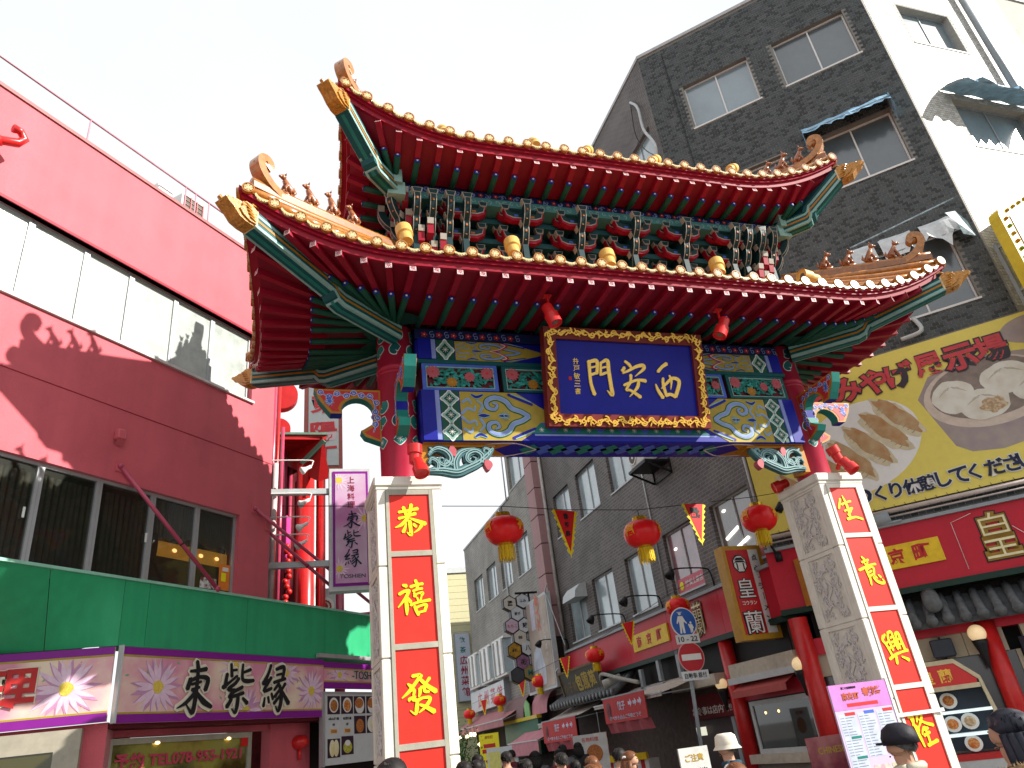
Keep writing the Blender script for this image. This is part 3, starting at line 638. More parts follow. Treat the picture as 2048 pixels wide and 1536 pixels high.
# ---- roof tiers
def tier(nm, A, B, Z0, L, fl, ih, jh, zin, tops, lab, sp=.333, fz=.2, t1=.42):
    Hx, Hy = A+fl, B+fl
    def E(side, pos):
        H = Hx if side % 2 == 0 else Hy
        D = max(0, H-abs(pos)); g = max(0, 1-D/2.4)**2.2
        o = (B if side % 2 == 0 else A)+fl*g; z = Z0+L*g
        return [(XC+pos, YC-o, z), (XC+o, YC+pos, z), (XC-pos, YC+o, z), (XC-o, YC-pos, z)][side]
    NI = [(0,1), (-1,0), (0,-1), (1,0)]
    def In(side, pos, i=ih, j=jh):
        H = i if side % 2 == 0 else j; p = max(-H, min(H, pos)); q = j if side % 2 == 0 else i
        return [(XC+p, YC-q), (XC+q, YC+p), (XC-p, YC+q), (XC-q, YC-p)][side]
    def Sf(side, pos, t):
        e = E(side, pos); n = NI[side]; ex, ey = e[0]+n[0]*.13, e[1]+n[1]*.13; i = In(side, pos)
        return Vector((ex+(i[0]-ex)*t, ey+(i[1]-ey)*t, (e[2]-fz)+(zin-(e[2]-fz))*t**.75))
    # top surface
    mb = MB(); mb.smooth = True
    def top(side, pos, t):
        e = E(side, pos); i = In(side, pos, tops[0], tops[1])
        return Vector((e[0]+(i[0]-e[0])*t, e[1]+(i[1]-e[1])*t, e[2]+.01+(tops[2]-e[2])*(t**1.35)))
    N = 40
    for sd_ in range(4):
        H = Hx if sd_ % 2 == 0 else Hy; P = []; fs = []
        for r_ in range(6):
            for k in range(N+1): P.append(top(sd_, -H+2*H*k/N, r_/5))
        for r_ in range(5):
            for k in range(N): a = r_*(N+1)+k; fs.append((a, a+1, a+N+2, a+N+1))
        mb.add(P, fs)
    rf = ob(nm, mb, GLZ, gate, lab)
    # stepped red fascia
    mb = MB(); rows = [(0, -.015), (.0, -.07), (.035, -.07), (.035, -.085), (.03, -.115), (.07, -.12), (.08, -fz), (.13, -fz)]
    for sd_ in range(4):
        H = Hx if sd_ % 2 == 0 else Hy; P = []; fs = []; n = NI[sd_]; n_ = 60
        for o, dz in rows:
            for k in range(n_+1):
                hh_ = H-o; e = E(sd_, -hh_+2*hh_*k/n_); P.append((e[0]+n[0]*o, e[1]+n[1]*o, e[2]+dz))
        for r_ in range(len(rows)-1):
            for k in range(n_): a = r_*(n_+1)+k; fs.append((a, a+1, a+n_+2, a+n_+1))
        mb.add(P, fs)
    ob('fascia_board', mb, RED, rf)
    # soffit boards
    mb = MB(); mb.smooth = True
    for sd_ in range(4):
        H = (Hx if sd_ % 2 == 0 else Hy)-.13; P = []; fs = []; n_ = 60
        for r_ in range(9):
            for k in range(n_+1): P.append(Sf(sd_, -H+2*H*k/n_, r_/8))
        for r_ in range(8):
            for k in range(n_): a = r_*(n_+1)+k; fs.append((a, a+1, a+n_+2, a+n_+1))
        mb.add(P, fs)
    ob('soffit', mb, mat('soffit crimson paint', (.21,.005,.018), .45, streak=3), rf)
    # rafters
    patt = MB()
    for sd_ in range(4):
        H = Hx if sd_ % 2 == 0 else Hy; ihl = ih if sd_ % 2 == 0 else jh; lim = H-.62; n = int(round(2*lim/sp)); n_ = NI[sd_]
        for k in range(n+1):
            pos = -lim+2*lim*k/n
            a = Sf(sd_, pos, 0)+Vector((-n_[0]*.03, -n_[1]*.03, -.035)); b = Sf(sd_, pos, .3)+Vector((0,0,-.04)); c = Sf(sd_, pos, t1+.06)+Vector((0,0,-.035))
            r_ = MB(); r_.sweep([a, b, c], .088, .088); ob('square_rafter', r_, RED, rf)
            g0 = Sf(sd_, pos, t1-.06)+Vector((0,0,-.125)); g1 = Sf(sd_, pos, .75)+Vector((0,0,-.09)); g2 = Sf(sd_, pos, .985)+Vector((0,0,-.04))
            dd = (g0-g1).normalized()
            r_ = MB(); r_.smooth = True; r_.m = 0; r_.tube([g0, g1, g2], [.05, .05, .045], 8); r_.m = 1; r_.tube([g0+dd*.012, g0], [.043, .052], 8); r_.m = 2; r_.tube([g0+dd*.017, g0+dd*.01], .018, 6)
            ob('round_rafter', r_, [GRN, mat('rafter tip blue', (.01,.03,.25), .4), WHITE], rf)
            # painted square end
            d = (a-b).normalized(); xx = d.cross(Vector((0,0,1))).normalized(); zz = xx.cross(d)
            F = Matrix(((xx.x, -d.x, zz.x, a.x+d.x*.002), (xx.y, -d.y, zz.y, a.y+d.y*.002), (xx.z, -d.z, zz.z, a.z+d.z*.002), (0,0,0,1)))
            q = MB(F); q.m = 0; q.box(-.045, .045, -.003, 0, -.045, .045); q.m = 1
            for s_ in (0, 1, 2, 3):
                an = pi/4+s_*pi/2; ca, sa = math.cos(an), math.sin(an)
                stroke(q, [(ca*.006, sa*.006, .003), (ca*.03, sa*.03, .0045), (ca*.05, sa*.05, .003)], -.003, .001, 2)
                an -= pi/4; ca, sa = math.cos(an), math.sin(an)
                stroke(q, [(ca*.012, sa*.012, .003), (ca*.028, sa*.028, .006), (ca*.037, sa*.037, .002)], -.003, .001, 2)
            ob('rafter_end', q, [PINKW, mat('rafter end rose', (.4,.06,.08), .5)], rf)
    # green fans at the corners
    for cx, cy in ((-1,-1), (1,-1), (1,1), (-1,1)):
        ix, iy = XC+cx*ih, YC+cy*jh; r_ = MB(); P = [(ix, iy, zin-.06)]
        for k in range(13):
            a = math.atan2(cy, cx)-pi/2*1.15+pi*1.15*k/12; fr_ = .5 if nm == 'lower_roof' else .2; P.append((ix+math.cos(a)*fr_, iy+math.sin(a)*fr_, zin-.1+(Z0-fz-zin)*.1))
        r_.add(P, [(0, k, k+1) for k in range(1, 13)])
        ob('corner_fan', r_, mat('fan green paint', (.006,.05,.035), .5), rf)
    # tile ends, drip tiles, cover tile rows
    disc = MB(); disc.m = 0; disc.smooth = False
    FR = Matrix.Rotation(pi/2, 4, 'X')
    disc.lathe([(.001, .004), (.064, .004), (.066, .02), (.08, .02), (.084, .012), (.084, -.05), (.001, -.05)], 20, FR); disc.smooth = False; disc.m = 1
    for s_ in range(6):
        a = s_*pi/3; stroke(disc, [(0, 0, .006), (math.cos(a)*.03, math.sin(a)*.03, .012), (math.cos(a)*.056, math.sin(a)*.056, .004)], -.006, .01, 2)
        for sg in (1,-1): stroke(disc, [(math.cos(a+.5)*.04, math.sin(a+.5)*.04, .004), (math.cos(a+.5+.3*sg)*.055, math.sin(a+.5+.3*sg)*.055, .004)], -.006, .01, 2)
    dme = meshof('tile_end', disc, [GLZ, GLZL])
    drip = MB(); drip.m = 0
    arc = [(-.1+.2*k/8, .03-.035*math.sin(pi*k/8)) for k in range(9)]; low = [(x, z-.03-.018*math.sin(pi*(k)/8)) for k, (x, z) in enumerate(arc)]
    drip.prism(arc+low[::-1], -.012, .03); drip.m = 1
    for k in range(4): x = -.06+.04*k; stroke(drip, [(x, -.015-.01*(k in (1,2)), .006), (x+.02, -.03-.012*(k in (1,2)), .006)], -.012, .006, 2)
    pme = meshof('drip_tile', drip, [GLZL, GLZL])
    for sd_ in range(4):
        H = Hx if sd_ % 2 == 0 else Hy; n = int(round(2*(H-.1)/sp)); n_ = NI[sd_]
        for k in range(n+1):
            pos = -(H-.12)+2*(H-.12)*k/n; e = E(sd_, pos); p1 = E(sd_, pos+.05); p0 = E(sd_, pos-.05)
            dx = Vector(p1)-Vector(p0); dx.normalize(); y = Vector((n_[0], n_[1], 0)); zz = dx.cross(y).normalized()
            M = Matrix(((dx.x, y.x, zz.x, e[0]-n_[0]*.03), (dx.y, y.y, zz.y, e[1]-n_[1]*.03), (dx.z, y.z, zz.z, e[2]+.03), (0,0,0,1)))
            inst('tile_end', dme, M, rf)
            # cover tile row running up the slope
            r_ = MB(); r_.smooth = True; pts = [top(sd_, pos, t)+Vector((0,0,.035)) for t in (0, .12, .3, .6, 1)]; pts[0] += Vector((n_[0]*.05, n_[1]*.05, 0))
            r_.tube(pts, [.068]*5, 8); ob('cover_tile_row', r_, GLZ, rf)
            if k < n:
                pos2 = pos+(H-.12)/n; e = E(sd_, pos2)
                M = Matrix(((dx.x, y.x, zz.x, e[0]-n_[0]*.02), (dx.y, y.y, zz.y, e[1]-n_[1]*.02), (dx.z, y.z, zz.z, e[2]-.0), (0,0,0,1)))
                inst('drip_tile', pme, M, rf)
    # hip beams with dragon heads, hip ridges with curled ends and beasts
    for ci, (cx, cy) in enumerate(((-1,-1), (1,-1), (1,1), (-1,1))):
        ex, ey, ez = XC+cx*Hx, YC+cy*Hy, Z0+L
        ix, iy = XC+cx*(ih-.02), YC+cy*(jh-.02)
        q = lambda t, dz: Vector((ix+(ex-ix)*t, iy+(ey-iy)*t, dz))
        zb = zin-.18; zt = ez-.5
        pth = [q(0, zb), q(.40, zb+.02), q(.44, zb+.06), q(.47, zb+.17), q(.51, zb+.2), q(.93, zt)]
        up = (0,0,1)
        for w_, h_, mi, dz in ((.24, .24, TEALD, 0), (.25, .05, TEALL, -.115), (.25, .035, OCH, -.02), (.252, .045, TEALL, .06)):
            r_ = MB(); r_.sweep([p+Vector((0,0,dz)) for p in pth], w_, h_); ob('hip_beam', r_, mi, rf)
        for w_, mi, dz in ((.16, TEALD, -.144), (.06, TEAL, -.147)):
            r_ = MB(); r_.sweep([p+Vector((0,0,dz)) for p in pth], w_, .01); ob('hip_beam_stripe', r_, mi, rf)
        # wedge of green board between soffit and hip beam
        r_ = MB(); P = []
        for t in (0, .25, .45, .7, .95): P.append(q(t, Sf(0 if cy < 0 else 2, (-Hx if (cx < 0) == (cy < 0) else Hx)*1.0, min(1, 1-t)).z+.01 if t < .9 else ez-fz-.03))
        base = [q(0, zb), q(.45, zb+.1), q(.93, zt)]
        for s_ in (-.05, .05):
            off = Vector((-(ey-iy), ex-ix, 0)).normalized()*s_
            r_.add([p+off for p in P]+[p+off for p in base[::-1]], [tuple(range(8))])
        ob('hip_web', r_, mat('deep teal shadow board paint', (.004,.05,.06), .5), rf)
        # dragon head
        d = Vector((ex-ix, ey-iy, 0)).normalized(); side = Vector((-d.y, d.x, 0))
        o = q(.93, zt)
        F = Matrix(((d.x, side.x, 0, o.x), (d.y, side.y, 0, o.y), (0, 0, 1, o.z), (0,0,0,1)))
        dr = MB(F)
        dr.prism([(0,-.13),(.14,-.12),(.24,-.09),(.33,-.0),(.42,.06),(.46,.1),(.44,.13),(.36,.12),(.3,.15),(.22,.15),(.15,.2),(.06,.19),(0,.15)], -.11, .11)
        for s_ in (-1, 1):
            dr.prism([(.0,-.1),(.1,-.1),(.2,-.05),(.26,.02),(.2,.1),(.1,.12),(.0,.12)], .11*s_, .135*s_)
            dr.ball((.2, .11*s_, .1), .035, 8)
            for k in range(5): dr.tube([(.02+.02*k, .13*s_, -.07+.045*k), (.1+.02*k, .15*s_, -.05+.045*k), (.13+.02*k, .12*s_, -.02+.045*k)], [.016, .013, .004], 5)
            dr.tube([(.1, .06*s_, .17), (.04, .09*s_, .22), (-.06, .08*s_, .23)], [.025, .018, .005], 6)
            dr.tube([(.3, .07*s_, .1), (.36, .1*s_, .12), (.4, .07*s_, .13)], [.015, .02, .006], 6)
        dr.tube([(.43, 0, .1), (.47, 0, .13), (.46, 0, .17)], [.04, .035, .01], 8)
        dr.ball((.14, 0, -.13), .03, 8, (1, 2.5, .5))
        ob('dragon_head', dr, [mat('dragon ochre glaze', (.5,.22,.03), .22, var=.35, scale=25, bump=.6, bscale=60, coat=.5)], rf)
        dr = MB(F); dr.rbox(-.03, .012, -.13, .13, -.14, .13, .01); ob('collar', dr, GLZL, rf)
        # hip ridge on top
        pth = [Vector((ex+(XC+cx*tops[0]-ex)*t, ey+(YC+cy*tops[1]-ey)*t, ez+.1+(tops[2]-ez)*(t**1.35))) for t in (.06, .14, .25, .4, .6, .8, 1)]
        r_ = MB(); r_.sweep(pth, .13, .1); ob('hip_ridge', r_, mat('brown ridge glaze', (.26,.09,.015), .18, var=.3, scale=12, coat=1), rf)
        r_ = MB(); r_.smooth = True; r_.tube([p+Vector((0,0,.075)) for p in pth], .055, 8); ob('ridge_cap', r_, GLZ, rf)
        o = pth[1]+Vector((0,0,.05))
        F = Matrix(((d.x, side.x, 0, o.x), (d.y, side.y, 0, o.y), (0, 0, 1, o.z), (0,0,0,1)))
        cu = MB(F); cu.smooth = False
        c_ = catmull([(-.75,-.12),(-.4,-.05),(-.12,.02),(.06,.12),(.17,.27),(.17,.41),(.07,.46),(.01,.39),(.05,.33)], 5)
        n = len(c_); cu.sweep([(x, 0, z) for x, z in c_], [.12]*n, [.13+.06*math.sin(pi*i/n) for i in range(n)], up=(0,1,0))
        cu.smooth = True
        for s_ in (-1, 1):
            for k, off in enumerate((-.04, .02)):
                cu.tube([(x, .065*s_, z+off*(1-i/n)) for i, (x, z) in enumerate(c_[:n-8])], [.018]*(n-8), 6)
        cu.ball((.08, 0, .38), .085, 10, (1, .9, 1)); cu.ball((.22, 0, .35), .035, 8)
        ob('curled_ridge_end', cu, GLZ, rf)
        # ridge beasts
        for k in range(4 if nm == 'lower_roof' else 3):
            t = .24+.13*k; j = min(5, int(t*5)); o = Vector((ex+(XC+cx*tops[0]-ex)*t, ey+(YC+cy*tops[1]-ey)*t, ez+.23+(tops[2]-ez)*(t**1.35)))
            F = Matrix(((d.x, side.x, 0, o.x), (d.y, side.y, 0, o.y), (0, 0, 1, o.z), (0,0,0,1)))
            b = MB(F); b.smooth = True; s1 = 1+.12*((k*7+ci) % 3)
            b.tube([(-.09, 0, .03), (-.06, 0, .1), (.0, 0, .17*s1), (.04, 0, .23*s1)], [.05, .062, .05, .036], 8)
            b.ball((.065, 0, .27*s1), .045, 8, (1.1, .9, .95)); b.tube([(.09, 0, .265*s1), (.135, 0, .25*s1)], [.03, .016], 6)
            for s_ in (-1, 1):
                b.tube([(.02, .035*s_, .15), (.05, .045*s_, .07), (.055, .045*s_, 0)], [.026, .018, .02], 6)
                b.tube([(-.08, .05*s_, .07), (-.02, .06*s_, .06), (-.03, .055*s_, 0)], [.035, .026, .018], 6)
                b.tube([(.05, .03*s_, .3*s1), (.04, .045*s_, .34*s1)], [.016, .004], 5)
            b.tube([(-.1, 0, .04), (-.15, 0, .12), (-.13, 0, .2)], [.02, .028, .006], 6)
            b.box(-.13, .09, -.045, .045, -.05, .01)
            ob('ridge_beast', b, BEAST, rf)
    return rf, E, Sf, top
LR = tier('lower_roof', 5.8, 2.12, 7.92, .66, .2, 3.72, .42, 7.78, (3.5, .62, 8.95), 'lower, wider tiled roof of the gate')
UR = tier('upper_roof', 4.5, 1.93, 10.42, .64, .2, 3.72, 1.1, 10.1, (3.3, .02, 11.45), 'upper, smaller tiled roof of the gate', t1=.38)
# main ridge and end ornaments of the upper roof
r_ = MB(); r_.rbox(XC-3.4, XC+3.4, YC-.13, YC+.13, 11.35, 11.55, .03); r_.rbox(XC-3.4, XC+3.4, YC-.17, YC+.17, 11.55, 11.62, .03); ob('main_ridge', r_, GLZ, UR[0])
for s_ in (-1, 1):
    F = T(XC+s_*3.35, YC, 11.45) @ Matrix.Diagonal((-s_*.5, 1, .5, 1)); r_ = MB(F)
    c_ = catmull([(.45,.0),(.2,.1),(.02,.3),(-.1,.6),(.02,.85),(.2,.86),(.24,.72),(.14,.66)], 5); n = len(c_)
    r_.sweep([(x, 0, z) for x, z in c_], [.18]*n, [.34-.22*i/n for i in range(n)], up=(0,1,0)); ob('ridge_end_ornament', r_, GLZ, UR[0])
# ---- bracket storey between the roofs
BS = ob('bracket_storey', MB().box(XC-3.3, XC+3.3, YC-.55, YC+.55, 8.4, 10.25), TEALD, gate, 'dark teal storey of painted brackets between the two roofs')
bx, by = 3.72, 1.12
m = MB(); m.box(XC-bx, XC+bx, YC-by, YC+by, 9.78, 9.93); ob('bracket_beam', m, mat('muted teal paint', (.06,.2,.2), .5), BS)
m = MB(); m.box(XC-bx+.03, XC+bx-.03, YC-by+.03, YC+by-.03, 9.93, 10.09); ob('bracket_beam', m, NAVY, BS)
for s_ in (-1, 1):
    for q in (-1, 1):
        m = MB(); m.box(XC+s_*bx-.14, XC+s_*bx+.2*s_*0+.14, YC+q*by-.14, YC+q*by+.14, 9.7, 9.95); m.box(XC+s_*bx-.09, XC+s_*bx+.09, YC+q*by-.2, YC+q*by+.2, 9.9, 10.16); ob('beam_end_block', m, TEALL, BS)
pm = MB(); k = 0
for side, half, F in ((0, bx, T(XC, YC-by, 0)), (3, by, T(XC-bx, YC, 0, -pi/2)), (1, by, T(XC+bx, YC, 0, pi/2))):
    pm = MB(F); n = int(half*2/.26)
    for i in range(n):
        x = -half+.13+i*(2*half-.26)/max(n-1, 1)
        flower(pm, x, 10.01, .045, .028, 5, (1, 0), .003, rows=1, wd=.6); pm.m = 2
        stroke(pm, spiral(x+.13, 10.01, .05, .9, i, 1, 8, .008, .004), .028, .003, 2); stroke(pm, spiral(x+.1, 9.99, .05, .9, i+3, -1, 8, .008, .004), .028, .003, 2)
        pm.m = 3
        for sg in (0, .13): stroke(pm, spiral(x+sg, 9.855, .045, .9, i*2+sg*9, 1, 7, .006, .003), -.001, .003, 2)
    ob('beam_painting', pm, [WHITE, MIDRED, BLUEL, TEALL], BS, kind='stuff')
# purlins seen between the clusters
for dz, o in ((9.62, .86), (9.3, .72)):
    m = MB(); m.box(XC-3.3-(o-.55), XC+3.3+(o-.55), YC-o, YC+o, dz, dz+.1); ob('purlin', m, mat('dusky teal paint', (.02,.09,.1), .5), BS)
BD = [mat('bracket dark paint', (.008,.035,.04), .5), mat('bracket outline paint', (.36,.33,.28), .5), mat('bracket orange motif', (.35,.12,.03), .5), RED, BLUEM]
def bset(trans):
    out = []
    def blk(mb, x, y, z, w_=.13):
        mb.m = 1; mb.prism([(x-w_*.62, z+.1), (x+w_*.62, z+.1), (x+w_*.42, z), (x-w_*.42, z)], y-.004, y+.1); mb.m = 0
        mb.prism([(x-w_*.5, z+.088), (x+w_*.5, z+.088), (x+w_*.34, z+.012), (x-w_*.34, z+.012)], y-.009, y)
    for k in range(4):
        z = 8.62+.3*k; y = .42-.19*k
        mb = MB()   # outward arm, an S-curved tongue
        q = catmull([(y+.1, z-.1), (y-.02, z-.02), (y-.1, z+.1), (y-.12, z+.2)], 4)
        mb.m = 0; mb.sweep([(0, a, b) for a, b in q], .115, .12)
        mb.m = 1
        for ox in (-.048, .048): mb.sweep([(ox, a-.006, b-.002) for a, b in q], .012, .12)

        mb.m = 2
        for j in (4, 8): mb.sweep([(0, q[j][0]-.013, q[j][1]-.02), (0, q[j][0]-.014, q[j][1]+.02)], .03, .12)
        blk(mb, 0, y-.18, z+.2, .15)
        out.append(('bracket_arm', mb))
        if trans:
            for (hl, zz, yy) in ((.36, z+.02, y+.02), (.43, z+.13, y+.16)):
                mb = MB(); a = [(-hl, zz+.2), (-hl+.07, zz+.2), (-hl+.11, zz+.13), (hl-.11, zz+.13), (hl-.07, zz+.2), (hl, zz+.2), (hl-.03, zz+.04), (hl-.14, zz-.03), (-hl+.14, zz-.03), (-hl+.03, zz+.04)]
                mb.m = 3; mb.prism(a, yy, yy+.1); mb.m = 1; b = [(x*.95, zz+.1+(z_-zz-.1)*.72+.016) for x, z_ in a]; mb.prism(b, yy-.004, yy)
                mb.m = 0; b = [(x*.92, zz+.1+(z_-zz-.1)*.58+.018) for x, z_ in a]; mb.prism(b, yy-.008, yy-.004)
                mb.m = 4; mb.box(-hl*.5, -hl*.3, yy-.01, yy-.008, zz+.05, zz+.09); mb.m = 2; mb.box(hl*.3, hl*.5, yy-.01, yy-.008, zz+.05, zz+.09)
                for s_ in (-1, 1): blk(mb, s_*(hl-.04), yy, zz+.2, .13)
                out.append(('cross_arm', mb))
    return [(n_, meshof(n_, mb, BD)) for n_, mb in out]
full = bset(True); narrow = bset(False)
def place(bs, F, lab='bracket_cluster'):
    c = thing('x', None, None, F) if False else None
    m0 = MB(F); m0.box(-.05, .05, -.0, .5, 8.6, 9.72); P = ob('bracket_cluster', m0, BD[0], BS)
    W[P] = W[BS]
    for n_, me in bs: inst(n_, me, F, P)
fy = YC-by+.52-.5+.03
for x in (1.55, 2.58, 3.6, 4.64, 5.66, 6.69): place(full, T(x, YC-1.0, 0))
for x in (.72, .98, 1.27, 6.97, 7.26, 7.52): place(narrow, T(x, YC-1.0, 0))
for y in (-.1, .6, 1.3):
    place(full, T(XC-3.62, y, 0, -pi/2)); place(full, T(XC+3.62, y, 0, pi/2))
for cx, rz in ((.5, -pi/4), (7.74, pi/4)): place(narrow, T(cx+(.02 if cx < 4 else -.02), -.3, 0, rz))
# ---- floodlights
def flood(name, p, aim, r, L_, m_, lab, grp, two=False, cat='floodlight', stem=None):
    p = Vector(p); d = Vector(aim).normalized(); o = thing(name, lab, cat, p, grp)
    b = MB(); b.smooth = True
    if two:
        u = Vector((0,0,1))
        b.cyl(p+u*-.1+d*.0, p+u*.36, r*1.0, 20)
    F = d.to_track_quat('Z', 'Y').to_matrix().to_4x4(); F.translation = p
    b = MB(F); b.smooth = False; b.lathe([(.001,-L_*.5), (r*.72,-L_*.5), (r*.78,-L_*.44), (r*.78,-.02), (r, .0), (r, L_*.5), (r*.97, L_*.5), (r*.9, L_*.44), (.001, L_*.42)], 28)
    ob('lamp_housing', b, m_, o)
    g = MB(F); g.lathe([(.001, L_*.43), (r*.88, L_*.43)], 20); ob('lens', g, mat('lamp glass', (.12,.1,.09), .1, spec=1), o)
    s_ = MB(); st = stem or (0, 0, -.18)
    s_.bar(p, p+Vector(st), .03, .03); s_.box(p.x+st[0]-.06, p.x+st[0]+.06, p.y+st[1]-.05, p.y+st[1]+.05, p.z+st[2]-.015, p.z+st[2]+.01)
    ob('lamp_stem', s_, m_, o)
    return o
for i, (x, y, z, rx) in enumerate(((.42, -1.0, 8.58, -.1), (2.1, -1.0, 8.52, .15), (3.72, -1.0, 8.46, .2), (5.78, -1.0, 8.5, .35), (7.6, -1.05, 8.42, 1.0))):
    flood('ochre_floodlight', (x, y, z), ((-1.2, -.1, .15) if i == 4 else (rx*.6, .35, 1)), .125, .36, LAMPO,
          ['ochre floodlight standing on the lower roof at its left end', 'ochre floodlight second from the left on the lower roof', 'ochre floodlight on the lower roof above the plaque', 'ochre floodlight on the lower roof right of the plaque', 'ochre floodlight lying sideways at the right end of the lower roof'][i], 'ochre floodlights on the gate roofs')
for i, x in enumerate((1.15, 2.75, 3.72, 5.05, 6.7)):
    flood('ochre_floodlight', (x, -1.05, 10.78+(.06 if i == 4 else 0)), (.1+.25*i if i > 1 else .05, .6, .8), .1, .3, LAMPO,
          ['small ochre floodlight nearest the left end of the upper roof edge', 'small ochre floodlight peeking over the upper roof edge, second from left', 'small ochre floodlight in the middle of the upper roof edge', 'small ochre floodlight on the upper roof in front of the grey tower corner', 'ochre floodlight on the upper roof beside the ridge beasts'][i], 'ochre floodlights on the gate roofs')
def twin(x, y, z, lab, dirs, stem=(0,.12,-.12)):
    o = thing('red_floodlight', lab, 'floodlight', (x, y, z), 'red floodlights on the gate')
    for d, off in dirs:
        d = Vector(d).normalized(); F = d.to_track_quat('Z', 'Y').to_matrix().to_4x4(); F.translation = Vector((x, y, z))+Vector(off)
        b = MB(F); b.smooth = True; b.smooth = False; b.lathe([(.001,-.1), (.075,-.1), (.08,-.09), (.08, .04), (.105, .045), (.105, .17), (.1, .175), (.088, .15), (.001, .14)], 28); ob('lamp_housing', b, LAMPR, o)
    s_ = MB(); s_.bar((x, y, z), (x+stem[0], y+stem[1], z+stem[2]), .05); s_.smooth = True; s_.ball((x, y, z), .075, 12); ob('lamp_bracket', s_, LAMPR, o); return o
twin(.56, -.1, 5.33, 'twin red floodlight on top of the left stone pillar', (((.03,-.05,1), (-.01,.02,.08)), ((.12,-.5,-1), (.02,-.08,-.09))))
twin(7.84, -.1, 5.33, 'twin red floodlight on top of the right stone pillar', (((-.3,.0,.9), (-.04,.0,.08)), ((.25,-.45,-.9), (.05,-.07,-.09))))
twin(7.4, .95, 5.28, 'red floodlight behind the right round column', (((-.8,.3,-.25), (0,0,0)),))
flood('red_floodlight', (2.58, -.95, 7.36), (.25, -.15, -1), .11, .36, LAMPR, 'red floodlight hanging below the lower eave, left of the plaque centre', 'red floodlights on the gate', stem=(-.02, .0, .33))
flood('red_floodlight', (5.56, -.95, 7.32), (-.55, .1, -1), .11, .36, LAMPR, 'red floodlight hanging below the lower eave above the plaque right edge', 'red floodlights on the gate', stem=(0, .0, .33))
# ground
GR = MB(); GR.box(-150, 150, -150, 150, -.3, 0)
gm = mat('stone paving', (.13,.12,.11), .75, var=.15, scale=3, bump=.3)
g = ob('ground', GR, gm, kind='structure', base=(0,0,0))

# ================================================================== shared facade kit
def mat2(name, c1, c2, scale=2, lo=.4, hi=.6, rough=.5, coat=0, detail=4, bump=0, vor=False):
    if name in MATS: return MATS[name]
    m = bpy.data.materials.new(name); m.use_nodes = True; t = m.node_tree; b = t.nodes['Principled BSDF']
    g = t.nodes.new('ShaderNodeTexCoord')
    n = t.nodes.new('ShaderNodeTexVoronoi' if vor else 'ShaderNodeTexNoise'); n.inputs['Scale'].default_value = scale
    if not vor: n.inputs['Detail'].default_value = detail
    t.links.new(g.outputs['Object'], n.inputs['Vector'])
    r = t.nodes.new('ShaderNodeValToRGB'); r.color_ramp.elements[0].position = lo; r.color_ramp.elements[1].position = hi
    r.color_ramp.elements[0].color = (*c1, 1); r.color_ramp.elements[1].color = (*c2, 1)
    t.links.new(n.outputs[0], r.inputs[0]); t.links.new(r.outputs[0], b.inputs['Base Color'])
    if bump:
        bp = t.nodes.new('ShaderNodeBump'); bp.inputs['Strength'].default_value = bump; bp.inputs['Distance'].default_value = .01
        t.links.new(n.outputs[0], bp.inputs['Height']); t.links.new(bp.outputs[0], b.inputs['Normal'])
    b.inputs['Specular IOR Level'].default_value = .25; b.inputs['Roughness'].default_value = rough; b.inputs['Coat Weight'].default_value = coat; MATS[name] = m; return m
GLASS_PALE = mat('pale blue grey window glass', (.3,.38,.4), .12, spec=.9, var=.25, scale=.9, coat=1, bump=.05, bscale=2)  # pale blue grey base colour with an uneven tone
GLASS_DK = mat('dark window glass', (.02,.022,.018), .04, spec=1, var=.3, scale=1.5, coat=1)
WARM = mat('warm lamp glow', (.9,.6,.2), .5, emit=((1,.6,.2), 3.0), var=0)
def window(par, F, x0, x1, z0, z1, n=2, rec=.12, gm=None, fm=None, fw=.05, sill=None, extra=None, open_=None):
    """sliding window: outer frame, panes, mullions; y=0 is the wall face"""
    gm = gm or GLASS_PALE; fm = fm or STEEL
    m = MB(F); m.box(x0, x1, rec-.02, rec+.05, z0, z0+fw).box(x0, x1, rec-.02, rec+.05, z1-fw, z1).box(x0, x0+fw, rec-.02, rec+.05, z0+fw, z1-fw).box(x1-fw, x1, rec-.02, rec+.05, z0+fw, z1-fw)
    P = ob('window_frame', m, fm, par)
    wd = (x1-x0-2*fw)/n
    for k in range(n):
        a = x0+fw+k*wd; r_ = rec+.012*(k % 2)
        ob('pane', MB(F).box(a, a+wd, r_+.012, r_+.02, z0+fw, z1-fw), gm, P)
        if k: ob('mullion', MB(F).box(a-.02, a+.02, rec-.012, rec+.03, z0+fw, z1-fw), fm, P)
    if sill: ob('window_sill', MB(F).box(x0-.04, x1+.04, -.03, rec, z0-.05, z0), sill, P)
    return P
def wallband(F, x0, x1, z0, z1, openings, d=.3, mb=None):
    """solid wall with rectangular holes: openings (x0,x1,z0,z1), non overlapping, built from butted boxes"""
    mb = mb or MB(F)
    zs = sorted({z0, z1} | {o[2] for o in openings} | {o[3] for o in openings})
    for a, b in zip(zs[:-1], zs[1:]):
        zc = (a+b)/2; xs = x0
        for o in sorted([o for o in openings if o[2] < zc < o[3]]):
            if o[0] > xs: mb.box(xs, o[0], 0, d, a, b)
            xs = o[1]
        if xs < x1: mb.box(xs, x1, 0, d, a, b)
    return mb

# ================================================================== left red restaurant
LFr = T(.053, 6.995, -.066, R(46.5)) @ Matrix.Scale(1.0413, 4)
REDW = mat('rough red wall paint', (.56,.1,.125), .5, var=.16, scale=1.3, bump=.6, bscale=90, streak=2, sheen=.3)

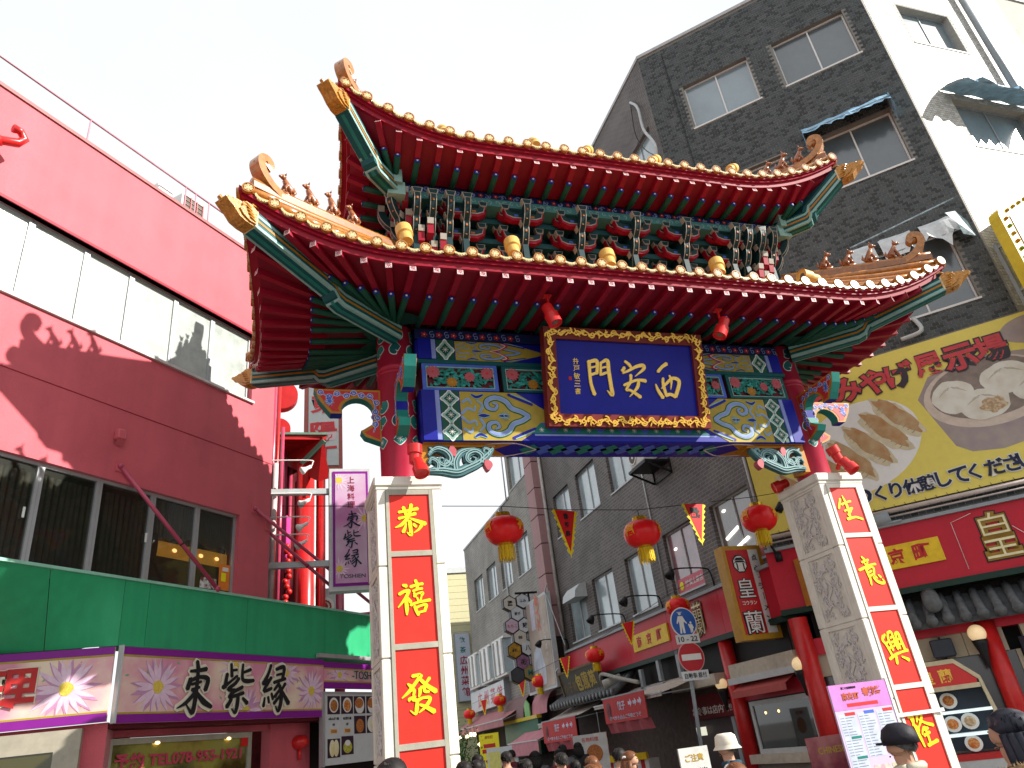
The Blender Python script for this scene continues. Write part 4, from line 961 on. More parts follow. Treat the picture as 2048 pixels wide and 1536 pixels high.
LB = thing('restaurant_building', 'rough red painted restaurant with a green fascia and two bands of windows', 'building', LFr @ T(-5, 0, 0))
m = MB(LFr); wallband(LFr, -13, -2.03, 4.5, 11.95, [(-12.6, -2.8, 4.57, 6.03), (-12.6, -2.66, 8.42, 9.95)], .3, m); ob('upper_wall', m, REDW, LB)
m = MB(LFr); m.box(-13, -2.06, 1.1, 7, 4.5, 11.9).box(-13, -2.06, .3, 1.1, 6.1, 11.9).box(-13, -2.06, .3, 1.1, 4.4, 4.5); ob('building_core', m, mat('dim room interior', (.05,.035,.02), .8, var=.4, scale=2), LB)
m = MB(LFr); m.box(-13, -2.0, -.03, .35, 11.95, 12.02); ob('parapet_cap', m, mat('brown parapet metal', (.3,.12,.12), .5), LB)
m = MB(LFr); m.box(-13, -2.03, -.004, .0, 7.235, 7.25); ob('wall_seam', m, mat('seam shade of red paint', (.25,.012,.025), .6), LB)
FROST = mat('frosted window glass', (.4,.44,.41), .2, spec=.9, var=.2, scale=2.5, bump=.3, bscale=70)
ux = [-12.5, -11.6, -10.7, -9.8, -8.9, -8.2, -7.29, -6.35, -5.49, -4.54, -3.66, -2.66]
for i in range(0, len(ux)-1): 
    P = window(LB, LFr, ux[i]+.003, ux[i+1]-.003, 8.42, 9.95, 1, .13, FROST, STEEL, .045)
m = MB(LFr); m.box(-12.6, -2.62, -.05, .13, 8.37, 8.42); ob('window_sill', m, mat('pale steel sill', (.55,.5,.48), .4), LB)
m = MB(LFr); m.box(-12.6, -2.6, -.02, .1, 9.95, 10.0); ob('window_head', m, mat('shaded red trim paint', (.3,.012,.03), .5), LB)
lx = [-12.1, -11.2, -10.2, -9.3, -8.35, -7.4, -6.47, -5.55, -4.59, -3.68, -2.8]
DG = mat('clear restaurant glass', (.02,.022,.015), .03, spec=1, var=0, coat=1, alpha=.5)
for i in range(len(lx)-1): window(LB, LFr, lx[i]+.002, lx[i+1]-.002, 4.57, 6.03, 1, .1, DG, STEEL, .045 if i % 2 else .05)
m = MB(LFr)   # curtain folds behind the glass, lace valance and warm lamps at the right end
m.m = 0
for k in range(30):
    x = -7.3+k*.09; m.smooth = True
    if k % 11 not in (9, 10): m.tube([(x, .2, 4.62), (x+.02*math.sin(k), .2, 5.9)], [.035, .03], 6)
ob('curtain', m, mat('beige curtain cloth', (.22,.2,.13), .9, var=.3), LB)
m = MB(LFr)
for k in range(34):
    x = -4.55+k*.052; m.smooth = True; m.tube([(x, .19, 5.38+.05*math.sin(k*.7)), (x, .19, 5.98)], [.028, .024], 6)
ob('lace_valance', m, mat('lace valance cloth', (.34,.32,.24), .9), LB)
m = MB(LFr); m.box(-4.3, -2.85, .2, .24, 5.08, 5.13); m.box(-4.3, -2.85, .21, .23, 5.13, 5.32); ob('lit_cornice', m, mat('amber cornice glow', (.3,.12,.01), .5, emit=((1,.45,.05), .35), var=.5, scale=6), LB)
for x in (-4.0, -3.45, -3.1):
    m = MB(LFr); m.ball((x, .185, 5.2), .05, 8, (1, .3, .7)); ob('ceiling_lamp', m, WARM, LB)
m = MB(LFr); m.box(-3.1, -2.86, .105, .112, 4.65, 5.1); m.m = 1; m.box(-3.05, -2.95, .1, .106, 4.8, 4.95); m.m = 2; m.box(-3.03, -2.9, .101, .106, 4.98, 5.05)
ob('window_poster', m, [mat('orange poster print', (.7,.2,.03), .5), LEM, WHITE], LB, 'orange poster in the right-hand window')
m = MB(LFr); m.box(-3.5, -3.15, .1, .11, 4.64, 4.82); ob('menu_card', m, mat2('menu card print', (.7,.7,.68), (.15,.05,.03), 14), LB)
for x in (-6.62, -4.67):
    m = MB(LFr); m.box(x, x+.03, .07, .085, 5.2, 5.35); ob('window_catch', m, WHITE, LB)
# green fascia with seams, floral sign band
GF = T(0, 0, 0) @ LFr @ T(0, -.4, 0)
GRNF = mat('faded green fascia metal', (.03,.34,.15), .45, var=.12, scale=2, streak=7)
sx = [-5.27, -4.85, -2.9, -.9, 1.2, 3.6]
for a, b in zip(sx[:-1], sx[1:]): ob('fascia_panel', MB(GF).box(a+.004, b-.004, 0, .4, 3.52, 4.43), GRNF, LB)
m = MB(GF); m.box(-5.29, 3.6, -.03, .42, 4.43, 4.47); ob('fascia_capping', m, mat('pale green capping', (.25,.5,.38), .4), LB)
cor = GF @ Vector((-5.27, 0, 0))
GL = T(cor.x, cor.y, -.066, 0) @ Matrix.Scale(1.0413, 4)
for k in range(4):       # the fascia left of the corner is a warped surface between the wall edge and the turned sign
    m = MB(); m.smooth = True; P4 = []; n1, n2 = 6, 8
    for i in range(n1+1):
        t = k*.9+.004+(.892)*i/n1; a = GF @ Vector((-5.27-t*1.25, 0, 4.43)); b = GL @ Vector((-t, 0, 3.52))
        for j in range(n2+1): P4.append(b.lerp(a, j/n2))
    m.add(P4, [(i*(n2+1)+j, (i+1)*(n2+1)+j, (i+1)*(n2+1)+j+1, i*(n2+1)+j+1) for i in range(n1) for j in range(n2)]); ob('fascia_panel', m, GRNF, LB)
m = MB(GF); m.box(-9.5, -5.29, -.03, .42, 4.43, 4.47); ob('fascia_capping', m, MATS['pale green capping'], LB)
PUR = mat('violet sign border', (.22,.015,.25), .4, var=.04)
PNKBG = mat2('pink floral sign print', (.66,.26,.36), (.78,.62,.48), 1.3, .4, .62, .4)
CRM = mat('cream outline', (.75,.7,.55), .5, var=.04)
AST = mat('pale lilac petals print', (.72,.52,.64), .5, var=.12, scale=10); ASTD = mat('lilac petal outline', (.52,.26,.42), .5); ASTY = mat('aster centre print', (.68,.5,.08), .5, var=.2, scale=40); LEAFP = mat('leaf print', (.2,.42,.2), .5)
def aster(mb, x, z, r, y, clip=None, n=17, seed=0):
    rnd = random.Random(seed)
    for q in (0, 1):
        for k in range(n):
            a = 2*pi*k/n+rnd.uniform(-.1, .1); rr = r*rnd.uniform(.75, 1.05)
            if clip:
                dz = math.sin(a)*rr; zz = z+dz
                if zz > clip[1]: rr *= (clip[1]-z)/dz
                if zz < clip[0]: rr *= (clip[0]-z)/dz
                if clip[2] is not None and x+math.cos(a)*rr < clip[2]: rr *= (clip[2]-x)/(math.cos(a)*rr)
            if rr < r*.2: continue
            w_ = r*.085*(1.12 if q == 0 else .85); mb.m = 1 if q == 0 else 0
            stroke(mb, [(x+math.cos(a)*r*.1, z+math.sin(a)*r*.1, w_*.3), (x+math.cos(a)*rr*.55, z+math.sin(a)*rr*.55, w_), (x+math.cos(a)*rr, z+math.sin(a)*rr, .002)], y-.0015*q, .001, 3)
    mb.m = 2; mb.prism([(x+math.cos(2*pi*k/14)*r*.2*(1+.1*math.cos(5*k)), max(clip[0], min(clip[1], z+math.sin(2*pi*k/14)*r*.2)) if clip else z+math.sin(2*pi*k/14)*r*.2) for k in range(14)], y-.007, y-.004)
def flowerband(F, x0, x1, z0, z1, fl, par, nm='sign_band'):
    P = ob(nm, MB(F).box(x0, x1, -.06, .0, z0, z1), PNKBG, par)
    m = MB(F); m.m = 0; m.box(x0, x1, -.066, -.0605, z1-.1, z1).box(x0, x1, -.066, -.0605, z0, z0+.11); m.m = 1; m.box(x0, x1, -.065, -.0605, z1-.125, z1-.1).box(x0, x1, -.065, -.0605, z0+.11, z0+.135)
    ob('sign_border', m, [PUR, YEL], P)
    for i, (x, z, r) in enumerate(fl):
        m = MB(F); aster(m, x, z, r, -.061-.0006*i, (z0+.135, z1-.125, x0+.01), seed=i); ob('printed_aster', m, [AST, ASTD, ASTY], P)
    m = MB(F); rnd = random.Random(9)
    for k in range(int((x1-x0)*26)):
        x = rnd.uniform(x0+.05, x1-.1); z = rnd.uniform(z0+.18, z1-.18); a = rnd.uniform(0, 6.3); m.m = 1 if k % 9 == 0 else 0
        l = .07 if k % 9 == 0 else .022
        stroke(m, [(x, z, .001), (x+math.cos(a)*l*.5, z+math.sin(a)*l*.5, l*.22), (x+math.cos(a)*l, z+math.sin(a)*l, .001)], -.0604, .0004, 2)
    ob('printed_sprigs', m, [mat('straw sprig print', (.8,.6,.25), .5), LEAFP], P, kind='stuff'); return P
SB = flowerband(GF, -5.24, -1.01, 2.52, 3.5, [(-4.6, 2.98, .44), (-3.15, 3.3, .36), (-2.0, 3.24, .36), (-2.9, 2.66, .38), (-1.35, 2.95, .4)], LB)
for c, x, h in (('東', -3.96, .66), ('紫', -3.12, .64), ('縁', -2.3, .66)):
    m = MB(GF); glyph(m, c, x, 3.02, h, -.075, .008, 1, w=.62, grow=.07); ob('character_outline', m, CRM, SB)
    m = MB(GF); glyph(m, c, x, 3.02, h, -.092, .012, 1.1, w=.62); ob('black_character', m, BLK, SB)
SB2 = flowerband(GF, -1.005, 3.6, 3.0, 3.46, [(-.55, 3.24, .3), (1.3, 3.2, .3)], LB)
m = MB(GF); text(m, '-TOSHIEN-', .32, 3.25, .17, -.066, .04, w=1.05); ob('sign_lettering_outline', m, LGREY, SB2)
m = MB(GF); text(m, '-TOSHIEN-', .32, 3.25, .15, -.074, .0, w=1.0); ob('sign_lettering', m, BLK, SB2)
m = MB(GF); m.box(-1.2, 3.6, -.12, -.04, 3.53, 3.6); ob('light_trough', m, STEEL, LB)
SL = flowerband(GL, -4, -.02, 2.55, 3.5, [(-.55, 3.0, .44), (-1.7, 3.1, .4)], LB)
m = MB(GL); text(m, '理', -1.19, 3.02, .58, -.07, .06); ob('character_outline', m, CRM, SL)
m = MB(GL); text(m, '理', -1.19, 3.02, .56, -.08, .02); ob('red_character', m, MIDRED, SL)
m = MB(GF); m.box(-5.25, -5.22, -.08, 0, 2.52, 3.52); ob('corner_trim', m, LGREY, LB)
m = MB(GF); m.box(-5.2, 3.5, .02, .5, 2.47, 2.53); ob('sign_soffit', m, mat('maroon soffit', (.1,.008,.015), .6), LB)
# shopfront below
m = MB(LFr); m.box(-5.6, -1.2, 0, .2, 0, 2.5); 
SW = ob('shopfront_wall', MB(LFr @ T(0,0,0)).box(-1.9, -.9, -.05, .15, 0, 2.47).box(-5.4, -1.9, .0, .15, 2.38, 2.47), REDW, LB)
BGE = mat('beige window frame', (.36,.33,.26), .5)
P = window(LB, LFr @ T(0, -.12, 0), -5.0, -2.35, .5, 2.36, 1, .06, mat2('olive lit shop glass', (.05,.045,.008), (.3,.28,.06), 1.2, .45, .6, .08, 1), BGE, .08)
m = MB(LFr @ T(0, -.12, 0)); text(m, '予約 TEL078-955-1921', -3.72, 2.07, .2, .045, .03, w=2.3); ob('phone_lettering', m, mat('pink red lettering', (.5,.06,.1), .4), P)
m = MB(LFr @ T(0, -.12, 0)); m.box(-2.58, -2.44, .04, .05, 2.15, 2.28); ob('red_sticker', m, LAMPR, P)
for x in (-4.2, -2.85): ob('downlight', MB(LFr @ T(0, -.12, 0)).ball((x, .04, 2.28), .045, 8, (1, .2, .5)), WARM, P)
m = MB(GL); m.box(-4, -.3, -.02, .1, 2.25, 2.5).box(-4, -.3, -.02, .1, 1.2, 1.95).box(-.6, -.3, -.02, .1, 0, 2.25); ob('shopfront_frame', m, BGE, LB)
ob('shop_pane', MB(GL).box(-4, -.6, .0, .05, 1.95, 2.25), mat2('olive lit shop glass', (0,0,0), (0,0,0)), LB)
ob('side_wall_base', MB(GL).box(-4, -.02, .1, 2, 0, 2.55), REDW, LB)
# small things on the wall
m = MB(LFr); m.rbox(-5.5, -5.36, -.12, 0, 6.68, 6.86, .02); m.poly([(-5.5,-.12,6.68),(-5.36,-.12,6.68),(-5.36,-.04,6.6),(-5.5,-.04,6.6)]); ob('wall_vent', m, REDW, LB)
PIPER = mat('glossy rose red pipe paint', (.42,.05,.1), .3, coat=.4)
for a, b in (((-5.33, -.02, 6.28), (-3.6, -.42, 4.5)), ((-2.46, -.02, 6.22), (.9, -.5, 4.5)), ((-2.1, .1, 5.95), (-.6, -.35, 4.9))):
    m = MB(LFr); m.smooth = True; m.cyl(a, b, .033, 12); m.ball(a, .05, 8); m.ball(b, .055, 8); P = ob('brace_pipe', m, PIPER, LB)
    k = .62; c = [a[i]+(b[i]-a[i])*k for i in range(3)]; c2 = [a[i]+(b[i]-a[i])*(k+.01) for i in range(3)]
    m = MB(LFr); m.cyl(c, c2, .037, 10); ob('pipe_clip', m, BLK, LB)
    m = MB(LFr); m.box(a[0]-.07, a[0]+.07, -.02, 0, a[2]-.09, a[2]+.09); ob('wall_plate', m, REDW, LB)
m = MB(LFr); m.smooth = True; m.tube([(-8.5, -.0, 10.55), (-8.3, -.3, 10.6), (-8.0, -.38, 10.72), (-7.93, -.4, 10.84), (-8.02, -.42, 10.92), (-8.12, -.42, 10.9)], [.07, .07, .07, .065, .06, .07], 12); m.cyl((-8.33, -.25, 10.58), (-8.2, -.34, 10.63), .085, 12); ob('vent_pipe', m, LAMPR, LB)
rl = mat('faded rose railing paint', (.5,.25,.3), .4)
m = MB(LFr); m.smooth = True; m.cyl((-13, .25, 12.8), (-2.2, .25, 12.8), .022, 8); R_ = ob('roof_railing', m, rl, LB)
for x in (-12.2, -9.4, -6.65, -4.5, -4.25, -3.9, -2.3):
    m = MB(LFr); m.smooth = True; m.cyl((x, .25, 12.0), (x, .25, 12.8), .014, 6); ob('railing_post', m, rl, R_)
# rooftop plant
def rooftop(x0, x1, z1, y0, lab, slats=False):
    o = thing('rooftop_unit', lab, 'air unit', LFr @ T((x0+x1)/2, y0, 12.0), 'units on the red restaurant roof')
    ob('casing', MB(LFr).rbox(x0, x1, y0, y0+.7, 11.98, z1, .02), WHITE, o)
    m = MB(LFr); n = 3
    for k in range(n+1): x = x0+.05+(x1-x0-.1)*k/n; m.box(x-.012, x+.012, y0-.03, y0, 12.02, z1-.04)
    if slats:
        for k in range(9): z = 12.06+(z1-12.12)*k/8; m.box(x0+.05, x1-.05, y0-.02, y0-.003, z, z+.012)
    ob('grille', m, mat('rust pink grille', (.4,.15,.15), .5), o)
    ob('grille_recess', MB(LFr).box(x0+.06, x1-.06, y0-.004, y0-.001, 12.04, z1-.06), mat('grey grille shadow paint', (.12,.12,.1), .7), o)
rooftop(-5.78, -5.1, 12.42, .6, 'low white rooftop unit with dark grille, left of the others')
rooftop(-4.3, -3.72, 13.0, .6, 'tall white slatted rooftop unit next to the dragon head', True)
o = thing('rooftop_cabinet', 'plain white rooftop cabinet between two grilled units', 'cabinet', LFr @ T(-4.75, .6, 12)); ob('casing', MB(LFr).rbox(-4.95, -4.6, .5, 1.0, 11.98, 12.75, .02), WHITE, o); ob('door_handle', MB(LFr).box(-4.75, -4.68, .485, .5, 12.3, 12.32), GREY, o)
ob('casing', MB(LFr).rbox(-6.1, -5.85, .5, 1.0, 11.98, 12.4, .02), WHITE, thing('rooftop_box', 'small pale rooftop box at the left end of the roof units', 'box', LFr @ T(-6, .6, 12)))
# menu board hung below the small sign
MBD = thing('menu_board', 'white menu board with food photographs beside the left pillar', 'menu board', GF @ T(.1, -.05, 1.7))
ob('board', MB(GF).box(-1.0, 1.6, -.07, -.03, 1.72, 2.9), mat('white enamel board', (.55,.57,.57), .4, var=.06), MBD)
ob('board_edge', MB(GF).box(-1.06, -1.0, -.09, 0, 1.7, 2.94).box(-1.0, 1.6, -.09, -.02, 2.9, 2.94), STEEL, MBD)
fx = [(-.74, 2.71, 0), (-.35, 2.71, 1), (.03, 2.71, 2), (.42, 2.71, 3), (.03, 2.36, 4), (.42, 2.36, 5), (-.74, 1.99, 6), (-.35, 2.02, 7)]
FD = [mat2('brown stew print', (.3,.08,.02), (.45,.2,.05), 30), mat2('orange soup print', (.5,.12,.02), (.6,.3,.1), 25), mat2('fried pork print', (.35,.09,.02), (.5,.2,.06), 40)]
DUMP = mat2('bun dough print', (.7,.6,.3), (.78,.72,.5), 9)
for x, z, k in fx:
    P = ob('food_photo', MB(GF).box(x-.175, x+.175, -.075, -.0705, z-.155, z+.155), mat('dark plum print', (.04,.02,.035), .4), MBD)
    m = MB(GF); 
    def disc(cx, cz, rx, rz, mi, yy, n=20, cl=True):
        m.m = mi; m.prism([(max(x-.17, min(x+.17, cx+rx*math.cos(2*pi*q/n))), max(z-.15, min(z+.15, cz+rz*math.sin(2*pi*q/n)))) for q in range(n)], yy-.001, yy)
    if k in (0, 1): disc(x, z, .13, .13, 0, -.076); disc(x, z-.01, .1, .1, 1 if k == 0 else 2, -.078)
    if k in (2, 3): disc(x, z-.01, .14, .15, 0, -.076); disc(x-.02, z+.03, .13, .09, 3, -.078)
    if k == 4: disc(x, z-.02, .12, .12, 3, -.076)
    if k == 5: disc(x, z, .16, .15, 0, -.076); [disc(x+a, z+b, .045, .045, 4, -.078) for a, b in ((-.06,.05),(.04,.06),(-.03,-.03),(.06,-.02),(0,-.1))]
    if k == 6: disc(x-.05, z, .075, .14, 4, -.077); disc(x+.06, z, .075, .14, 4, -.078)
    if k == 7: disc(x, z-.03, .13, .1, 5, -.077); disc(x, z+.04, .08, .05, 0, -.078)
    ob('printed_dish', m, [WHITE, FD[0], FD[1], FD[2], DUMP, mat2('green noodle print', (.35,.32,.02), (.5,.5,.1), 30)], P)
m = MB(GF)
for x, a in ((-.74, 'Aあんぴつ飯'), (-.35, 'B日替り麺')): text(m, a, x, 2.48, .05, -.0705, .01); text(m, '1杯', x, 2.38, .045, -.0705)
ob('menu_lettering', m, BLK, MBD)
m = MB(GF); m.m = 0; m.box(-.84, -.64, -.0725, -.0705, 2.23, 2.31); m.box(-.45, -.25, -.0725, -.0705, 2.23, 2.31); m.m = 1; text(m, '¥350', -.74, 2.27, .055, -.073, .02); text(m, '¥500', -.35, 2.27, .055, -.073, .02); ob('price_tag', m, [mat('peach tag', (.7,.45,.25), .5), OCH], MBD)
# ---- projecting vertical sign with its bracket and lamps
VS = thing('projecting_sign', 'tall violet projecting restaurant sign with flowers on a grey bracket', 'sign', (.25, 6.0, 4.9))
ob('sign_box', MB().box(-.2, .68, 6.0, 6.3, 4.9, 7.58), LGREY, VS)
ob('sign_border', MB().box(-.13, .63, 5.985, 6.0, 4.99, 7.51), PUR, VS)
P = ob('sign_face', MB().box(-.08, .58, 5.975, 5.985, 5.05, 7.45), mat2('lilac sign print', (.52,.2,.42), (.55,.5,.58), .9, .35, .65, .4), VS)
for x, z, r in ((0, 7.3, .3), (.55, 6.42, .32), (0, 5.35, .28)):
    m = MB(); rnd = random.Random(int(x*100)+7)
    for k in range(15):
        a = 2*pi*k/15; L_ = r*rnd.uniform(.7, 1)
        dx, dz = math.cos(a)*L_, math.sin(a)*L_
        f = 1.0
        if x+dx > .58: f = min(f, (.575-x)/dx if dx else 1)
        if x+dx < -.08: f = min(f, (-.075-x)/dx)
        if z+dz > 7.45: f = min(f, (7.445-z)/dz)
        if f < .25: continue
        m.m = 0; stroke(m, [(x, z, .003), (x+dx*f*.5, z+dz*f*.5, r*.06), (x+dx*f, z+dz*f, .002)], 5.975, .002, 3)
    m.m = 1; m.prism([(max(-.07, min(.575, x+math.cos(2*pi*k/10)*r*.25)), min(7.44, z+math.sin(2*pi*k/10)*r*.25)) for k in range(10)], 5.97, 5.972); ob('printed_aster', m, [AST, ASTY], P)
m = MB(); vtext(m, '上海料理', .26, 7.38, .15, .19, 5.973, bold=.0); ob('red_lettering', m, mat('wine lettering', (.3,.02,.05), .4), P)
for c, z in (('東', 6.42), ('紫', 6.0), ('縁', 5.58)):
    m = MB(); glyph(m, c, .26, z, .34, 5.968, .004, .95, w=.34); ob('black_character', m, mat('ink lettering', (.01,.03,.05), .4), P)
m = MB(); text(m, 'TOSHIEN', .27, 5.19, .08, 5.972, 0, w=.52); ob('sign_lettering', m, mat('ink lettering', (0,0,0)), P)
m = MB(); m.bar((-1.55, 6.1, 7.08), (-.2, 6.1, 7.08), .12); m.bar((-1.55, 6.1, 5.5), (-.2, 6.1, 5.5), .12); m.bar((-1.55, 6.1, 5.44), (-1.55, 6.1, 7.14), .1); ob('sign_bracket', m, mat('pale grey bracket paint', (.42,.46,.46), .4), VS)
for z, x1 in ((7.78, -.62), (7.0, -.65), (6.5, -.68), (6.12, -.7)):
    if z == 7.0: z = 7.02
    m = MB(); m.smooth = True; m.tube(catmull([(-1.5, 6.0, z-.12), (-1.48, 6.0, z), (-1.4, 6.0, z+.0), (x1, 6.0, z), (x1+.06, 6.0, z-.06), (x1+.03, 5.98, z-.16)], 4), .014, 6)
    L_ = thing('goose_neck_lamp', {7.78: 'topmost white reflector lamp on a goose neck left of the violet sign', 7.02: 'second white reflector lamp from the top left of the violet sign', 6.5: 'third white reflector lamp from the top left of the violet sign', 6.12: 'lowest white reflector lamp left of the violet sign'}[z], 'lamp', (x1, 6.0, z-.2), 'reflector lamps for the violet sign')
    ob('lamp_arm', m, WHITE, L_)
    a = Vector((x1+.03, 5.98, z-.15)); d = Vector((-.75, -.1, -.45)).normalized(); F = d.to_track_quat('Z', 'Y').to_matrix().to_4x4(); F.translation = a
    m = MB(F); m.smooth = True; m.lathe([(.001, 0), (.035, 0), (.04, .1), (.06, .16), (.085, .2), (.088, .23), (.06, .25), (.001, .26)], 14); ob('lamp_bulb', m, WHITE, L_)

# ---- neighbour with round red columns, farther down the lane's left side
NB = thing('red_column_restaurant', 'narrow red restaurant front with round red columns and a green-edged canopy', 'building', (-1.0, 9.5, 0))
RC = mat('bright red column paint', (.5,.015,.015), .35, coat=.3)
m = MB(); m.smooth = True; m.cyl((-.58, 9, 0), (-.58, 9, 8.9), .235, 24); ob('round_column', m, RC, NB)
m = MB(); m.smooth = True; m.cyl((-.18, 9.3, 0), (-.18, 9.3, 9.0), .11, 16); ob('round_column', m, RC, NB)
m = MB(); m.smooth = True; m.cyl((-.36, 8.9, 0), (-.36, 8.9, 9.0), .03, 8); ob('pale_pipe', m, LGREY, NB)
ob('rear_wall', MB().box(-2.2, -.1, 9.6, 14, 0, 9.3), mat('dull red tile wall', (.16,.02,.025), .6, var=.3), NB)
m = MB(); m.add([(-1.3, 8.6, 9.45), (-.2, 8.5, 9.45), (-.02, 8.4, 8.25), (-.3, 8.5, 8.2), (-.9, 9.6, 9.1), (-1.3, 9.6, 9.2)], [(0,1,2,3,4,5)]); m.box(-1.3, -.1, 8.55, 9.6, 9.38, 9.5); ob('canopy', m, RC, NB)
m = MB(); m.box(-1.3, -.08, 8.5, 8.58, 9.5, 9.56); m.bar((-.15, 8.45, 9.3), (-.7, 8.8, 8.8), .12, .1); ob('canopy_edge', m, mat('sage green edging', (.12,.22,.16), .5), NB)
for k, (x, z, r) in enumerate(((-1.15, 10.75, .42), (-1.2, 9.75, .3))):
    m = MB(); m.smooth = False; m.lathe([(.001, -.06), (r, -.06), (r, .2), (.001, .2)], 28, T(x-.1, 8.9, z, 0, pi/2), ); ob('round_sign', m, RC, thing('round_sign', ['large round red sign behind the gate eave', 'smaller round red sign below the large one'][k], 'sign', (x, 8.9, z), 'round red signs'))
m = MB(); m.smooth = True
for x, y in ((-1.42, 5.6), (-1.33, 6.6), (-1.22, 7.3), (-1.12, 8.2), (-.98, 8.6)): m.cyl((x, y, 4.3), (x+.02, y, 11), .045, 8)
for j, (x, y) in enumerate(((-1.42, 5.6), (-1.33, 6.6), (-1.22, 7.3), (-1.12, 8.2), (-.98, 8.6))):
    m = MB(); m.smooth = True; m.cyl((x, y+1.0, 4.2), (x+.03, y+1.0, 11.5 if j < 2 else 9.6), .05, 10); ob('drain_pipe', m, PIPER if j != 1 else RC, NB)
m = MB(); m.smooth = True; m.cyl((-1.36, 6.5, 4.5), (-1.33, 6.5, 7.9), .06, 12); ob('white_pipe', m, mat('chalky pink pipe', (.6,.45,.45), .5), NB)
m = MB(); m.smooth = True
for k in range(14):
    a = k*1.9; m.ball((-1.0+.05*math.sin(a), 8.5, 5.0+.12*k), .075, 8)
ob('carved_dragon_string', m, RC, NB)
m = MB(); m.rbox(-1.13, -.95, 8.6, 8.9, 6.0, 7.4, .08); ob('magenta_lantern_board', m, mat('magenta plastic', (.65,.05,.25), .4), NB)
o = thing('white_sign', 'small white sign with a round red-brown emblem below the violet sign', 'sign', (-.1, 9.6, 4.5)); ob('sign_panel', MB().box(-.3, .2, 9.6, 9.7, 4.2, 5.75), LGREY, o)
m = MB(T(-.06, 9.58, 5.3, 0, pi/2)); m.lathe([(.001, .02), (.22, .02), (.22, -.02)], 24); ob('emblem_disc', m, WHITE, o)
m = MB(); 
for k in range(12): a = k*pi/6; stroke(m, [(-.06+math.cos(a)*.13, 5.3+math.sin(a)*.13, .018), (-.06+math.cos(a+.55)*.14, 5.3+math.sin(a+.55)*.14, .02)], 9.555, .005, 2)
stroke(m, [(-.06, 5.38, .02), (-.04, 5.3, .05), (-.06, 5.22, .04)], 9.555, .005); ob('emblem', m, mat('brick red print', (.35,.05,.04), .5), o)
o = thing('tall_white_sign', 'tall white vertical sign with big red characters hanging in the lane', 'sign', (.04, 12, 10))
ob('sign_frame', MB().box(-.55, .62, 12.0, 12.2, 9.85, 13.4), mat('faded brick frame', (.4,.12,.1), .5), o)
P = ob('sign_face', MB().box(-.42, .5, 11.97, 12.0, 10.0, 13.25), mat('pale mint sign', (.55,.62,.6), .4, var=.05), o)
for c, z in (('陽', 11.12), ('紅', 10.33), ('東', 12.1)):
    m = MB(); text(m, c, .04, z, .66, 11.96, .03, w=.8, warp=.06, slope=.12); ob('red_character', m, mat('coral red print', (.62,.05,.06), .4), P)
    m = MB(); text(m, c, .04, z, .7, 11.968, .06, w=.84, warp=.06, slope=.12); ob('character_outline', m, PINKW, P)
o = thing('red_pipe_frame', 'red pipe frame standing above the green fascia', 'pipe frame', (.5, 12, 4)); m = MB(); m.smooth = True; m.cyl((.48, 12, 0), (.48, 12, 6.3), .14, 12); m.bar((.25, 12, 5.45), (1.6, 12, 5.5), .1); m.bar((1.35, 12, 5.2), (1.35, 12, 5.5), .1); m.box(.2, .65, 11.8, 12.2, 5.4, 5.6); ob('pipes', m, PIPER, o)
o = thing('red_lantern', 'dim red lantern in the dark doorway left of the menu board', 'lantern', GF @ T(-1.25, .35, 2.0)); m = MB(GF @ T(-1.22, .3, 2.15)); m.smooth = True; m.ball((0, 0, 0), .16, 16, (1, 1, .75)); m.cyl((0, 0, -.28), (0, 0, -.1), .03, 8); ob('lantern_shade', m, LAMPR, o)
ob('recess_wall', MB(GF).box(-1.6, 3.6, .5, .7, 0, 3.0), mat('dim brown recess', (.03,.022,.02), .8), LB)

# ================================================================== right tile-clad tower
CF = T(14.025, 0, 0, R(-45.5)); LA = T(9.6, 4.5, 0, -pi/2); SF = T(14.07, -.03, 0, 0)
TW = thing('tile_clad_tower', 'tall office tower clad in dark grey tiles with a pale sunlit flank', 'building', CF @ T(-3, 0, 0))
MORT = mat('tile mortar', (.21,.2,.18), .8)
TG = [mat('dark grey glazed tile', (.07,.08,.082), .3, var=.25, scale=3), mat('charcoal glazed tile', (.035,.04,.041), .3, var=.25, scale=3), mat('slate glazed tile', (.085,.09,.09), .33, var=.25, scale=3)]
TC = [mat('pale flank tile', (.5,.49,.45), .45, var=.1), mat('cream flank tile', (.42,.4,.36), .45, var=.1), mat('light flank tile', (.56,.54,.5), .45, var=.1)]  # flank tiles are a paler set, three tones picked at random
cw = [(-5.22, -3.25), (-2.5, -.5)]; co = [(a, b, z, z+h) for a, b in cw for z, h in ((17.55, 1.75), (13.6, 1.75), (9.45, 1.95))]
m = MB(CF); wallband(CF, -6.31, .05, 4.9, 21.3, co, .3, m); ob('chamfer_wall', m, MORT, TW)
so_ = [(1.3, 3.25, 17.9, 19.5), (1.5, 4.2, 14.0, 15.7)]
m = MB(SF); wallband(SF, 0, 9, 4.9, 21.3, so_, .3, m); ob('flank_wall', m, mat('pale mortar', (.4,.38,.34), .8), TW)
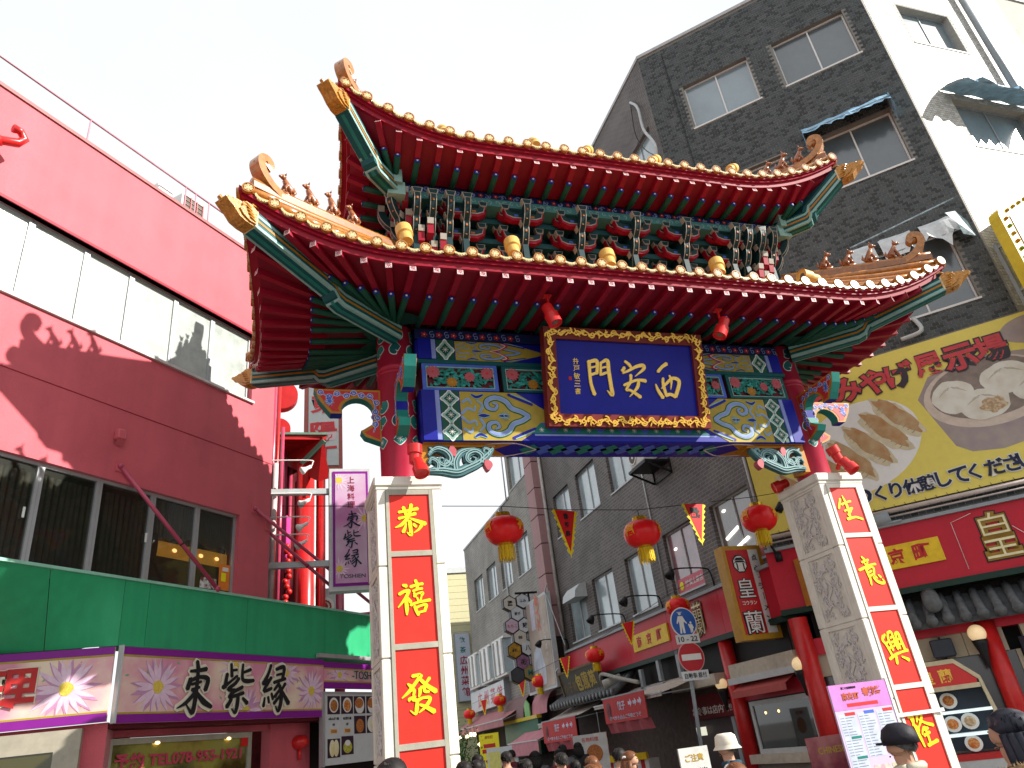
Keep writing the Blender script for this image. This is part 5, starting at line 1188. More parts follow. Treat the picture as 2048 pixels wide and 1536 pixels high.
def tiles(F, x0, x1, z0, z1, holes, mats, par, nsingle=300, near=None, pw=.15, ph=.083, gap=.013, proud=.007):
    mbs = [MB(F) for _ in mats]; one = MB(); one.box(0, pw-gap, -proud, .002, 0, ph-gap); mes = [meshof('wall_tile', one, m_) for m_ in mats]
    rnd = random.Random(11); L_ = []
    r_ = 0; z = z0
    while z+ph <= z1:
        x = x0-(pw/2 if r_ % 2 else 0)
        while x < x1:
            a, b = max(x, x0), min(x+pw-gap, x1)
            if b-a > .02 and not any(a < h[1] and b > h[0] and z < h[3] and z+ph > h[2] for h in holes): L_.append((x, z, a, b))
            x += pw
        z += ph; r_ += 1
    if near: L_.sort(key=lambda q: (q[0]-near[0])**2+(q[1]-near[1])**2)
    k = 0
    for i, (x, z, a, b) in enumerate(L_):
        j = rnd.choices(range(len(mats)), (5, 3, 2))[0]
        if k < nsingle and b-a > pw-gap-.001: inst('wall_tile', mes[j], F @ T(a, 0, z), par); k += 1
        else:
            y0 = -proud-rnd.uniform(0, .001)
            mbs[j].add([(a,y0,z),(b,y0,z),(b,y0,z+ph-gap),(a,y0,z+ph-gap),(a,0,z),(b,0,z),(b,0,z+ph-gap),(a,0,z+ph-gap)], [(0,1,2,3),(0,4,5,1),(1,5,6,2),(2,6,7,3),(3,7,4,0)])
    big = MB(); n = 0
    for j, mb in enumerate(mbs):
        n0 = len(big.v); big.v += mb.v; big.f += [[q+n0 for q in f] for f in mb.f]; big.mi += [j]*len(mb.f); big.sm += [False]*len(mb.f)
    ob('tile_cladding', big, mats, par, kind='stuff')
tiles(CF, -6.31, .03, 8.85, 21.28, co, TG, TW, 290, (-1.2, 12.3))
tiles(CF, -6.31, .03, 4.95, 5.25, co, TG, TW, 0)
tiles(SF, .05, 6.0, 9.0, 21.28, so_, TC, TW, 0)
m = MB(CF); m.box(-6.33, .08, -.05, .3, 21.3, 21.42); ob('roof_edge', m, mat('pale roof edge', (.45,.45,.44), .5), TW)
m = MB(SF); m.box(-.0, 9, -.05, .3, 21.3, 21.42); ob('roof_edge', m, mat('pale roof edge', (0,0,0)), TW)
GT = mat('tower window glass', (.2,.26,.29), .1, spec=.9, var=.2, scale=.6, coat=1)
GT2 = mat('tower window net curtain', (.09,.11,.12), .15, spec=.8, var=.1, scale=3, coat=1)
for i, (a, b, z, t) in enumerate(co):
    P = window(TW, CF, a, b, z, t, 2, .16, GT if z > 16 and a < -4 else GT2, WHITE, .04, WHITE)
for a, b, z, t in so_: window(TW, SF, a, b, z, t, 2, .2, GT, GREY, .05, WHITE)
lw = [(-2.16, -.37), (-4.87, -3.14), (-7.6, -5.9), (-10.45, -8.6), (-13.0, -11.25)]
lo = [(a, b, z, t) for a, b in lw for z, t in ((4.93, 6.7), (8.95, 10.68), (12.95, 14.7), (17.0, 18.7))]
BR = brickmat('brown grey tile relief', (.085,.075,.07), (.12,.105,.1), (.2,.185,.165), .26, .1, .009)
m = MB(LA); wallband(LA, -13.8, -.0, 4.7, 21.3, lo, .3, m); ob('lane_wall', m, BR, TW)
m = MB(LA); m.box(-13.8, 0, -.03, .3, 21.3, 21.42); ob('roof_edge', m, mat('pale roof edge', (0,0,0)), TW)
for i, (a, b, z, t) in enumerate(lo):
    g = GLASS_PALE
    if z < 5 and i < 8: g = mat('window onto pink lit shop', (.28,.13,.15), .08, spec=1, var=.6, scale=1.2, coat=1) if a > -6 and a < -3 else (mat('window onto lit restaurant', (.13,.11,.09), .06, spec=1, var=.5, scale=1.2, coat=1) if a > -3 else mat('pinkish reflecting glass', (.45,.33,.34), .1, spec=1, var=.5, scale=.9, coat=1))
    window(TW, LA, a, b, z, t, 2, .14, g, LGREY if z < 5 else STEEL, .04, LGREY)
# inner core so the windows have something behind them
ob('tower_core', MB(CF).box(-6.0, -.3, .32, 5.5, 0, 21.2), DARK, TW); ob('tower_core', MB(LA).box(-13.6, -.3, .32, 5, 0, 21.2), DARK, TW); ob('tower_core', MB(SF).box(.2, 8.8, .32, 5, 0, 21.2), DARK, TW)
# lit ceiling lights behind the two lowest windows
for x, z in ((-1.75, 6.45), (-4.5, 6.2)): ob('ceiling_light', MB(LA).ball((x, .14, z), .09, 10, (1, .2, .45)), mat('white ceiling light', (.9,.9,.85), .5, emit=((1,.97,.9), 1.4), var=0), TW)
for a, b in (((-1.95, 5.35), (-1.0, 5.55)), ((-1.0, 6.0), (-.45, 6.1)), ((-1.9, 5.75), (-1.3, 5.9))): ob('strip_light', MB(LA).bar((a[0], .135, a[1]), (b[0], .135, b[1]), .05, .06), mat('white ceiling light', (0,0,0)), TW)
m = MB(LA); m.box(-4.75, -3.25, .12, .135, 4.97, 5.32); text(m, '南京 ', -4.4, 5.15, .2, .12); P = ob('window_poster', MB(LA).box(-4.75, -3.25, .125, .14, 4.97, 5.35), mat('pink shop poster', (.6,.12,.17), .4), TW)
m = MB(LA); text(m, '雑貨土産店', -3.85, 5.16, .17, .125, .02, w=.95); ob('poster_lettering', m, WHITE, P)
ob('poster_emblem', MB(LA).ball((-4.55, .12, 5.15), .12, 10, (1, .1, 1)), LEM, P)
ob('window_poster', MB(LA).box(-2.0, -.45, .12, .14, 4.97, 5.25), mat('pink shop poster', (0,0,0)), TW)
# downpipes and cables
m = MB(LA); m.smooth = True; m.cyl((-13.75, -.09, 3.6), (-13.75, -.09, 21), .07, 10); ob('drain_pipe', m, mat('weathered white pipe', (.55,.52,.48), .5, var=.25, scale=3), TW)
m = MB(LA); m.smooth = True; m.cyl((-5.25, -.03, 5.0), (-5.25, -.03, 9.6), .022, 8); ob('conduit', m, LGREY, TW)
m = MB(LA); m.smooth = True; m.cyl((-.1, -.06, 4.8), (-.1, -.06, 8.9), .045, 8); ob('drain_pipe', m, LGREY, TW)
m = MB(LA); m.smooth = True; m.tube(catmull([(-.9, -.05, 20.3), (-.5, -.12, 19.6), (-.45, -.15, 18.6), (-.1, -.15, 17.6), (-.3, -.1, 17.0)], 6), .045, 8); ob('loose_hose', m, LGREY, TW)
m = MB(LA); m.smooth = True; m.tube(catmull([(-.9, -.05, 20.3), (-1.0, -.1, 19.0), (-.7, -.12, 18.0), (-.2, -.1, 17.2)], 6), .015, 6); ob('loose_cable', m, BLK, TW)
m = MB(CF); m.smooth = True; m.cyl((-5.55, -.03, 9), (-5.55, -.03, 21), .014, 6); ob('wall_cable', m, BLK, TW)
m = MB(SF); m.smooth = True; m.cyl((4.1, -.15, 16.2), (4.1, -.15, 21.3), .09, 10); ob('drain_pipe', m, GREY, TW)
m = MB(CF); m.smooth = True; m.tube(catmull([(-1.9, -.1, 9.4), (-1.85, -.2, 9.0), (-2.3, -.15, 8.95)], 5), .05, 8); ob('loose_hose', m, LGREY, TW)
# window hood on the lane wall
o = thing('vent_hood', 'curved pale metal vent hood on the brown tile wall', 'vent hood', LA @ T(-11.6, -.3, 6.3))
ob('hood', MB(LA @ T(-12.35, 0, 0) @ Matrix.Rotation(pi/2, 4, 'Z') @ T(0,0,0)).prism([(0, 6.25), (0, 6.75), (-.12, 6.8), (-.3, 6.74), (-.42, 6.6), (-.48, 6.25)], -1.25, 0) if False else MB(LA).add([(-12.3,0,6.75),(-11.0,0,6.75),(-11.0,-.25,6.72),(-12.3,-.25,6.72),(-11.0,-.45,6.5),(-12.3,-.45,6.5),(-11.0,-.5,6.25),(-12.3,-.5,6.25),(-11,0,6.25),(-12.3,0,6.25)], [(0,1,2,3),(3,2,4,5),(5,4,6,7),(7,6,8,9),(1,8,6,4,2),(0,3,5,7,9)]), LGREY, o)
# air conditioner on a black bracket
o = thing('air_conditioner', 'white air conditioner on a black wall bracket beside a window', 'air conditioner', LA @ T(-4.05, -.4, 8.7))
ob('casing', MB(LA).rbox(-4.5, -3.6, -.78, -.4, 8.63, 9.27, .02), mat('grubby white casing', (.55,.55,.52), .5, var=.15), o)
m = MB(LA @ T(-4.25, -.785, 8.95, 0, pi/2)); m.lathe([(.24, -.01), (.24, .02), (.2, .02), (.2, 0)], 20); m.lathe([(.001, .01), (.06, .01)], 12); ob('fan_guard', m, WHITE, o)
ob('fan_recess', MB(LA @ T(-4.25, -.785, 8.95, 0, pi/2)).lathe([(.001, .004), (.2, .004)], 20), mat('brown fan recess', (.12,.1,.08), .6), o)
m = MB(LA); m.box(-4.62, -3.5, -.82, 0, 8.55, 8.6)
for x in (-4.6, -3.52): m.bar((x, -.8, 8.55), (x, -.02, 8.21), .05); m.bar((x, -.02, 8.21), (x, -.02, 8.65), .05)
m.bar((-4.6, -.02, 8.21), (-3.52, -.02, 8.21), .05); m.bar((-4.6, -.8, 8.54), (-3.52, -.8, 8.54), .05); ob('wall_bracket', m, BLK, o)
# torn tarpaulins over the windows
TP = mat('blue tarpaulin', (.3,.5,.66), .55, var=.3, scale=4, bump=.6, bscale=8); TPW = mat('torn white sheet', (.6,.62,.62), .6, var=.15, bump=.6, bscale=8)
def tarp(F, x0, x1, zt, drop, out, mt, lab, seed, tat=.08, par=None, cut=None):
    rnd = random.Random(seed); m = MB(F); m.smooth = False; n = 22; P = []; fs = []
    ph = [rnd.uniform(-1, 1) for _ in range(n+1)]
    for k in range(n+1):
        x = x0+(x1-x0)*k/n; wv = .03*ph[k]+.02*math.sin(k*1.7)
        for j in range(4):
            t = j/3; P.append((x+.02*ph[k], -.02-(out+wv)*t-.02*math.sin(k+j), zt-.02*abs(math.sin(k*.9))-drop*t**1.6*(1+.3*ph[k]*tat*6*t)))
    for k in range(n):
        for j in range(3):
            if cut and j < 3 and (k in cut): continue
            a = k*4+j; fs.append((a, a+4, a+5, a+1))
    m.add(P, fs); 
    o = thing('torn_tarpaulin', lab, 'tarpaulin', F @ T((x0+x1)/2, -.2, zt), 'torn tarpaulins over the tower windows')
    ob('sheet', m, mt, o)
    m = MB(F); m.bar((x0, -out*.9, zt-drop*.8), (x0, 0, zt), .02); m.bar((x1, -out*.9, zt-drop*.8), (x1, 0, zt), .02); m.bar((x0, -out*.9, zt-drop*.8), (x1, -out*.9, zt-drop*.8), .02); ob('support_rods', m, GREY, o); return o
o = tarp(CF, -2.62, -.45, 15.8, .5, .5, TP, 'blue tarpaulin sagging over the tower window behind the upper roof corner', 3)
m = MB(CF); m.add([(-2.62, -.5, 15.5), (-2.62, 0, 15.72), (-2.6, -.15, 14.95), (-2.64, -.3, 15.1)], [(0,1,2,3)]); m.add([(-.45, -.5, 15.5), (-.45, 0, 15.7), (-.42, -.05, 14.9), (-.4, -.4, 15.15)], [(0,1,2,3)]); ob('hanging_flap', m, TP, o)
o = tarp(CF, -2.6, -.3, 11.7, .75, .32, TPW, 'ragged white sheet over the window behind the lower roof end', 8, .2, cut=(5, 13, 14))
m = MB(CF); m.add([(-.5, -.55, 11.5), (-.25, -.3, 11.6), (-.1, -.2, 11.3), (-.05, -.1, 10.9), (-.3, -.3, 10.95), (-.35, -.45, 11.2)], [(0,1,2,3,4,5)]); m.bar((-2.6, -.5, 11.5), (-.2, -.45, 11.85), .03); ob('hanging_flap', m, mat('ragged blue white tarp', (.35,.45,.5), .6, var=.4, scale=9), o)
m = MB(CF)
for k in range(6): m.box(-2.45+k*.33, -2.2+k*.33, -.05, -.03, 11.1, 11.4)
tarp(SF, 1.2, 4.6, 15.95, .4, .75, TP, 'blue tarpaulin torn over the sunlit flank window', 12, .25)
# ---- big banner
BN = thing('food_banner', 'huge yellow vinyl banner with photos of steamed buns and dumplings', 'banner', CF @ T(-3, -.12, 5.3))
YB = mat('yellow vinyl print', (.74,.62,.13), .4, var=.04, bump=.05, bscale=8)
ob('vinyl_sheet', MB(CF).box(-6.35, .45, -.14, -.12, 5.3, 8.75), YB, BN)
m = MB(CF); m.smooth = True; m.cyl((-6.4, -.13, 5.22), (.5, -.13, 5.22), .05, 10); m.cyl((-6.4, -.13, 5.1), (.5, -.13, 5.1), .02, 8); ob('lower_rail', m, mat('pinkish pipe', (.5,.42,.38), .4), BN)
m = MB(CF)
for k in range(34): x = -6.3+k*.205; m.bar((x, -.145, 5.34), (x+.06, -.16, 5.15), .008)
ob('lashing', m, BLK, BN)
def blob(m, x, z, rx, rz, y, rot=0, n=28, wob=.04, seed=0, xmax=.44):
    rnd = random.Random(seed); p1, p2 = rnd.uniform(0, 6), rnd.uniform(0, 6); P = []
    for k in range(n):
        a = 2*pi*k/n; r = 1+wob*math.sin(5*a+p1)+wob*.6*math.sin(9*a+p2); u, v = rx*r*math.cos(a), rz*r*math.sin(a)
        P.append((min(xmax, x+u*math.cos(rot)-v*math.sin(rot)), max(5.32, min(8.73, z+u*math.sin(rot)+v*math.cos(rot)))))
    m.prism(P, y-.0015, y)
BAM = mat2('bamboo steamer print', (.4,.33,.28), (.3,.24,.25), 3, .3, .7, .4); BUN = mat2('steamed bun print', (.72,.7,.62), (.6,.55,.44), 3.5, .4, .75, .4)
FIL = mat2('meat filling print', (.4,.26,.14), (.6,.48,.32), 18); GYO = mat2('fried dumpling print', (.5,.36,.2), (.42,.2,.07), 4, .35, .7, .4); GYL = mat('dumpling skin print', (.62,.55,.38), .4, var=.12); PLT = mat('white plate print', (.78,.77,.74), .4, var=.04); SHD = mat('grey print shade', (.3,.28,.26), .4)
m = MB(CF); y = -.141
m.m = 4; m.prism([(-2.45, 7.45), (-2.1, 6.25), (-1.85, 6.05), (-1.3, 5.96), (-.6, 6.05), (.0, 6.3), (.44, 6.7), (.44, 7.8), (-1.2, 8.1), (-2.1, 7.9)], y-.0015, y)
ob('printed_steamer', m, [BUN]*4+[BAM], BN)
m = MB(CF); m.m = 0; blob(m, -1.15, 7.25, 1.22, .78, y-.0017, .0, 36, 0); ob('printed_steamer_rim', m, mat('pale bamboo print', (.6,.5,.42), .4, var=.1), BN)
m = MB(CF); blob(m, -1.12, 7.32, 1.1, .66, y-.0034, .0, 36, 0); ob('printed_steamer_inside', m, mat('steamer shadow print', (.25,.2,.17), .4, var=.2), BN)
for i, (x, z, rx, rz) in enumerate(((-1.78, 7.3, .42, .38), (-.72, 7.42, .5, .36), (-1.3, 6.98, .48, .34), (-.3, 7.1, .45, .32))):
    m = MB(CF); blob(m, x, z, rx, rz, y-.0052-.0016*i, 0, 28, .03, i); P = ob('printed_bun', m, BUN, BN)
    m = MB(CF)
    for k in range(6): a = .5+k*.42; stroke(m, [(x+rx*.12*math.cos(a), z+rz*.45+.05*math.sin(a), .004), (x+rx*.5*math.cos(a), z+rz*.1+rz*.5*math.sin(a), .012), (x+rx*.75*math.cos(a), z-rz*.15+rz*.6*math.sin(a), .003)], y-.0068-.0016*i, .0006, 3)
    ob('bun_fold', m, mat('bun fold print', (.5,.45,.36), .4), P)
m = MB(CF); blob(m, -1.15, 6.92, .24, .17, y-.0125, 0, 24, .12, 5); ob('printed_filling', m, FIL, BN)
m = MB(CF); blob(m, .1, 8.35, .6, .32, y-.0017, 0, 30, 0); ob('printed_lid', m, BAM, BN)
m = MB(CF); blob(m, -3.9, 6.75, 1.35, .98, y-.0001, .35, 40, 0); ob('printed_plate', m, PLT, BN)
for i, (x, z) in enumerate(((-2.97, 7.2), (-3.3, 6.95), (-3.72, 6.72), (-4.15, 6.5), (-4.6, 6.3), (-5.0, 6.15), (-5.4, 6.0))):
    m = MB(CF); blob(m, x, z, .66, .24, y-.0018-.0016*i, -.95, 30, .07, i); P = ob('printed_dumpling', m, GYL, BN)
    m = MB(CF); blob(m, x+.02, z+.05, .58, .17, y-.0026-.0016*i, -.95, 26, .1, i+9); ob('printed_crust', m, GYO, P)
    m = MB(CF)
    for k in range(9):
        t = -.45+.9*k/8; cx_, cz_ = x-.09+t*.55, z-.09-t*.78; stroke(m, [(cx_, cz_, .003), (cx_+.05, cz_+.02, .012), (cx_+.12, cz_+.08, .003)], y-.0034-.0016*i, .0005, 2)
    ob('dumpling_pleat', m, mat('pleat shade print', (.4,.3,.16), .4), P)
def bntext(chars, hs, m1, m2, yy, g1, b1, nm):
    for c, x, z, h in chars:
        m = MB(CF); text(m, c, x, z, h*1.12, yy, g1); ob(nm+'_outline', m, m1, BN)
        m = MB(CF); text(m, c, x, z, h, yy-.008, b1); ob(nm, m, m2, BN)
bntext([(c, x, 8.14, .6) for c, x in zip('おみやげ展示場', (-4.35, -3.76, -3.15, -2.6, -1.98, -1.37, -.76))], None, mat('dark outline print', (.05,.04,.05), .4), mat('soft red print', (.55,.06,.07), .4), -.153, .075, .035, 'banner_character')
bntext([(c, x, 5.63, .34) for c, x in zip('ごゆっくり休憩してください', (-4.95, -4.6, -4.2, -3.82, -3.5, -3.18, -2.88, -2.56, -2.26, -1.98, -1.6, -1.28, -1.0))], None, WHITE, mat('navy print', (.02,.025,.06), .4), -.153, .07, .03, 'banner_character')
# ---- red shop board round the corner
RB = mat('red board paint', (.5,.016,.035), .4, var=.1, streak=2)
o = thing('red_shop_board', 'long red restaurant board with gold lettering wrapping the tower corner', 'shop sign', CF @ T(-3, -.3, 3.6))
ob('board_panel', MB(CF).box(-6.5, .6, -.22, 0, 3.62, 4.88), RB, o)
for a, b in ((-13.3, -10.6), (-10.59, -7.9), (-7.89, -5.2), (-5.19, -2.4), (-2.39, .0)): ob('board_panel', MB(LA).box(a, b, -.22, 0, 3.53, 4.6), RB, o)
ob('board_capping', MB(CF).box(-6.5, .6, -.3, 0, 4.88, 4.95), GREY, o); ob('board_capping', MB(LA).box(-13.35, .0, -.3, 0, 4.6, 4.68), GREY, o)
ob('board_soffit', MB(CF).box(-6.5, .6, -.3, .1, 3.5, 3.62), mat('dark green eave paint', (.012,.035,.025), .5), o); ob('board_soffit', MB(LA).box(-13.35, .0, -.3, .1, 3.4, 3.53), mat('dark green eave paint', (0,0,0)), o)
for F, x0, x1, z in ((CF, -4.75, -3.07, 4.25), (LA, -7.5, -5.2, 4.05)):
    P = ob('yellow_plate', MB(F).box(x0, x1, -.27, -.22, z-.24, z+.24), mat('warm yellow plate', (.75,.5,.02), .4), o)
    for i, c in enumerate('南京町'):
        m = MB(F); text(m, c, x0+(x1-x0)*(.2+.29*i), z, .32, -.27, .03, warp=.1); ob('plate_character', m, MIDRED, P)
def neon(c, F, x, z, h, nm, w=None):
    P = ob(nm, text(MB(F), c, x, z, h*1.08, -.24, .07, w=(w or h)*1.05), mat('amber sign body', (.3,.17,.02), .4), o)
    ob('sign_edge', text(MB(F), c, x, z, h*1.14, -.228, .1, w=(w or h)*1.12), BLK, P)
    ob('neon_tube', text(MB(F), c, x, z, h, -.262, -.01, w=(w or h)), mat('pale gold tube', (.75,.68,.4), .3), P)
neon('皇', CF, -2.05, 4.3, .88, 'gold_character', .62); neon('蘭', LA, -3.45, 4.08, .8, 'gold_character', .45); neon('皇', LA, -4.4, 4.05, .75, 'gold_character', .45)
m = MB(CF); m.smooth = True; m.tube([(-2.35, -.26, 4.8), (-2.75, -.26, 4.7), (-2.75, -.26, 3.75)], .006, 5); m.tube([(-1.75, -.26, 4.4), (-1.5, -.26, 4.1)], .006, 5); ob('neon_cable', m, WHITE, o)
m = MB(CF); m.smooth = True; m.cyl((-4.3, -.3, 5.02), (-3.8, -.3, 5.08), .13, 14); m.box(-4.5, -3.6, -.34, -.2, 4.93, 4.97); o = thing('wall_loudspeaker', 'grey cylinder loudspeaker above the red board', 'loudspeaker', CF @ T(-4, -.3, 4.9)); ob('housing', m, GREY, o)
# ---- grey tiled eave under the board
PT = mat('grey pantile', (.1,.105,.11), .4, var=.3, scale=8)
def pantiles(F, x0, x1, zt, zb, out, lab, sp=.26, r=.075, name='tiled_eave', cat='tiled eave'):
    o = thing(name, lab, cat, F @ T((x0+x1)/2, -out, zb))
    ob('eave_deck', MB(F).add([(x0,0,zt),(x1,0,zt),(x1,-out,zb),(x0,-out,zb),(x0,0,zt-.12),(x1,0,zt-.12),(x1,-out,zb-.1),(x0,-out,zb-.1)], [(0,1,2,3),(7,6,5,4),(3,2,6,7),(0,3,7,4),(1,5,6,2)]), mat('dark pan tile', (.06,.065,.07), .5, var=.3), o)
    n = int((x1-x0)/sp); tm = MB(F)
    for k in range(n+1):
        x = x0+k*(x1-x0)/n; m = MB(F); m.smooth = True
        m.tube([(x, .0, zt+.03), (x, -out*.5, (zt+zb)/2+.01), (x, -out-.06, zb+.02)], [r, r, r*1.05], 10); m.tube([(x, -out-.05, zb+.02), (x, -out-.09, zb+.015)], [r*1.25, r*1.25], 12); ob('pantile', m, PT, o)
    return o
o = pantiles(CF, -4.6, .4, 3.35, 2.85, .7, 'dark grey tiled eave under the red board on the corner shop', .28, .085)
m = MB(CF); m.smooth = True; m.cyl((-3.6, -.75, 3.2), (-3.6, -.2, 3.4), .16, 14); m.ball((-3.6, -.78, 3.18), .17, 12, (1, .4, 1)); ob('ridge_tile', m, PT, o)
# beige lintel, red columns, dark entrance, lamps on the corner shop
BEI = mat('beige lintel plaster', (.42,.36,.27), .6, var=.08)
SH = thing('corner_shopfront', 'corner restaurant front with red columns, beige lintels and dark windows', 'shopfront', CF @ T(-3, 0, 0))
for a, b in ((-6.3, -4.4), (-4.39, -3.3), (-3.29, -2.6), (-2.3, .6)): ob('lintel_block', MB(CF).box(a, b, -.18, .1, 2.2, 2.62 if a < -3 else 2.7), BEI, SH)
ob('red_frieze', MB(CF).box(-6.3, .6, -.25, .1, 2.62, 2.95), RB, SH)
ob('dark_entrance', MB(CF).box(-6.3, .6, .0, .25, 0, 2.2), mat('dark entrance glass', (.02,.008,.01), .15, spec=.8, var=.4, coat=.5), SH)
m = MB(CF); m.smooth = True; m.cyl((-2.85, -.3, 0), (-2.85, -.3, 2.9), .17, 20); ob('round_column', m, RC, SH)
ob('beige_post', MB(CF).box(-2.5, -2.42, -.08, .0, 0, 2.2), BEI, SH); ob('sign_valance', MB(CF).box(-2.4, .6, -.25, -.2, 2.05, 2.4), mat('dark plum awning', (.015,.01,.02), .5), SH)
def globe(F, x, y, z, r, lab, par=None):
    o = thing('globe_lamp', lab, 'lamp', F @ T(x, y, z), 'cream globe lamps on black sconces')
    m = MB(F); m.smooth = True; m.ball((x, y, z), r, 18); ob('lamp_globe', m, mat('cream globe glass', (.8,.62,.4), .3, emit=((1,.7,.35), .25), var=.05, coat=.5), o)
    m = MB(F); m.smooth = True; m.lathe([(.001, -.62), (.03, -.6), (.06, -.4), (.12, -.2), (.14, -.12), (.001, -.1)], 12, T(x, y, z)); m.bar((x, y, z-.3), (x, y+.15, z-.35), .05); ob('sconce', m, BLK, o)
globe(CF, -3.05, -.5, 2.55, .16, 'cream globe lamp on the red column right of the white pillar')
globe(LA, .15, -.3, 2.5, .15, 'cream globe lamp on the corner column left of the white pillar')
globe(LA, -3.0, -.3, 2.45, .15, 'cream globe lamp beside the road sign pole')
o = thing('wall_speaker', 'dark blue grey box speaker below the tiled eave', 'speaker', CF @ T(-3.7, -.4, 2.2)); ob('cabinet', MB(CF).rbox(-3.9, -3.5, -.5, -.25, 2.22, 2.55, .02), mat('blue black plastic', (.03,.035,.05), .35), o); ob('speaker_mount', MB(CF).box(-3.72, -3.68, -.3, -.18, 2.15, 2.6), BLK, o)
# food display case
DC = thing('food_display_case', 'cream framed display case of plastic food with a red header', 'display case', CF @ T(-3.8, -.4, 0))
CRF = mat('cream frame paint', (.6,.53,.36), .4)
ob('case_frame', MB(CF).prism([(-4.9, 2.18), (-3.6, 2.18), (-3.25, 1.83), (-3.1, .6), (-3.18, .6), (-3.3, 1.78), (-3.62, 2.1), (-4.9, 2.1)], -.42, -.1), CRF, DC)
P = ob('red_header', MB(CF).prism([(-4.9, 2.1), (-3.62, 2.1), (-3.32, 1.79), (-3.34, 1.72), (-4.9, 1.72)], -.4, -.3), LAMPR, DC); ob('header_rail', MB(CF).box(-4.9, -3.3, -.42, -.3, 1.64, 1.72), CRF, DC)
ob('header_character', text(MB(CF), '蘭', -3.82, 1.9, .24, -.405, .02), GOLD, P); ob('header_character', text(MB(CF), '皇', -4.15, 1.9, .24, -.405, .02), GOLD, P)
ob('case_back', MB(CF).box(-4.9, -3.2, -.12, -.1, .6, 1.64), mat('dark case lining', (.02,.03,.045), .4), DC)
for z in (1.24, .85): ob('glass_shelf', MB(CF).box(-4.9, -3.25, -.42, -.12, z, z+.05), mat('glowing glass shelf edge', (.75,.85,.85), .1, spec=1, emit=((.8,.95,1), .35)), DC)  # shelf brightness is put into the material as a faint glow
ob('case_sill', MB(CF).box(-4.9, -3.2, -.44, -.1, .45, .55), MIDRED, DC); ob('menu_panel', MB(CF).box(-4.9, -3.2, -.43, -.12, 0, .45), LGREY, DC)
for i, (x, z, c) in enumerate(((-3.92, 1.45, 0), (-3.98, 1.05, 1), (-3.68, 1.07, 2), (-3.75, .7, 1), (-4.3, 1.45, 2), (-4.3, 1.05, 0))):
    m = MB(CF @ T(x, -.25, z, 0, R(68))); m.smooth = True; m.lathe([(.001, 0), (.06, .0), (.15, .05), (.145, .055), (.001, .03)], 18); P = ob('display_plate', m, WHITE, DC)
    m = MB(CF @ T(x, -.25, z, 0, R(68))); m.ball((0, 0, .045), .1, 12, (1, 1, .35)); ob('plastic_dish', m, [FD[0], FD[1], FIL][c], P)
# marquee sign with bulbs at the right edge
o = thing('bulb_sign', 'red sign with a yellow frame of coloured bulbs on the sunlit flank', 'sign', (14.8, -1.0, 7))
MQ = T(0, -1.0, 0)
ob('yellow_frame', MB(MQ).prism([(13.38, 10.62), (13.42, 10.76), (13.56, 10.88), (16.4, 12.5), (16.4, 7.0), (13.38, 7.0)], -.0, .25), mat('yellow sign frame', (.62,.45,.02), .35), o)
ob('inner_rim', MB(MQ).prism([(13.68, 10.64), (16.3, 12.1), (16.3, 7.0), (13.68, 7.0)], -.02, .0), mat('mauve grey rim', (.35,.28,.32), .4), o)
P = ob('red_face', MB(MQ).prism([(13.8, 10.6), (16.2, 11.95), (16.2, 7.0), (13.8, 7.0)], -.026, -.02), mat('coral red sign face', (.6,.05,.08), .4), o)
m = MB(MQ); text(m, '神戸南京町', 14.5, 10.83, .2, -.026, .01, rot=.5); ob('sign_lettering', m, WHITE, P)
for k in range(15):
    z = 10.55-k*.2; m = MB(MQ); m.smooth = True; m.ball((13.53, -.02, z), .045, 10); ob('bulb', m, [mat('orange bulb', (.6,.2,.02), .2), mat('green bulb', (.2,.3,.03), .2), mat('amber bulb', (.5,.3,.03), .2)][k % 3], o)
for k in range(9):
    m = MB(MQ); m.smooth = True; m.ball((13.7+k*.25, -.02, 10.8+k*.142), .045, 10); ob('bulb', m, MATS['amber bulb'], o)
m = MB(); m.bar((14.2, -.15, 10.6), (14.2, -.2, 6.5), .08); m.bar((14.2, -.1, 10.5), (14.2, -.95, 10.3), .06); m.bar((14.2, -.1, 9.3), (14.2, -.95, 9.3), .06); ob('support_frame', m, GREY, o)

# ================================================================== far lane buildings
B2 = thing('brown_tile_building', 'farther brown grey tiled building with a pink stepped pilaster and white bay windows', 'building', LA @ T(-21, 0, 0))
b2 = [(-26.8, -24.9), (-24.05, -22.2), (-21.3, -19.53), (-18.57, -16.7)]
bo = [(a, b, 8.7, 10.42) for a, b in b2]
m = MB(LA); wallband(LA, -28.5, -13.9, 3.2, 12.62, bo, .3, m)
m2 = wallband(LA, -18.75, -13.9, 12.62, 20.0, [(-18.4, -15.75, 12.87, 14.65)], .3, m); ob('lane_wall', m, brickmat('light brown tile relief', (.19,.175,.155), (.24,.225,.2), (.33,.31,.28), .3, .12, .01), B2)
ob('building_core', MB(LA).box(-28.3, -14, .35, 6, 0, 12.5).box(-18.6, -14, .35, 6, 12.5, 19.8), DARK, B2)
ob('far_flank', MB(LA).box(-18.78, -18.75, .05, 6, 12.62, 20.0), mat('pale stucco flank', (.5,.5,.48), .7), B2)
for a, b, z, t in bo + [(-18.4, -15.75, 12.87, 14.65)]: window(B2, LA, a, b, z, t, 2, .15, GLASS_PALE, LGREY, .05, LGREY)
m = MB(LA); m.box(-28.55, -18.75, -.04, .3, 12.62, 12.72); ob('roof_edge', m, MATS['pale roof edge'], B2)
zz = [5.3, 6.5, 7.76, 9.0, 10.2, 11.4, 12.6, 13.9, 15.2, 16.5, 18, 20]
PKM = mat('dusty pink render', (.36,.2,.2), .6, streak=3)
for a, b in zip(zz[:-1], zz[1:]): ob('pilaster_block', MB(LA).box(-14.75, -13.78, -.47, .1, a+.02, b-.02), PKM, B2)
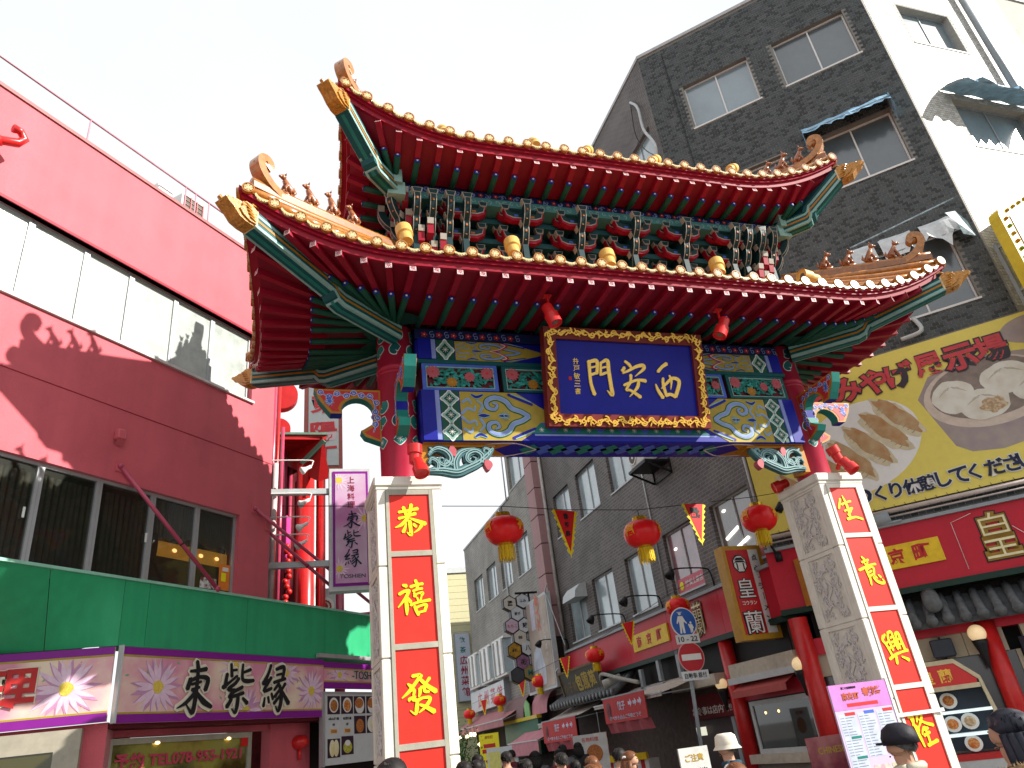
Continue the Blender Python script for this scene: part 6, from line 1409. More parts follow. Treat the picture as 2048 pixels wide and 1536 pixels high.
ob('pilaster_core', MB(LA).box(-14.7, -13.82, -.42, .1, 3.5, 20), mat('dark pilaster joint', (.03,.02,.02), .7), B2)
for k, (x0, x1) in enumerate(((-28.0, -25.9), (-25.4, -23.2), (-22.8, -20.7))):
    m = MB(LA); d = .5; P = None
    F0 = LA
    m.box(x0, x1, -d*.9, 0, 6.38, 6.48).box(x0, x1, -d*.9, 0, 4.74, 4.84)
    for x in (x0, x0+.28, (x0+x1)/2, x1-.28, x1): y = -.02 if x in (x0, x1) else -d; m.box(x-.05, x+.05, y-.03, y+.05, 4.84, 6.38)
    P = ob('bay_window', m, WHITE, B2)
    ob('pane', MB(LA).box(x0+.3, x1-.3, -d+.02, -d+.03, 4.84, 6.38), mat('bay glass over curtains', (.22,.2,.17), .1, spec=.9, var=.6, scale=1.4, coat=1), P)
    for s_ in (0, 1):
        a = (x0, 0) if s_ == 0 else (x1, 0); b = (x0+.28, -d) if s_ == 0 else (x1-.28, -d)
        ob('pane', MB(LA).add([(a[0], a[1], 4.84), (b[0], b[1], 4.84), (b[0], b[1], 6.38), (a[0], a[1], 6.38)], [(0,1,2,3)]), GLASS_PALE, P)
m = MB(LA); m.smooth = True; m.cyl((-20.4, -.06, 4.8), (-20.4, -.06, 12.6), .05, 8); m.cyl((-19.0, -.06, 12.6), (-19.0, -.06, 15.5), .04, 8); ob('drain_pipe', m, LGREY, B2)
o = thing('white_shop_sign', 'long white shop sign with pinkish red characters below the bay windows', 'sign', LA @ T(-25, -.3, 3.6))
P = ob('sign_box', MB(LA).box(-28.6, -21.9, -.3, 0, 3.6, 4.62), mat('white acrylic sign', (.6,.62,.64), .35), o); ob('sign_end', MB(LA).box(-21.9, -21.86, -.31, .5, 3.55, 4.66), GREY, o)
for i, c in enumerate('広州菜館'): ob('sign_character', text(MB(LA), c, -26.6+i*1.3, 4.1, .72, -.3, .02, w=.9), mat('rose red character', (.5,.08,.12), .4), P)
YBd = thing('yellow_siding_building', 'pale yellow building with horizontal siding closing the lane', 'building', (10, 36, 0))
YS = mat('pale yellow siding', (.55,.52,.32), .6, var=.05)
for k in range(30): ob('siding_board', MB().box(8.4, 13.5, 36-.012*(1), 36.3, k*.4, k*.4+.385), YS, YBd)
ob('building_core', MB().box(8.42, 13.5, 36.05, 44, 0, 11.95), mat('siding joint shade', (.2,.18,.1), .8), YBd); ob('roof_edge', MB().box(8.3, 13.6, 35.9, 44, 12.0, 12.35), LGREY, YBd)
m = MB()
for k in range(8): m.bar((8.5+k*.25, 36.2, 12.35), (8.5+k*.25, 36.2, 13.2), .03)
m.bar((8.4, 36.2, 13.2), (10.6, 36.2, 13.2), .04); m.box(8.6, 9.6, 38, 40, 12.3, 14.6); ob('roof_railing', m, mat('washed out roof metal', (.6,.6,.6), .5), YBd)
o = thing('vertical_white_sign', 'narrow vertical white sign with green and red characters on yellow siding', 'sign', (9.7, 35.8, 4.4))
P = ob('sign_panel', MB().box(9.27, 10.14, 35.7, 35.95, 4.45, 8.25), mat('pale blue white sign', (.52,.57,.66), .4, var=.04), o); ob('sign_frame', MB().box(9.23, 10.18, 35.72, 35.98, 4.41, 8.29), GREY, o)
for i, c in enumerate('飲茶広州菜館'): ob('sign_character', text(MB(), c, 9.7, (7.86, 7.3, 6.7, 6.13, 5.56, 4.95)[i], .36 if i < 2 else .5, 35.7, .02), TEAL if i < 2 else mat('wine red character', (.35,.02,.05), .4), P)
# hexagonal sign cluster
HX = thing('hexagon_sign_cluster', 'cluster of hexagonal shop signs hung from a black wall bracket', 'sign', (8.5, 20.5, 4))
hexs = [(8.19, 7.08, '蘆', 0), (8.77, 7.15, 'ふみ', 1), (8.47, 6.64, '愛子', 1), (8.18, 6.16, 'もちこ', 2), (8.74, 6.15, '蘇', 1), (8.48, 5.68, '88', 0), (8.18, 5.19, '本格', 3), (8.76, 5.25, '八', 1), (8.48, 4.72, '花', 4), (8.2, 4.23, '', 5), (8.74, 4.3, 'M', 6)]
HC = [mat('warm white acrylic', (.55,.52,.45), .3), mat('cool white acrylic', (.55,.58,.6), .3), mat('pale pink acrylic', (.55,.42,.5), .3), mat('amber brown acrylic', (.4,.22,.03), .3, var=.5), mat('plum acrylic', (.25,.12,.2), .3, var=.5), mat('charcoal acrylic', (.06,.065,.07), .3), mat('olive acrylic', (.25,.2,.08), .3)]
for x, z, s_, c in hexs:
    hx = lambda r: [(x+r*math.cos(pi/6+k*pi/3), z+r*math.sin(pi/6+k*pi/3)) for k in range(6)]
    P = ob('hexagon_sign', MB().prism(hx(.335), 20.5, 20.8), BLK, HX)
    ob('sign_face', MB().prism(hx(.295), 20.49, 20.5), HC[c], P)
    if s_: ob('sign_lettering', text(MB(), s_, x, z, .22 if len(s_) == 1 else .13, 20.49, .02), TEAL if s_ == 'M' else BLK if c != 2 else PINK, P)
m = MB(); m.bar((8.5, 20.65, 7.5), (9.5, 20.65, 7.5), .08); m.bar((9.1, 20.65, 7.5), (9.1, 20.65, 6.9), .08); m.bar((8.95, 20.65, 3.9), (8.95, 20.65, 7.5), .06); ob('wall_bracket', m, BLK, HX)
# tall advertising board
LD = LA @ T(1.5, -.5, -.2) @ Matrix.Diagonal((1, 1, 1, 1))
AD = thing('advertising_board', 'tall tan advertising board with a white jacketed figure and dark red strip', 'sign', LD @ T(-16.6, -.2, 3.7))
ob('board_frame', MB(LD).box(-18.35, -14.95, -.22, -.02, 3.68, 7.2), LGREY, AD)
ob('board_face', MB(LD).box(-18.25, -15.05, -.235, -.22, 3.78, 7.1), mat2('tan photo print', (.34,.26,.2), (.5,.42,.36), 1.2, .3, .7, .4), AD)
ob('red_strip', MB(LD).box(-18.25, -17.5, -.24, -.235, 3.78, 7.1), mat2('dark red ink print', (.06,.015,.03), (.2,.02,.03), 3, .4, .6, .4), AD)
m = MB(LD); m.prism([(-17.2, 3.9), (-17.3, 4.6), (-17.1, 5.2), (-16.6, 5.4), (-16.2, 5.2), (-15.9, 4.5), (-16.0, 3.9)], -.243, -.236); ob('printed_jacket', m, mat2('white jacket print', (.62,.66,.72), (.45,.48,.55), 2), AD)
ob('printed_lit_patch', MB(LD).prism([(-17.0, 6.0), (-16.95, 7.1), (-16.45, 7.1), (-16.5, 6.0)], -.243, -.236), mat('pale lilac print', (.55,.52,.6), .4), AD)
ob('board_lettering', vtext(MB(LD), '新世界人の包', -17.85, 6.7, .3, .42, -.242), mat('white print', (.7,.7,.7), .4), AD); ob('board_lettering', vtext(MB(LD), '龍と鳳凰店', -15.5, 6.2, .2, .3, -.24), MATS['white print'], AD)
ob('board_lettering', text(MB(LD), '大人気', -16.1, 6.6, .5, -.24, .04, rot=pi/2), mat('coral print', (.6,.2,.15), .4), AD)
m = MB(LD)
for z in (4.2, 7.2): m.bar((-18.2, -.2, z), (-18.2, .1, z), .04); m.bar((-15, -.2, z), (-13.6, -.6, z), .04)
m.bar((-15, -.2, 7.2), (-13.9, -.1, 5.0), .02); ob('stay_rods', m, LGREY, AD)
# black and gold plaque above grey tiled roof
o = thing('black_gold_plaque', 'dark wooden plaque with dull gold characters above the small tiled roof', 'sign', LA @ T(-11.5, -.4, 2.95))
PQ = LA @ T(-11.5, -.42, 2.95) @ Matrix.Rotation(R(12), 4, 'X')
ob('plaque_board', MB(PQ).box(-1.8, 1.75, -.06, .02, 0, .95), mat('dark olive plaque', (.035,.03,.018), .4), o)
m = MB(PQ)
for a, b, c, d in ((-1.85, 1.8, -.05, .02), (-1.85, 1.8, .93, 1.0), (-1.85, -1.78, .02, .93), (1.73, 1.8, .02, .93)): m.box(a, b, -.09, .03, c, d)
ob('plaque_frame', m, mat('brown gold frame', (.14,.09,.03), .4), o)
for i, c in enumerate('小子龍'): ob('plaque_character', text(MB(PQ), c, -1.4+i*.42, .42, .34, -.06, .02), mat('dim gold character', (.14,.08,.02), .4), o)
for i, c in enumerate('包薫苑'): ob('plaque_character', text(MB(PQ), c, -.1+i*.62, .5, .56, -.06, .04), mat('dull gold character', (.4,.27,.03), .35, metal=.3), o)
pantiles(LA, -14.0, -8.3, 3.35, 2.8, .8, 'small grey tiled roof over the lane shop below the plaque', .3, .085)
o = thing('ridge_ornament', 'pale curved ridge ornament on the small tiled roof', 'ridge ornament', LA @ T(-8.6, -.5, 3.0)); m = MB(LA); m.smooth = True; m.tube(catmull([(-9.6, -.6, 3.3), (-9.1, -.75, 3.42), (-8.2, -.65, 3.2), (-7.3, -.4, 2.95)], 6), .06, 8); m.cyl((-8.9, -.85, 3.05), (-8.7, -.3, 3.2), .17, 12); ob('ornament', m, mat('pale grey render', (.35,.34,.3), .6), o)
# vertical sign box in front of the lane shops
o = thing('restaurant_sign_box', 'red and white vertical sign box with gold sides hung over the lane', 'sign', (9.1, 5.1, 3.15))
GB = mat('mustard box paint', (.45,.24,.02), .4); 
ob('box', MB().box(8.55, 9.6, 5.0, 5.32, 3.13, 5.22), GB, o); P = ob('red_face', MB().box(8.64, 9.22, 4.985, 5.0, 3.25, 5.12), mat('sign red acrylic', (.5,.015,.02), .35), o)
P2 = ob('white_face', MB().box(9.22, 9.48, 4.985, 5.0, 3.25, 5.12), mat('sign white acrylic', (.62,.62,.6), .35), o)
for c, z, h in (('皇', 4.25, .42), ('蘭', 3.5, .48)):
    ob('character_outline', text(MB(), c, 8.93, z, h*1.1, 4.984, .035), BLK, P); ob('white_character', text(MB(), c, 8.93, z, h, 4.974, .0), WHITE, P)
ob('kana_lettering', text(MB(), 'コウラン', 8.93, 3.92, .09, 4.98, .02, w=.38), WHITE, P)
m = MB(); m.m = 0; m.prism([(8.93+.2*math.cos(pi/8+k*pi/4), 4.8+.22*math.sin(pi/8+k*pi/4)) for k in range(8)], 4.98, 4.985); m.m = 1; m.prism([(8.93+.17*math.cos(pi/8+k*pi/4), 4.8+.19*math.sin(pi/8+k*pi/4)) for k in range(8)], 4.976, 4.98)
m.m = 0; m.box(8.83, 8.86, 4.97, 4.976, 4.66, 4.82); m.box(9.0, 9.03, 4.97, 4.976, 4.66, 4.82); m.prism([(8.76, 4.8), (8.82, 4.83), (9.04, 4.83), (9.1, 4.8), (9.03, 4.87), (8.83, 4.87)], 4.97, 4.976); m.prism([(8.8, 4.88), (9.06, 4.88), (9.0, 4.94), (8.86, 4.94)], 4.97, 4.976); ob('gate_emblem', m, [BLK, WHITE], P)
for c, z in zip('点心・ラ|メン', (4.93, 4.68, 4.47, 4.27, 4.05, 3.8, 3.55)):
    ob('black_lettering', MB().box(9.342, 9.358, 4.98, 4.985, z-.08, z+.08) if c == '|' else text(MB(), c, 9.35, z, .03 if c == '・' else .14, 4.985, .015), BLK, P2)
o = thing('amber_sign_box', 'plain amber sign box half hidden behind the red and white one', 'sign', (9.3, 4.8, 3.3)); ob('box', MB().box(9.62, 10.1, 3.75, 4.0, 3.6, 4.6), mat('amber sign plastic', (.45,.18,.03), .4), o)
# shop fronts at street level on the lane
LS = thing('lane_shopfront', 'lane shopfronts with red posts, cream canopies and dark openings', 'shopfront', LA @ T(-5, 0, 0))
ob('back_wall', MB(LA).box(-13.7, 0, .0, .3, 0, 3.4), mat('brown shop wall', (.09,.06,.05), .7, var=.3), LS)
m = MB(LA); m.smooth = True; m.cyl((-2.7, -.1, 0), (-2.7, -.1, 3.4), .19, 16); ob('round_column', m, RC, LS); m = MB(LA); m.smooth = True; m.cyl((.3, -.15, 0), (.3, -.15, 3.4), .2, 16); ob('round_column', m, RC, LS)
CRC = mat('cream canopy sheet', (.5,.44,.35), .6, var=.15)
ob('canopy_board', MB(LA).box(-2.45, .1, -.35, 0, 2.5, 2.8), CRC, LS); ob('canopy_edge', MB(LA).box(-2.5, .12, -.42, -.35, 2.36, 2.5), LGREY, LS)
ob('roller_awning', MB(LA).add([(-2.3,-.1,2.4),(-.2,-.1,2.4),(-.2,-.5,2.2),(-2.3,-.5,2.2),(-2.3,-.5,2.06),(-.2,-.5,2.06)], [(0,1,2,3),(3,2,5,4)]), mat('salmon red awning', (.42,.08,.07), .6), LS)
ob('red_frieze', MB(LA).box(-2.5, .1, -.06, 0, 1.98, 2.3), RB, LS)
P = window(LS, LA @ T(0, -.1, 0), -2.3, .0, .85, 1.95, 1, .0, mat2('dark restaurant glass', (.008,.01,.01), (.03,.04,.04), 1.2, .4, .7, .05, 1), LGREY, .1)
for x in (-1.75, -1.25): ob('lit_lamp', MB(LA).ball((x, -.1, 1.68), .03, 8, (1, .4, 1)), WARM, P)
ob('window_ledge', MB(LA).box(-2.6, .2, -.25, 0, .66, .85), CRC, LS); ob('base_wall', MB(LA).box(-2.6, .2, -.12, 0, 0, .66), mat('taupe base wall', (.22,.18,.15), .7), LS)
ob('canopy_board', MB(LA).box(-5.2, -2.9, -.5, 0, 2.45, 2.7), CRC, LS); P = ob('red_frieze', MB(LA).box(-5.2, -2.9, -.1, 0, 1.72, 2.3), mat('deep red valance', (.14,.008,.012), .6), LS)
ob('valance_lettering', text(MB(LA), 'お食事は店内で!!', -4.05, 1.92, .2, -.1, .01, w=1.95), WHITE, P)
ob('dark_opening', MB(LA).box(-5.2, -2.9, -.03, 0, 0, 1.7), mat('dark wine opening', (.03,.006,.01), .4), LS); ob('door_post', MB(LA).box(-3.25, -3.1, -.09, 0, 0, 1.7), GREY, LS)
ob('lit_notice', MB(LA).box(-4.95, -4.5, -.14, -.1, 1.35, 1.55), mat('lit notice', (.7,.7,.55), .5, emit=((1,1,.8), .4)), LS)
m = MB(LA); m.box(-7.4, -7.25, -.3, -.2, 2.75, 3.3).box(-6.2, -6.05, -.3, -.2, 2.85, 3.4).box(-7.4, -6.0, -.3, -.2, 2.72, 2.8).box(-5.0, -4.85, -.3, -.2, 2.8, 3.5); ob('steel_frame', m, GREY, LS)
ob('dark_slot', MB(LA).box(-8.2, -.3, -.02, 0, 2.6, 3.4), DARK, LS)
# awnings
def awning(F, x0, x1, zb, zf, out, mt, lab, val=.25, scal=True, name='awning'):
    o = thing(name, lab, 'awning', F @ T((x0+x1)/2, -out, zf))
    m = MB(F); n = 10; P = []; fs = []
    for k in range(n+1):
        x = x0+(x1-x0)*k/n
        for j in range(4): t = j/3; P.append((x, -.05-out*t, zb+(zf-zb)*t-.04*math.sin(t*pi)))
    for k in range(n):
        for j in range(3): a = k*4+j; fs.append((a, a+4, a+5, a+1))
    m.add(P, fs); ob('canvas', m, mt, o)
    m = MB(F); N = int((x1-x0)/.14)
    for k in range(N):
        a, b = x0+(x1-x0)*k/N, x0+(x1-x0)*(k+1)/N; c = (a+b)/2; y = -out-.05
        m.add([(a,y,zf),(b,y,zf),(b,y,zf-val),(c,y-.01,zf-val-(.05 if scal else 0)),(a,y,zf-val)], [(0,1,2,3,4)])
    ob('valance', m, mt, o); ob('front_bar', MB(F).bar((x0, -out-.05, zf+.01), (x1, -out-.05, zf+.01), .04), LGREY, o)
    for x in (x0, x1): ob('side_arm', MB(F).bar((x, -.05, zb-.35), (x, -out-.03, zf-.03), .03), GREY, o)
    return o
PA = mat('faded pink awning canvas', (.4,.17,.18), .7, var=.12, scale=3); PA2 = mat('rose awning canvas', (.5,.2,.23), .7, var=.12, scale=3)
awning(LA, -29, -19.5, 3.45, 2.83, 1.15, PA, 'long faded pink awning below the white shop sign')
awning(LA, -18.6, -14.6, 2.45, 1.8, 1.3, PA2, 'pink and cream awning below the green stall panel', .45)
awning(LA, -14.2, -10.8, 2.75, 2.3, 1.35, mat('cream striped canvas', (.5,.42,.36), .7, var=.15), 'cream awning between the two red hanging banners', .1)
awning(LA, -8.4, -3.9, 2.85, 2.45, 1.45, mat('cream striped canvas', (0,0,0)), 'cream awning behind the road sign pole', .08, False)
o = thing('stall_kiosk', 'dark green stall panel with a brown domed awning and yellow trim', 'stall', LA @ T(-19, -.5, 0))
ob('green_panel', MB(LA).box(-21.6, -16.7, -.55, -.4, 1.3, 2.62), mat('bottle green panel', (.01,.1,.06), .5), o); ob('yellow_trim', MB(LA).box(-21.7, -16.6, -.62, -.4, 2.62, 2.75), mat('gold yellow trim', (.55,.42,.02), .4), o)
m = MB(LA); m.smooth = True
m.add([(x, -.6*math.cos(a), 2.75+.95*math.sin(a)) for x in (-21.6, -18.4) for a in [pi/2*k/8 for k in range(9)]], [(k, k+1, k+10, k+9) for k in range(8)]); ob('domed_awning', m, mat('mauve brown canvas', (.2,.12,.12), .7), o)
m = MB(LA); m.prism([(-18.2, 2.75), (-18.2, 3.2), (-17.9, 3.4), (-17.5, 3.2), (-17.5, 2.75)], -.6, -.55); ob('green_sign', m, mat('leaf green sign', (.15,.4,.1), .4), o)
m = MB(LA); m.smooth = True; m.add([(x, -.5*math.cos(a), 2.75+.8*math.sin(a)) for x in (-17.6, -15.6) for a in [pi/2*k/8 for k in range(9)]], [(k, k+1, k+10, k+9) for k in range(8)]); ob('pink_awning', m, PA2, o)
ob('stall_opening', MB(LA).box(-29, -13.8, -.05, .05, 0, 3.3), mat('dark shop depth', (.03,.02,.015), .8, var=.5, scale=1), LS)
for k, (x, y, z) in enumerate(((-27.2, -1.4, 2.45), (-25.6, -1.4, 2.43), (-25.2, -1.3, 2.5), (-24.1, -1.4, 2.46), (-22.9, -1.3, 2.07), (-23.6, -1.3, 2.0), (-21, -1.2, 2.0))):
    o = thing('bare_bulb', 'warm bare bulb glowing under the long pink awning', 'light bulb', LA @ T(x, y, z), 'bare bulbs under the pink awning'); m = MB(LA); m.smooth = True; m.ball((x, y, z), .09, 8); ob('bulb_glass', m, mat('bare bulb glow', (1,.9,.6), .3, emit=((1,.8,.45), 5), var=0), o); ob('bulb_cord', MB(LA).bar((x, y, z+.08), (x, y, z+.4), .012), BLK, o)
# red hanging banners
RBN = mat('red banner cloth', (.5,.03,.03), .6, bump=.2, bscale=6); 
for (y0, y1, z0, z1, lab) in ((9.15, 11.9, 1.93, 2.58, 'red hanging banner with three white arrows left of the road sign'), (14.3, 17.6, 1.65, 2.32, 'red hanging banner with a folded corner farther down the lane')):
    F = T(8.0, 0, 0, -pi/2); o = thing('hanging_banner', lab, 'banner', (8, (y0+y1)/2, z0-.3), 'red hanging banners')
    x0, x1 = -y1, -y0; w_ = x1-x0
    P = ob('banner_cloth', MB(F).box(x0, x1, -.02, .0, z0, z1), RBN, o)
    m = MB(F); n = 16; Q = [(x0+w_*k/n, .02+.05*math.sin(k*1.3)+.08*j, z0-.26*j) for k in range(n+1) for j in (0, 1)]; m.add(Q, [(2*k, 2*k+2, 2*k+3, 2*k+1) for k in range(n)]); ob('drooping_hem', m, mat('faded red cloth', (.45,.1,.12), .7), o)
    m = MB(F); m.m = 0; m.prism([(x0+w_*.13+.16*math.cos(k*pi/8), (z0+z1)/2+.22*math.sin(k*pi/8)) for k in range(16)], -.025, -.02); m.m = 1; m.prism([(x0+w_*.13+.12*math.cos(k*pi/8), (z0+z1)/2+.18*math.sin(k*pi/8)) for k in range(16)], -.029, -.025); text(m, '香', x0+w_*.13, (z0+z1)/2, .22, -.03, .02); m.m = 2
    text(m, '餃子', x0+w_*.45, z1-.24, .24, -.022, .03, w=.5); text(m, '食べ歩き点心ご予約どうぞ', x0+w_*.5, z0+.12, .11, -.022, .01, w=w_*.75)
    for k in range(3): a = x0+w_*(.62+.11*k); zc = z1-.22; m.prism([(a, zc+.04), (a+.12, zc+.04), (a+.12, zc+.1), (a+.24, zc), (a+.12, zc-.1), (a+.12, zc-.04), (a, zc-.04)], -.026, -.02)
    ob('banner_print', m, [BLK, mat('dark red roundel', (.2,.01,.03), .5), mat('pale lilac lettering', (.55,.52,.65), .5)], P)
    ob('banner_rod', MB(F).bar((x0-.1, .0, z1+.02), (x1+.1, .0, z1+.02), .035), GREY, o)
# small standing things along the lane
o = thing('yellow_flag_banner', 'yellow vertical flag banner with a red character in the lane', 'flag', (8, 25, 0)); F = T(8.0, 25.0, 0, -pi/4)
P = ob('flag_cloth', MB(F).box(-.55, .45, -.01, .0, .5, 2.35), LEM, o); ob('flag_print', text(MB(F), 'ラ', -.05, 1.55, .8, -.01, .05), MIDRED, P); ob('flag_print', text(MB(F), '南京町', -.05, 2.2, .14, -.01, .02), OCH, P); ob('flag_pole', MB(F).bar((-.6, 0, 0), (-.6, 0, 2.45), .03), BLK, o)
o = thing('cartoon_box_sign', 'white box sign with a yellow panel beside the yellow flag', 'sign', (8, 23.2, 0)); F = T(8.0, 23.0, 0, -pi/3); ob('box', MB(F).box(-1.0, .8, 0, .3, .7, 1.75), LGREY, o); ob('yellow_panel', MB(F).box(-.9, -.2, -.01, 0, .8, 1.6), mat('pale yellow panel', (.6,.55,.15), .4), o); ob('sign_legs', MB(F).box(-.9, -.8, .1, .2, 0, .7).box(.6, .7, .1, .2, 0, .7), GREY, o)
o = thing('standing_sign_board', 'white standing sign board with gold and red lettering behind the road sign pole', 'sign', (5.65, 3, 0)); P = ob('board', MB().box(5.38, 5.95, 3, 3.04, .2, 1.28), mat('white poster board', (.58,.58,.56), .4), o)
ob('gold_lettering', text(MB(), 'ご注意', 5.66, 1.12, .12, 3, .02), mat('ochre lettering', (.45,.3,.05), .4), P); ob('red_lettering', text(MB(), '客', 5.54, .88, .17, 3, .04), MIDRED, P); ob('black_lettering', text(MB(), '迷', 5.8, .88, .16, 3, .01), BLK, P); ob('board_leg', MB().bar((5.5, 3.1, 0), (5.5, 3.05, 1.2), .03).bar((5.8, 3.1, 0), (5.8, 3.05, 1.2), .03), GREY, o)
o = thing('stall_counter', 'food stall counter with a yellow top board and striped skirt', 'stall', (8.2, 11.5, 0)); F = T(8.2, 11.5, 0, -pi/3); ob('yellow_board', MB(F).box(-.8, .8, -.1, 0, .95, 1.12), mat('warm yellow plate', (0,0,0)), o); ob('board_lettering', text(MB(F), '角煮バーガー', 0, 1.03, .1, -.1, .01), MIDRED, o)
m = MB(F)
for k in range(12): m.m = k % 2; m.box(-.8+k*.1333, -.6667+k*.1333, -.02, .5, 0, .95)
ob('striped_skirt', m, [MIDRED, WHITE], o)
o = thing('price_card', 'pink and cream price card on a stand by the food stall', 'sign', (8.1, 12.6, 0)); F = T(7.9, 12.3, 0, -pi/3); ob('card', MB(F).box(-.25, .25, -.02, 0, 1.0, 1.75), mat2('pink cream print', (.5,.12,.18), (.65,.5,.35), 2, .45, .55), o); ob('stand', MB(F).bar((0, .02, 0), (0, .02, 2.3), .02), GREY, o)
o = thing('menu_easel', 'white menu easel with a round brown dish photo in the lane', 'sign', (6.2, 9, 0)); F = T(6.35, 9.3, 0, -.35); ob('easel_board', MB(F).box(-.42, .42, 0, .03, .4, 1.72), mat('white poster board', (0,0,0)), o); ob('dish_photo', MB(F).prism([(.08+.2*math.cos(k*pi/10), 1.28+.2*math.sin(k*pi/10)) for k in range(20)], -.01, 0), FD[2], o); ob('easel_lettering', text(MB(F), '名物料理', 0, 1.6, .1, 0, .01), MIDRED, o); ob('easel_leg', MB(F).bar((-.35, .1, 0), (-.35, .02, 1.5), .03).bar((.35, .1, 0), (.35, .02, 1.5), .03), GREY, o)
# leafy potted shrubs at the far left of the lane
def shrub(x, y, z0, r, n, lab, seed):
    rnd = random.Random(seed); o = thing('potted_shrub', lab, 'shrub', (x, y, 0), 'leafy shrubs by the pillar')
    m = MB(); m.smooth = True; m.lathe([(.001, 0), (.18, 0), (.24, .4), (.2, .38), (.001, .36)], 12, T(x, y, 0)); ob('pot', m, mat('terracotta', (.25,.1,.06), .7), o)
    m = MB(); 
    for k in range(7): a = rnd.uniform(0, 6.3); m.tube([(x, y, .3), (x+.3*r*math.cos(a), y+.3*r*math.sin(a), z0*.8), (x+.7*r*math.cos(a), y+.7*r*math.sin(a), z0+r*.5)], [.025, .018, .006], 5)
    ob('stems', m, mat('bark brown', (.08,.05,.03), .8), o)
    m = MB()
    for k in range(n):
        d = Vector((rnd.gauss(0, .5), rnd.gauss(0, .5), rnd.gauss(0, .5))); d *= r; c = Vector((x, y, z0))+d; a = Vector((rnd.uniform(-1, 1), rnd.uniform(-1, 1), rnd.uniform(-.5, 1))).normalized(); b = a.cross(Vector((rnd.uniform(-1, 1), rnd.uniform(-1, 1), 1))).normalized(); L_ = rnd.uniform(.06, .12)
        m.m = k % 3; m.add([c, c+a*L_*.5+b*L_*.28, c+a*L_, c+a*L_*.5-b*L_*.28], [(0,1,2,3)])
    ob('foliage', m, [mat('fresh leaf green', (.06,.2,.03), .5), mat('mid leaf green', (.03,.11,.02), .5), mat('pale leaf green', (.12,.28,.05), .5)], o, kind='stuff')  # three leaf greens dealt out in turn
shrub(4.4, 16.2, 1.45, .65, 900, 'low bright green shrub at the foot of the left pillar', 4); shrub(5.2, 19, 2.0, .6, 600, 'taller leafy shrub under the pink awning', 5)
# ---- lanterns and pennants on cables
LRD = mat('lantern red silk', (.85,.012,.015), .38, var=.08, scale=9, coat=.3); LGD = mat('lantern gold foil', (.6,.4,.03), .25, metal=.5, var=.2, scale=30); TSL = mat('lantern yellow tassel', (.75,.5,.01), .5, var=.3, scale=40, streak=60)
lm = MB(); lm.smooth = True
prof = [(.12, .26), (.24, .245), (.33, .19), (.385, .09), (.4, 0), (.385, -.09), (.33, -.19), (.24, -.255), (.13, -.275)]
P = []; N = 36
for r, z in prof:
    for k in range(N): a = 2*pi*k/N; q = 1-.035*(1-abs(math.cos(a*6)))**1.0; P.append((r*q*math.cos(a), r*q*math.sin(a), z))
lm.add(P, [(i*N+k, i*N+(k+1) % N, (i+1)*N+(k+1) % N, (i+1)*N+k) for i in range(len(prof)-1) for k in range(N)])
lmesh = meshof('lantern_body', lm, LRD)
m = MB(); m.smooth = False; m.lathe([(.13, .245), (.16, .25), (.15, .35), (.14, .35), (.14, .25)], 16); capm = meshof('gold_collar', m, LGD)
m = MB(); m.lathe([(.14, -.26), (.155, -.34), (.15, -.345)], 16); m.m = 1
for k in range(44): a = 2*pi*k/44; r = .155+.008*(k % 3); L_ = .6+.03*math.sin(k*2.3); m.add([(r*math.cos(a), r*math.sin(a), -.33), (r*math.cos(a+.15), r*math.sin(a+.15), -.33), (r*1.04*math.cos(a+.14), r*1.04*math.sin(a+.14), -L_), (r*1.04*math.cos(a+.01), r*1.04*math.sin(a+.01), -L_)], [(0,1,2,3)])
tasm = meshof('tassel_skirt', m, [LGD, TSL])
m = MB()
for j, a0 in enumerate((0, 2.1, 4.2)):
    q = MB(); text(q, '福', 0, 0, .26, 0, .035, warp=.06)
    for v in q.v:
        a = a0+v[0]/.39; z = v[2]+.05; r = .4*math.sqrt(max(.05, 1-(z/.31)**2*.8))+.006-v[1]*.5; m.v.append((r*math.sin(a), -r*math.cos(a), z))
    n0 = len(m.v)-len(q.v); m.f += [[i+n0 for i in f] for f in q.f]; m.mi += [0]*len(q.f); m.sm += [False]*len(q.f)
charm = meshof('gold_character', m, mat('orange gold print', (.85,.35,.02), .4))
m = MB(); m.bar((0, 0, .3), (0, 0, .5), .012); hookm = meshof('hanging_wire', m, BLK)
def lantern(x, y, z, s_, rot, lab, tilt=0):
    M = T(x, y, z, rot) @ Matrix.Rotation(tilt, 4, 'Y') @ Matrix.Scale(s_, 4)
    o = thing('red_lantern', lab, 'lantern', M, 'red paper lanterns over the lane')
    for n_, me in (('lantern_body', lmesh), ('gold_collar', capm), ('tassel_skirt', tasm), ('gold_character', charm), ('hanging_wire', hookm)): inst(n_, me, M, o)
lantern(2.72, 3, 5.2, .92, .75, 'big red lantern nearest the left pillar under the beam'); lantern(5.52, 3, 5.05, .92, -1.25, 'big red lantern in the middle of the cable under the beam'); lantern(8.27, 3, 5.27, .92, .55, 'big red lantern nearest the right pillar under the beam', .1)
for (x, y, z, r, lab) in ((8.8, 7.93, 4.42, .6, 'red lantern just above the blue road sign'), (8.8, 13.82, 4.03, .3, 'small red lantern in front of the black and gold plaque'), (8.8, 19.7, 3.87, .9, 'small red lantern in front of the tall advertising board'), (8.8, 25.6, 3.68, 0, 'small red lantern in front of the long white shop sign'), (8.8, 31.7, 3.53, .2, 'farthest small red lantern beside the yellow building')): lantern(x, y, z, .8, r, lab)
def cable(pts, lab, r=.008):
    m = MB(); m.smooth = True; m.tube(pts, r, 5); ob('overhead_cable', m, BLK, label=lab, cat='cable')
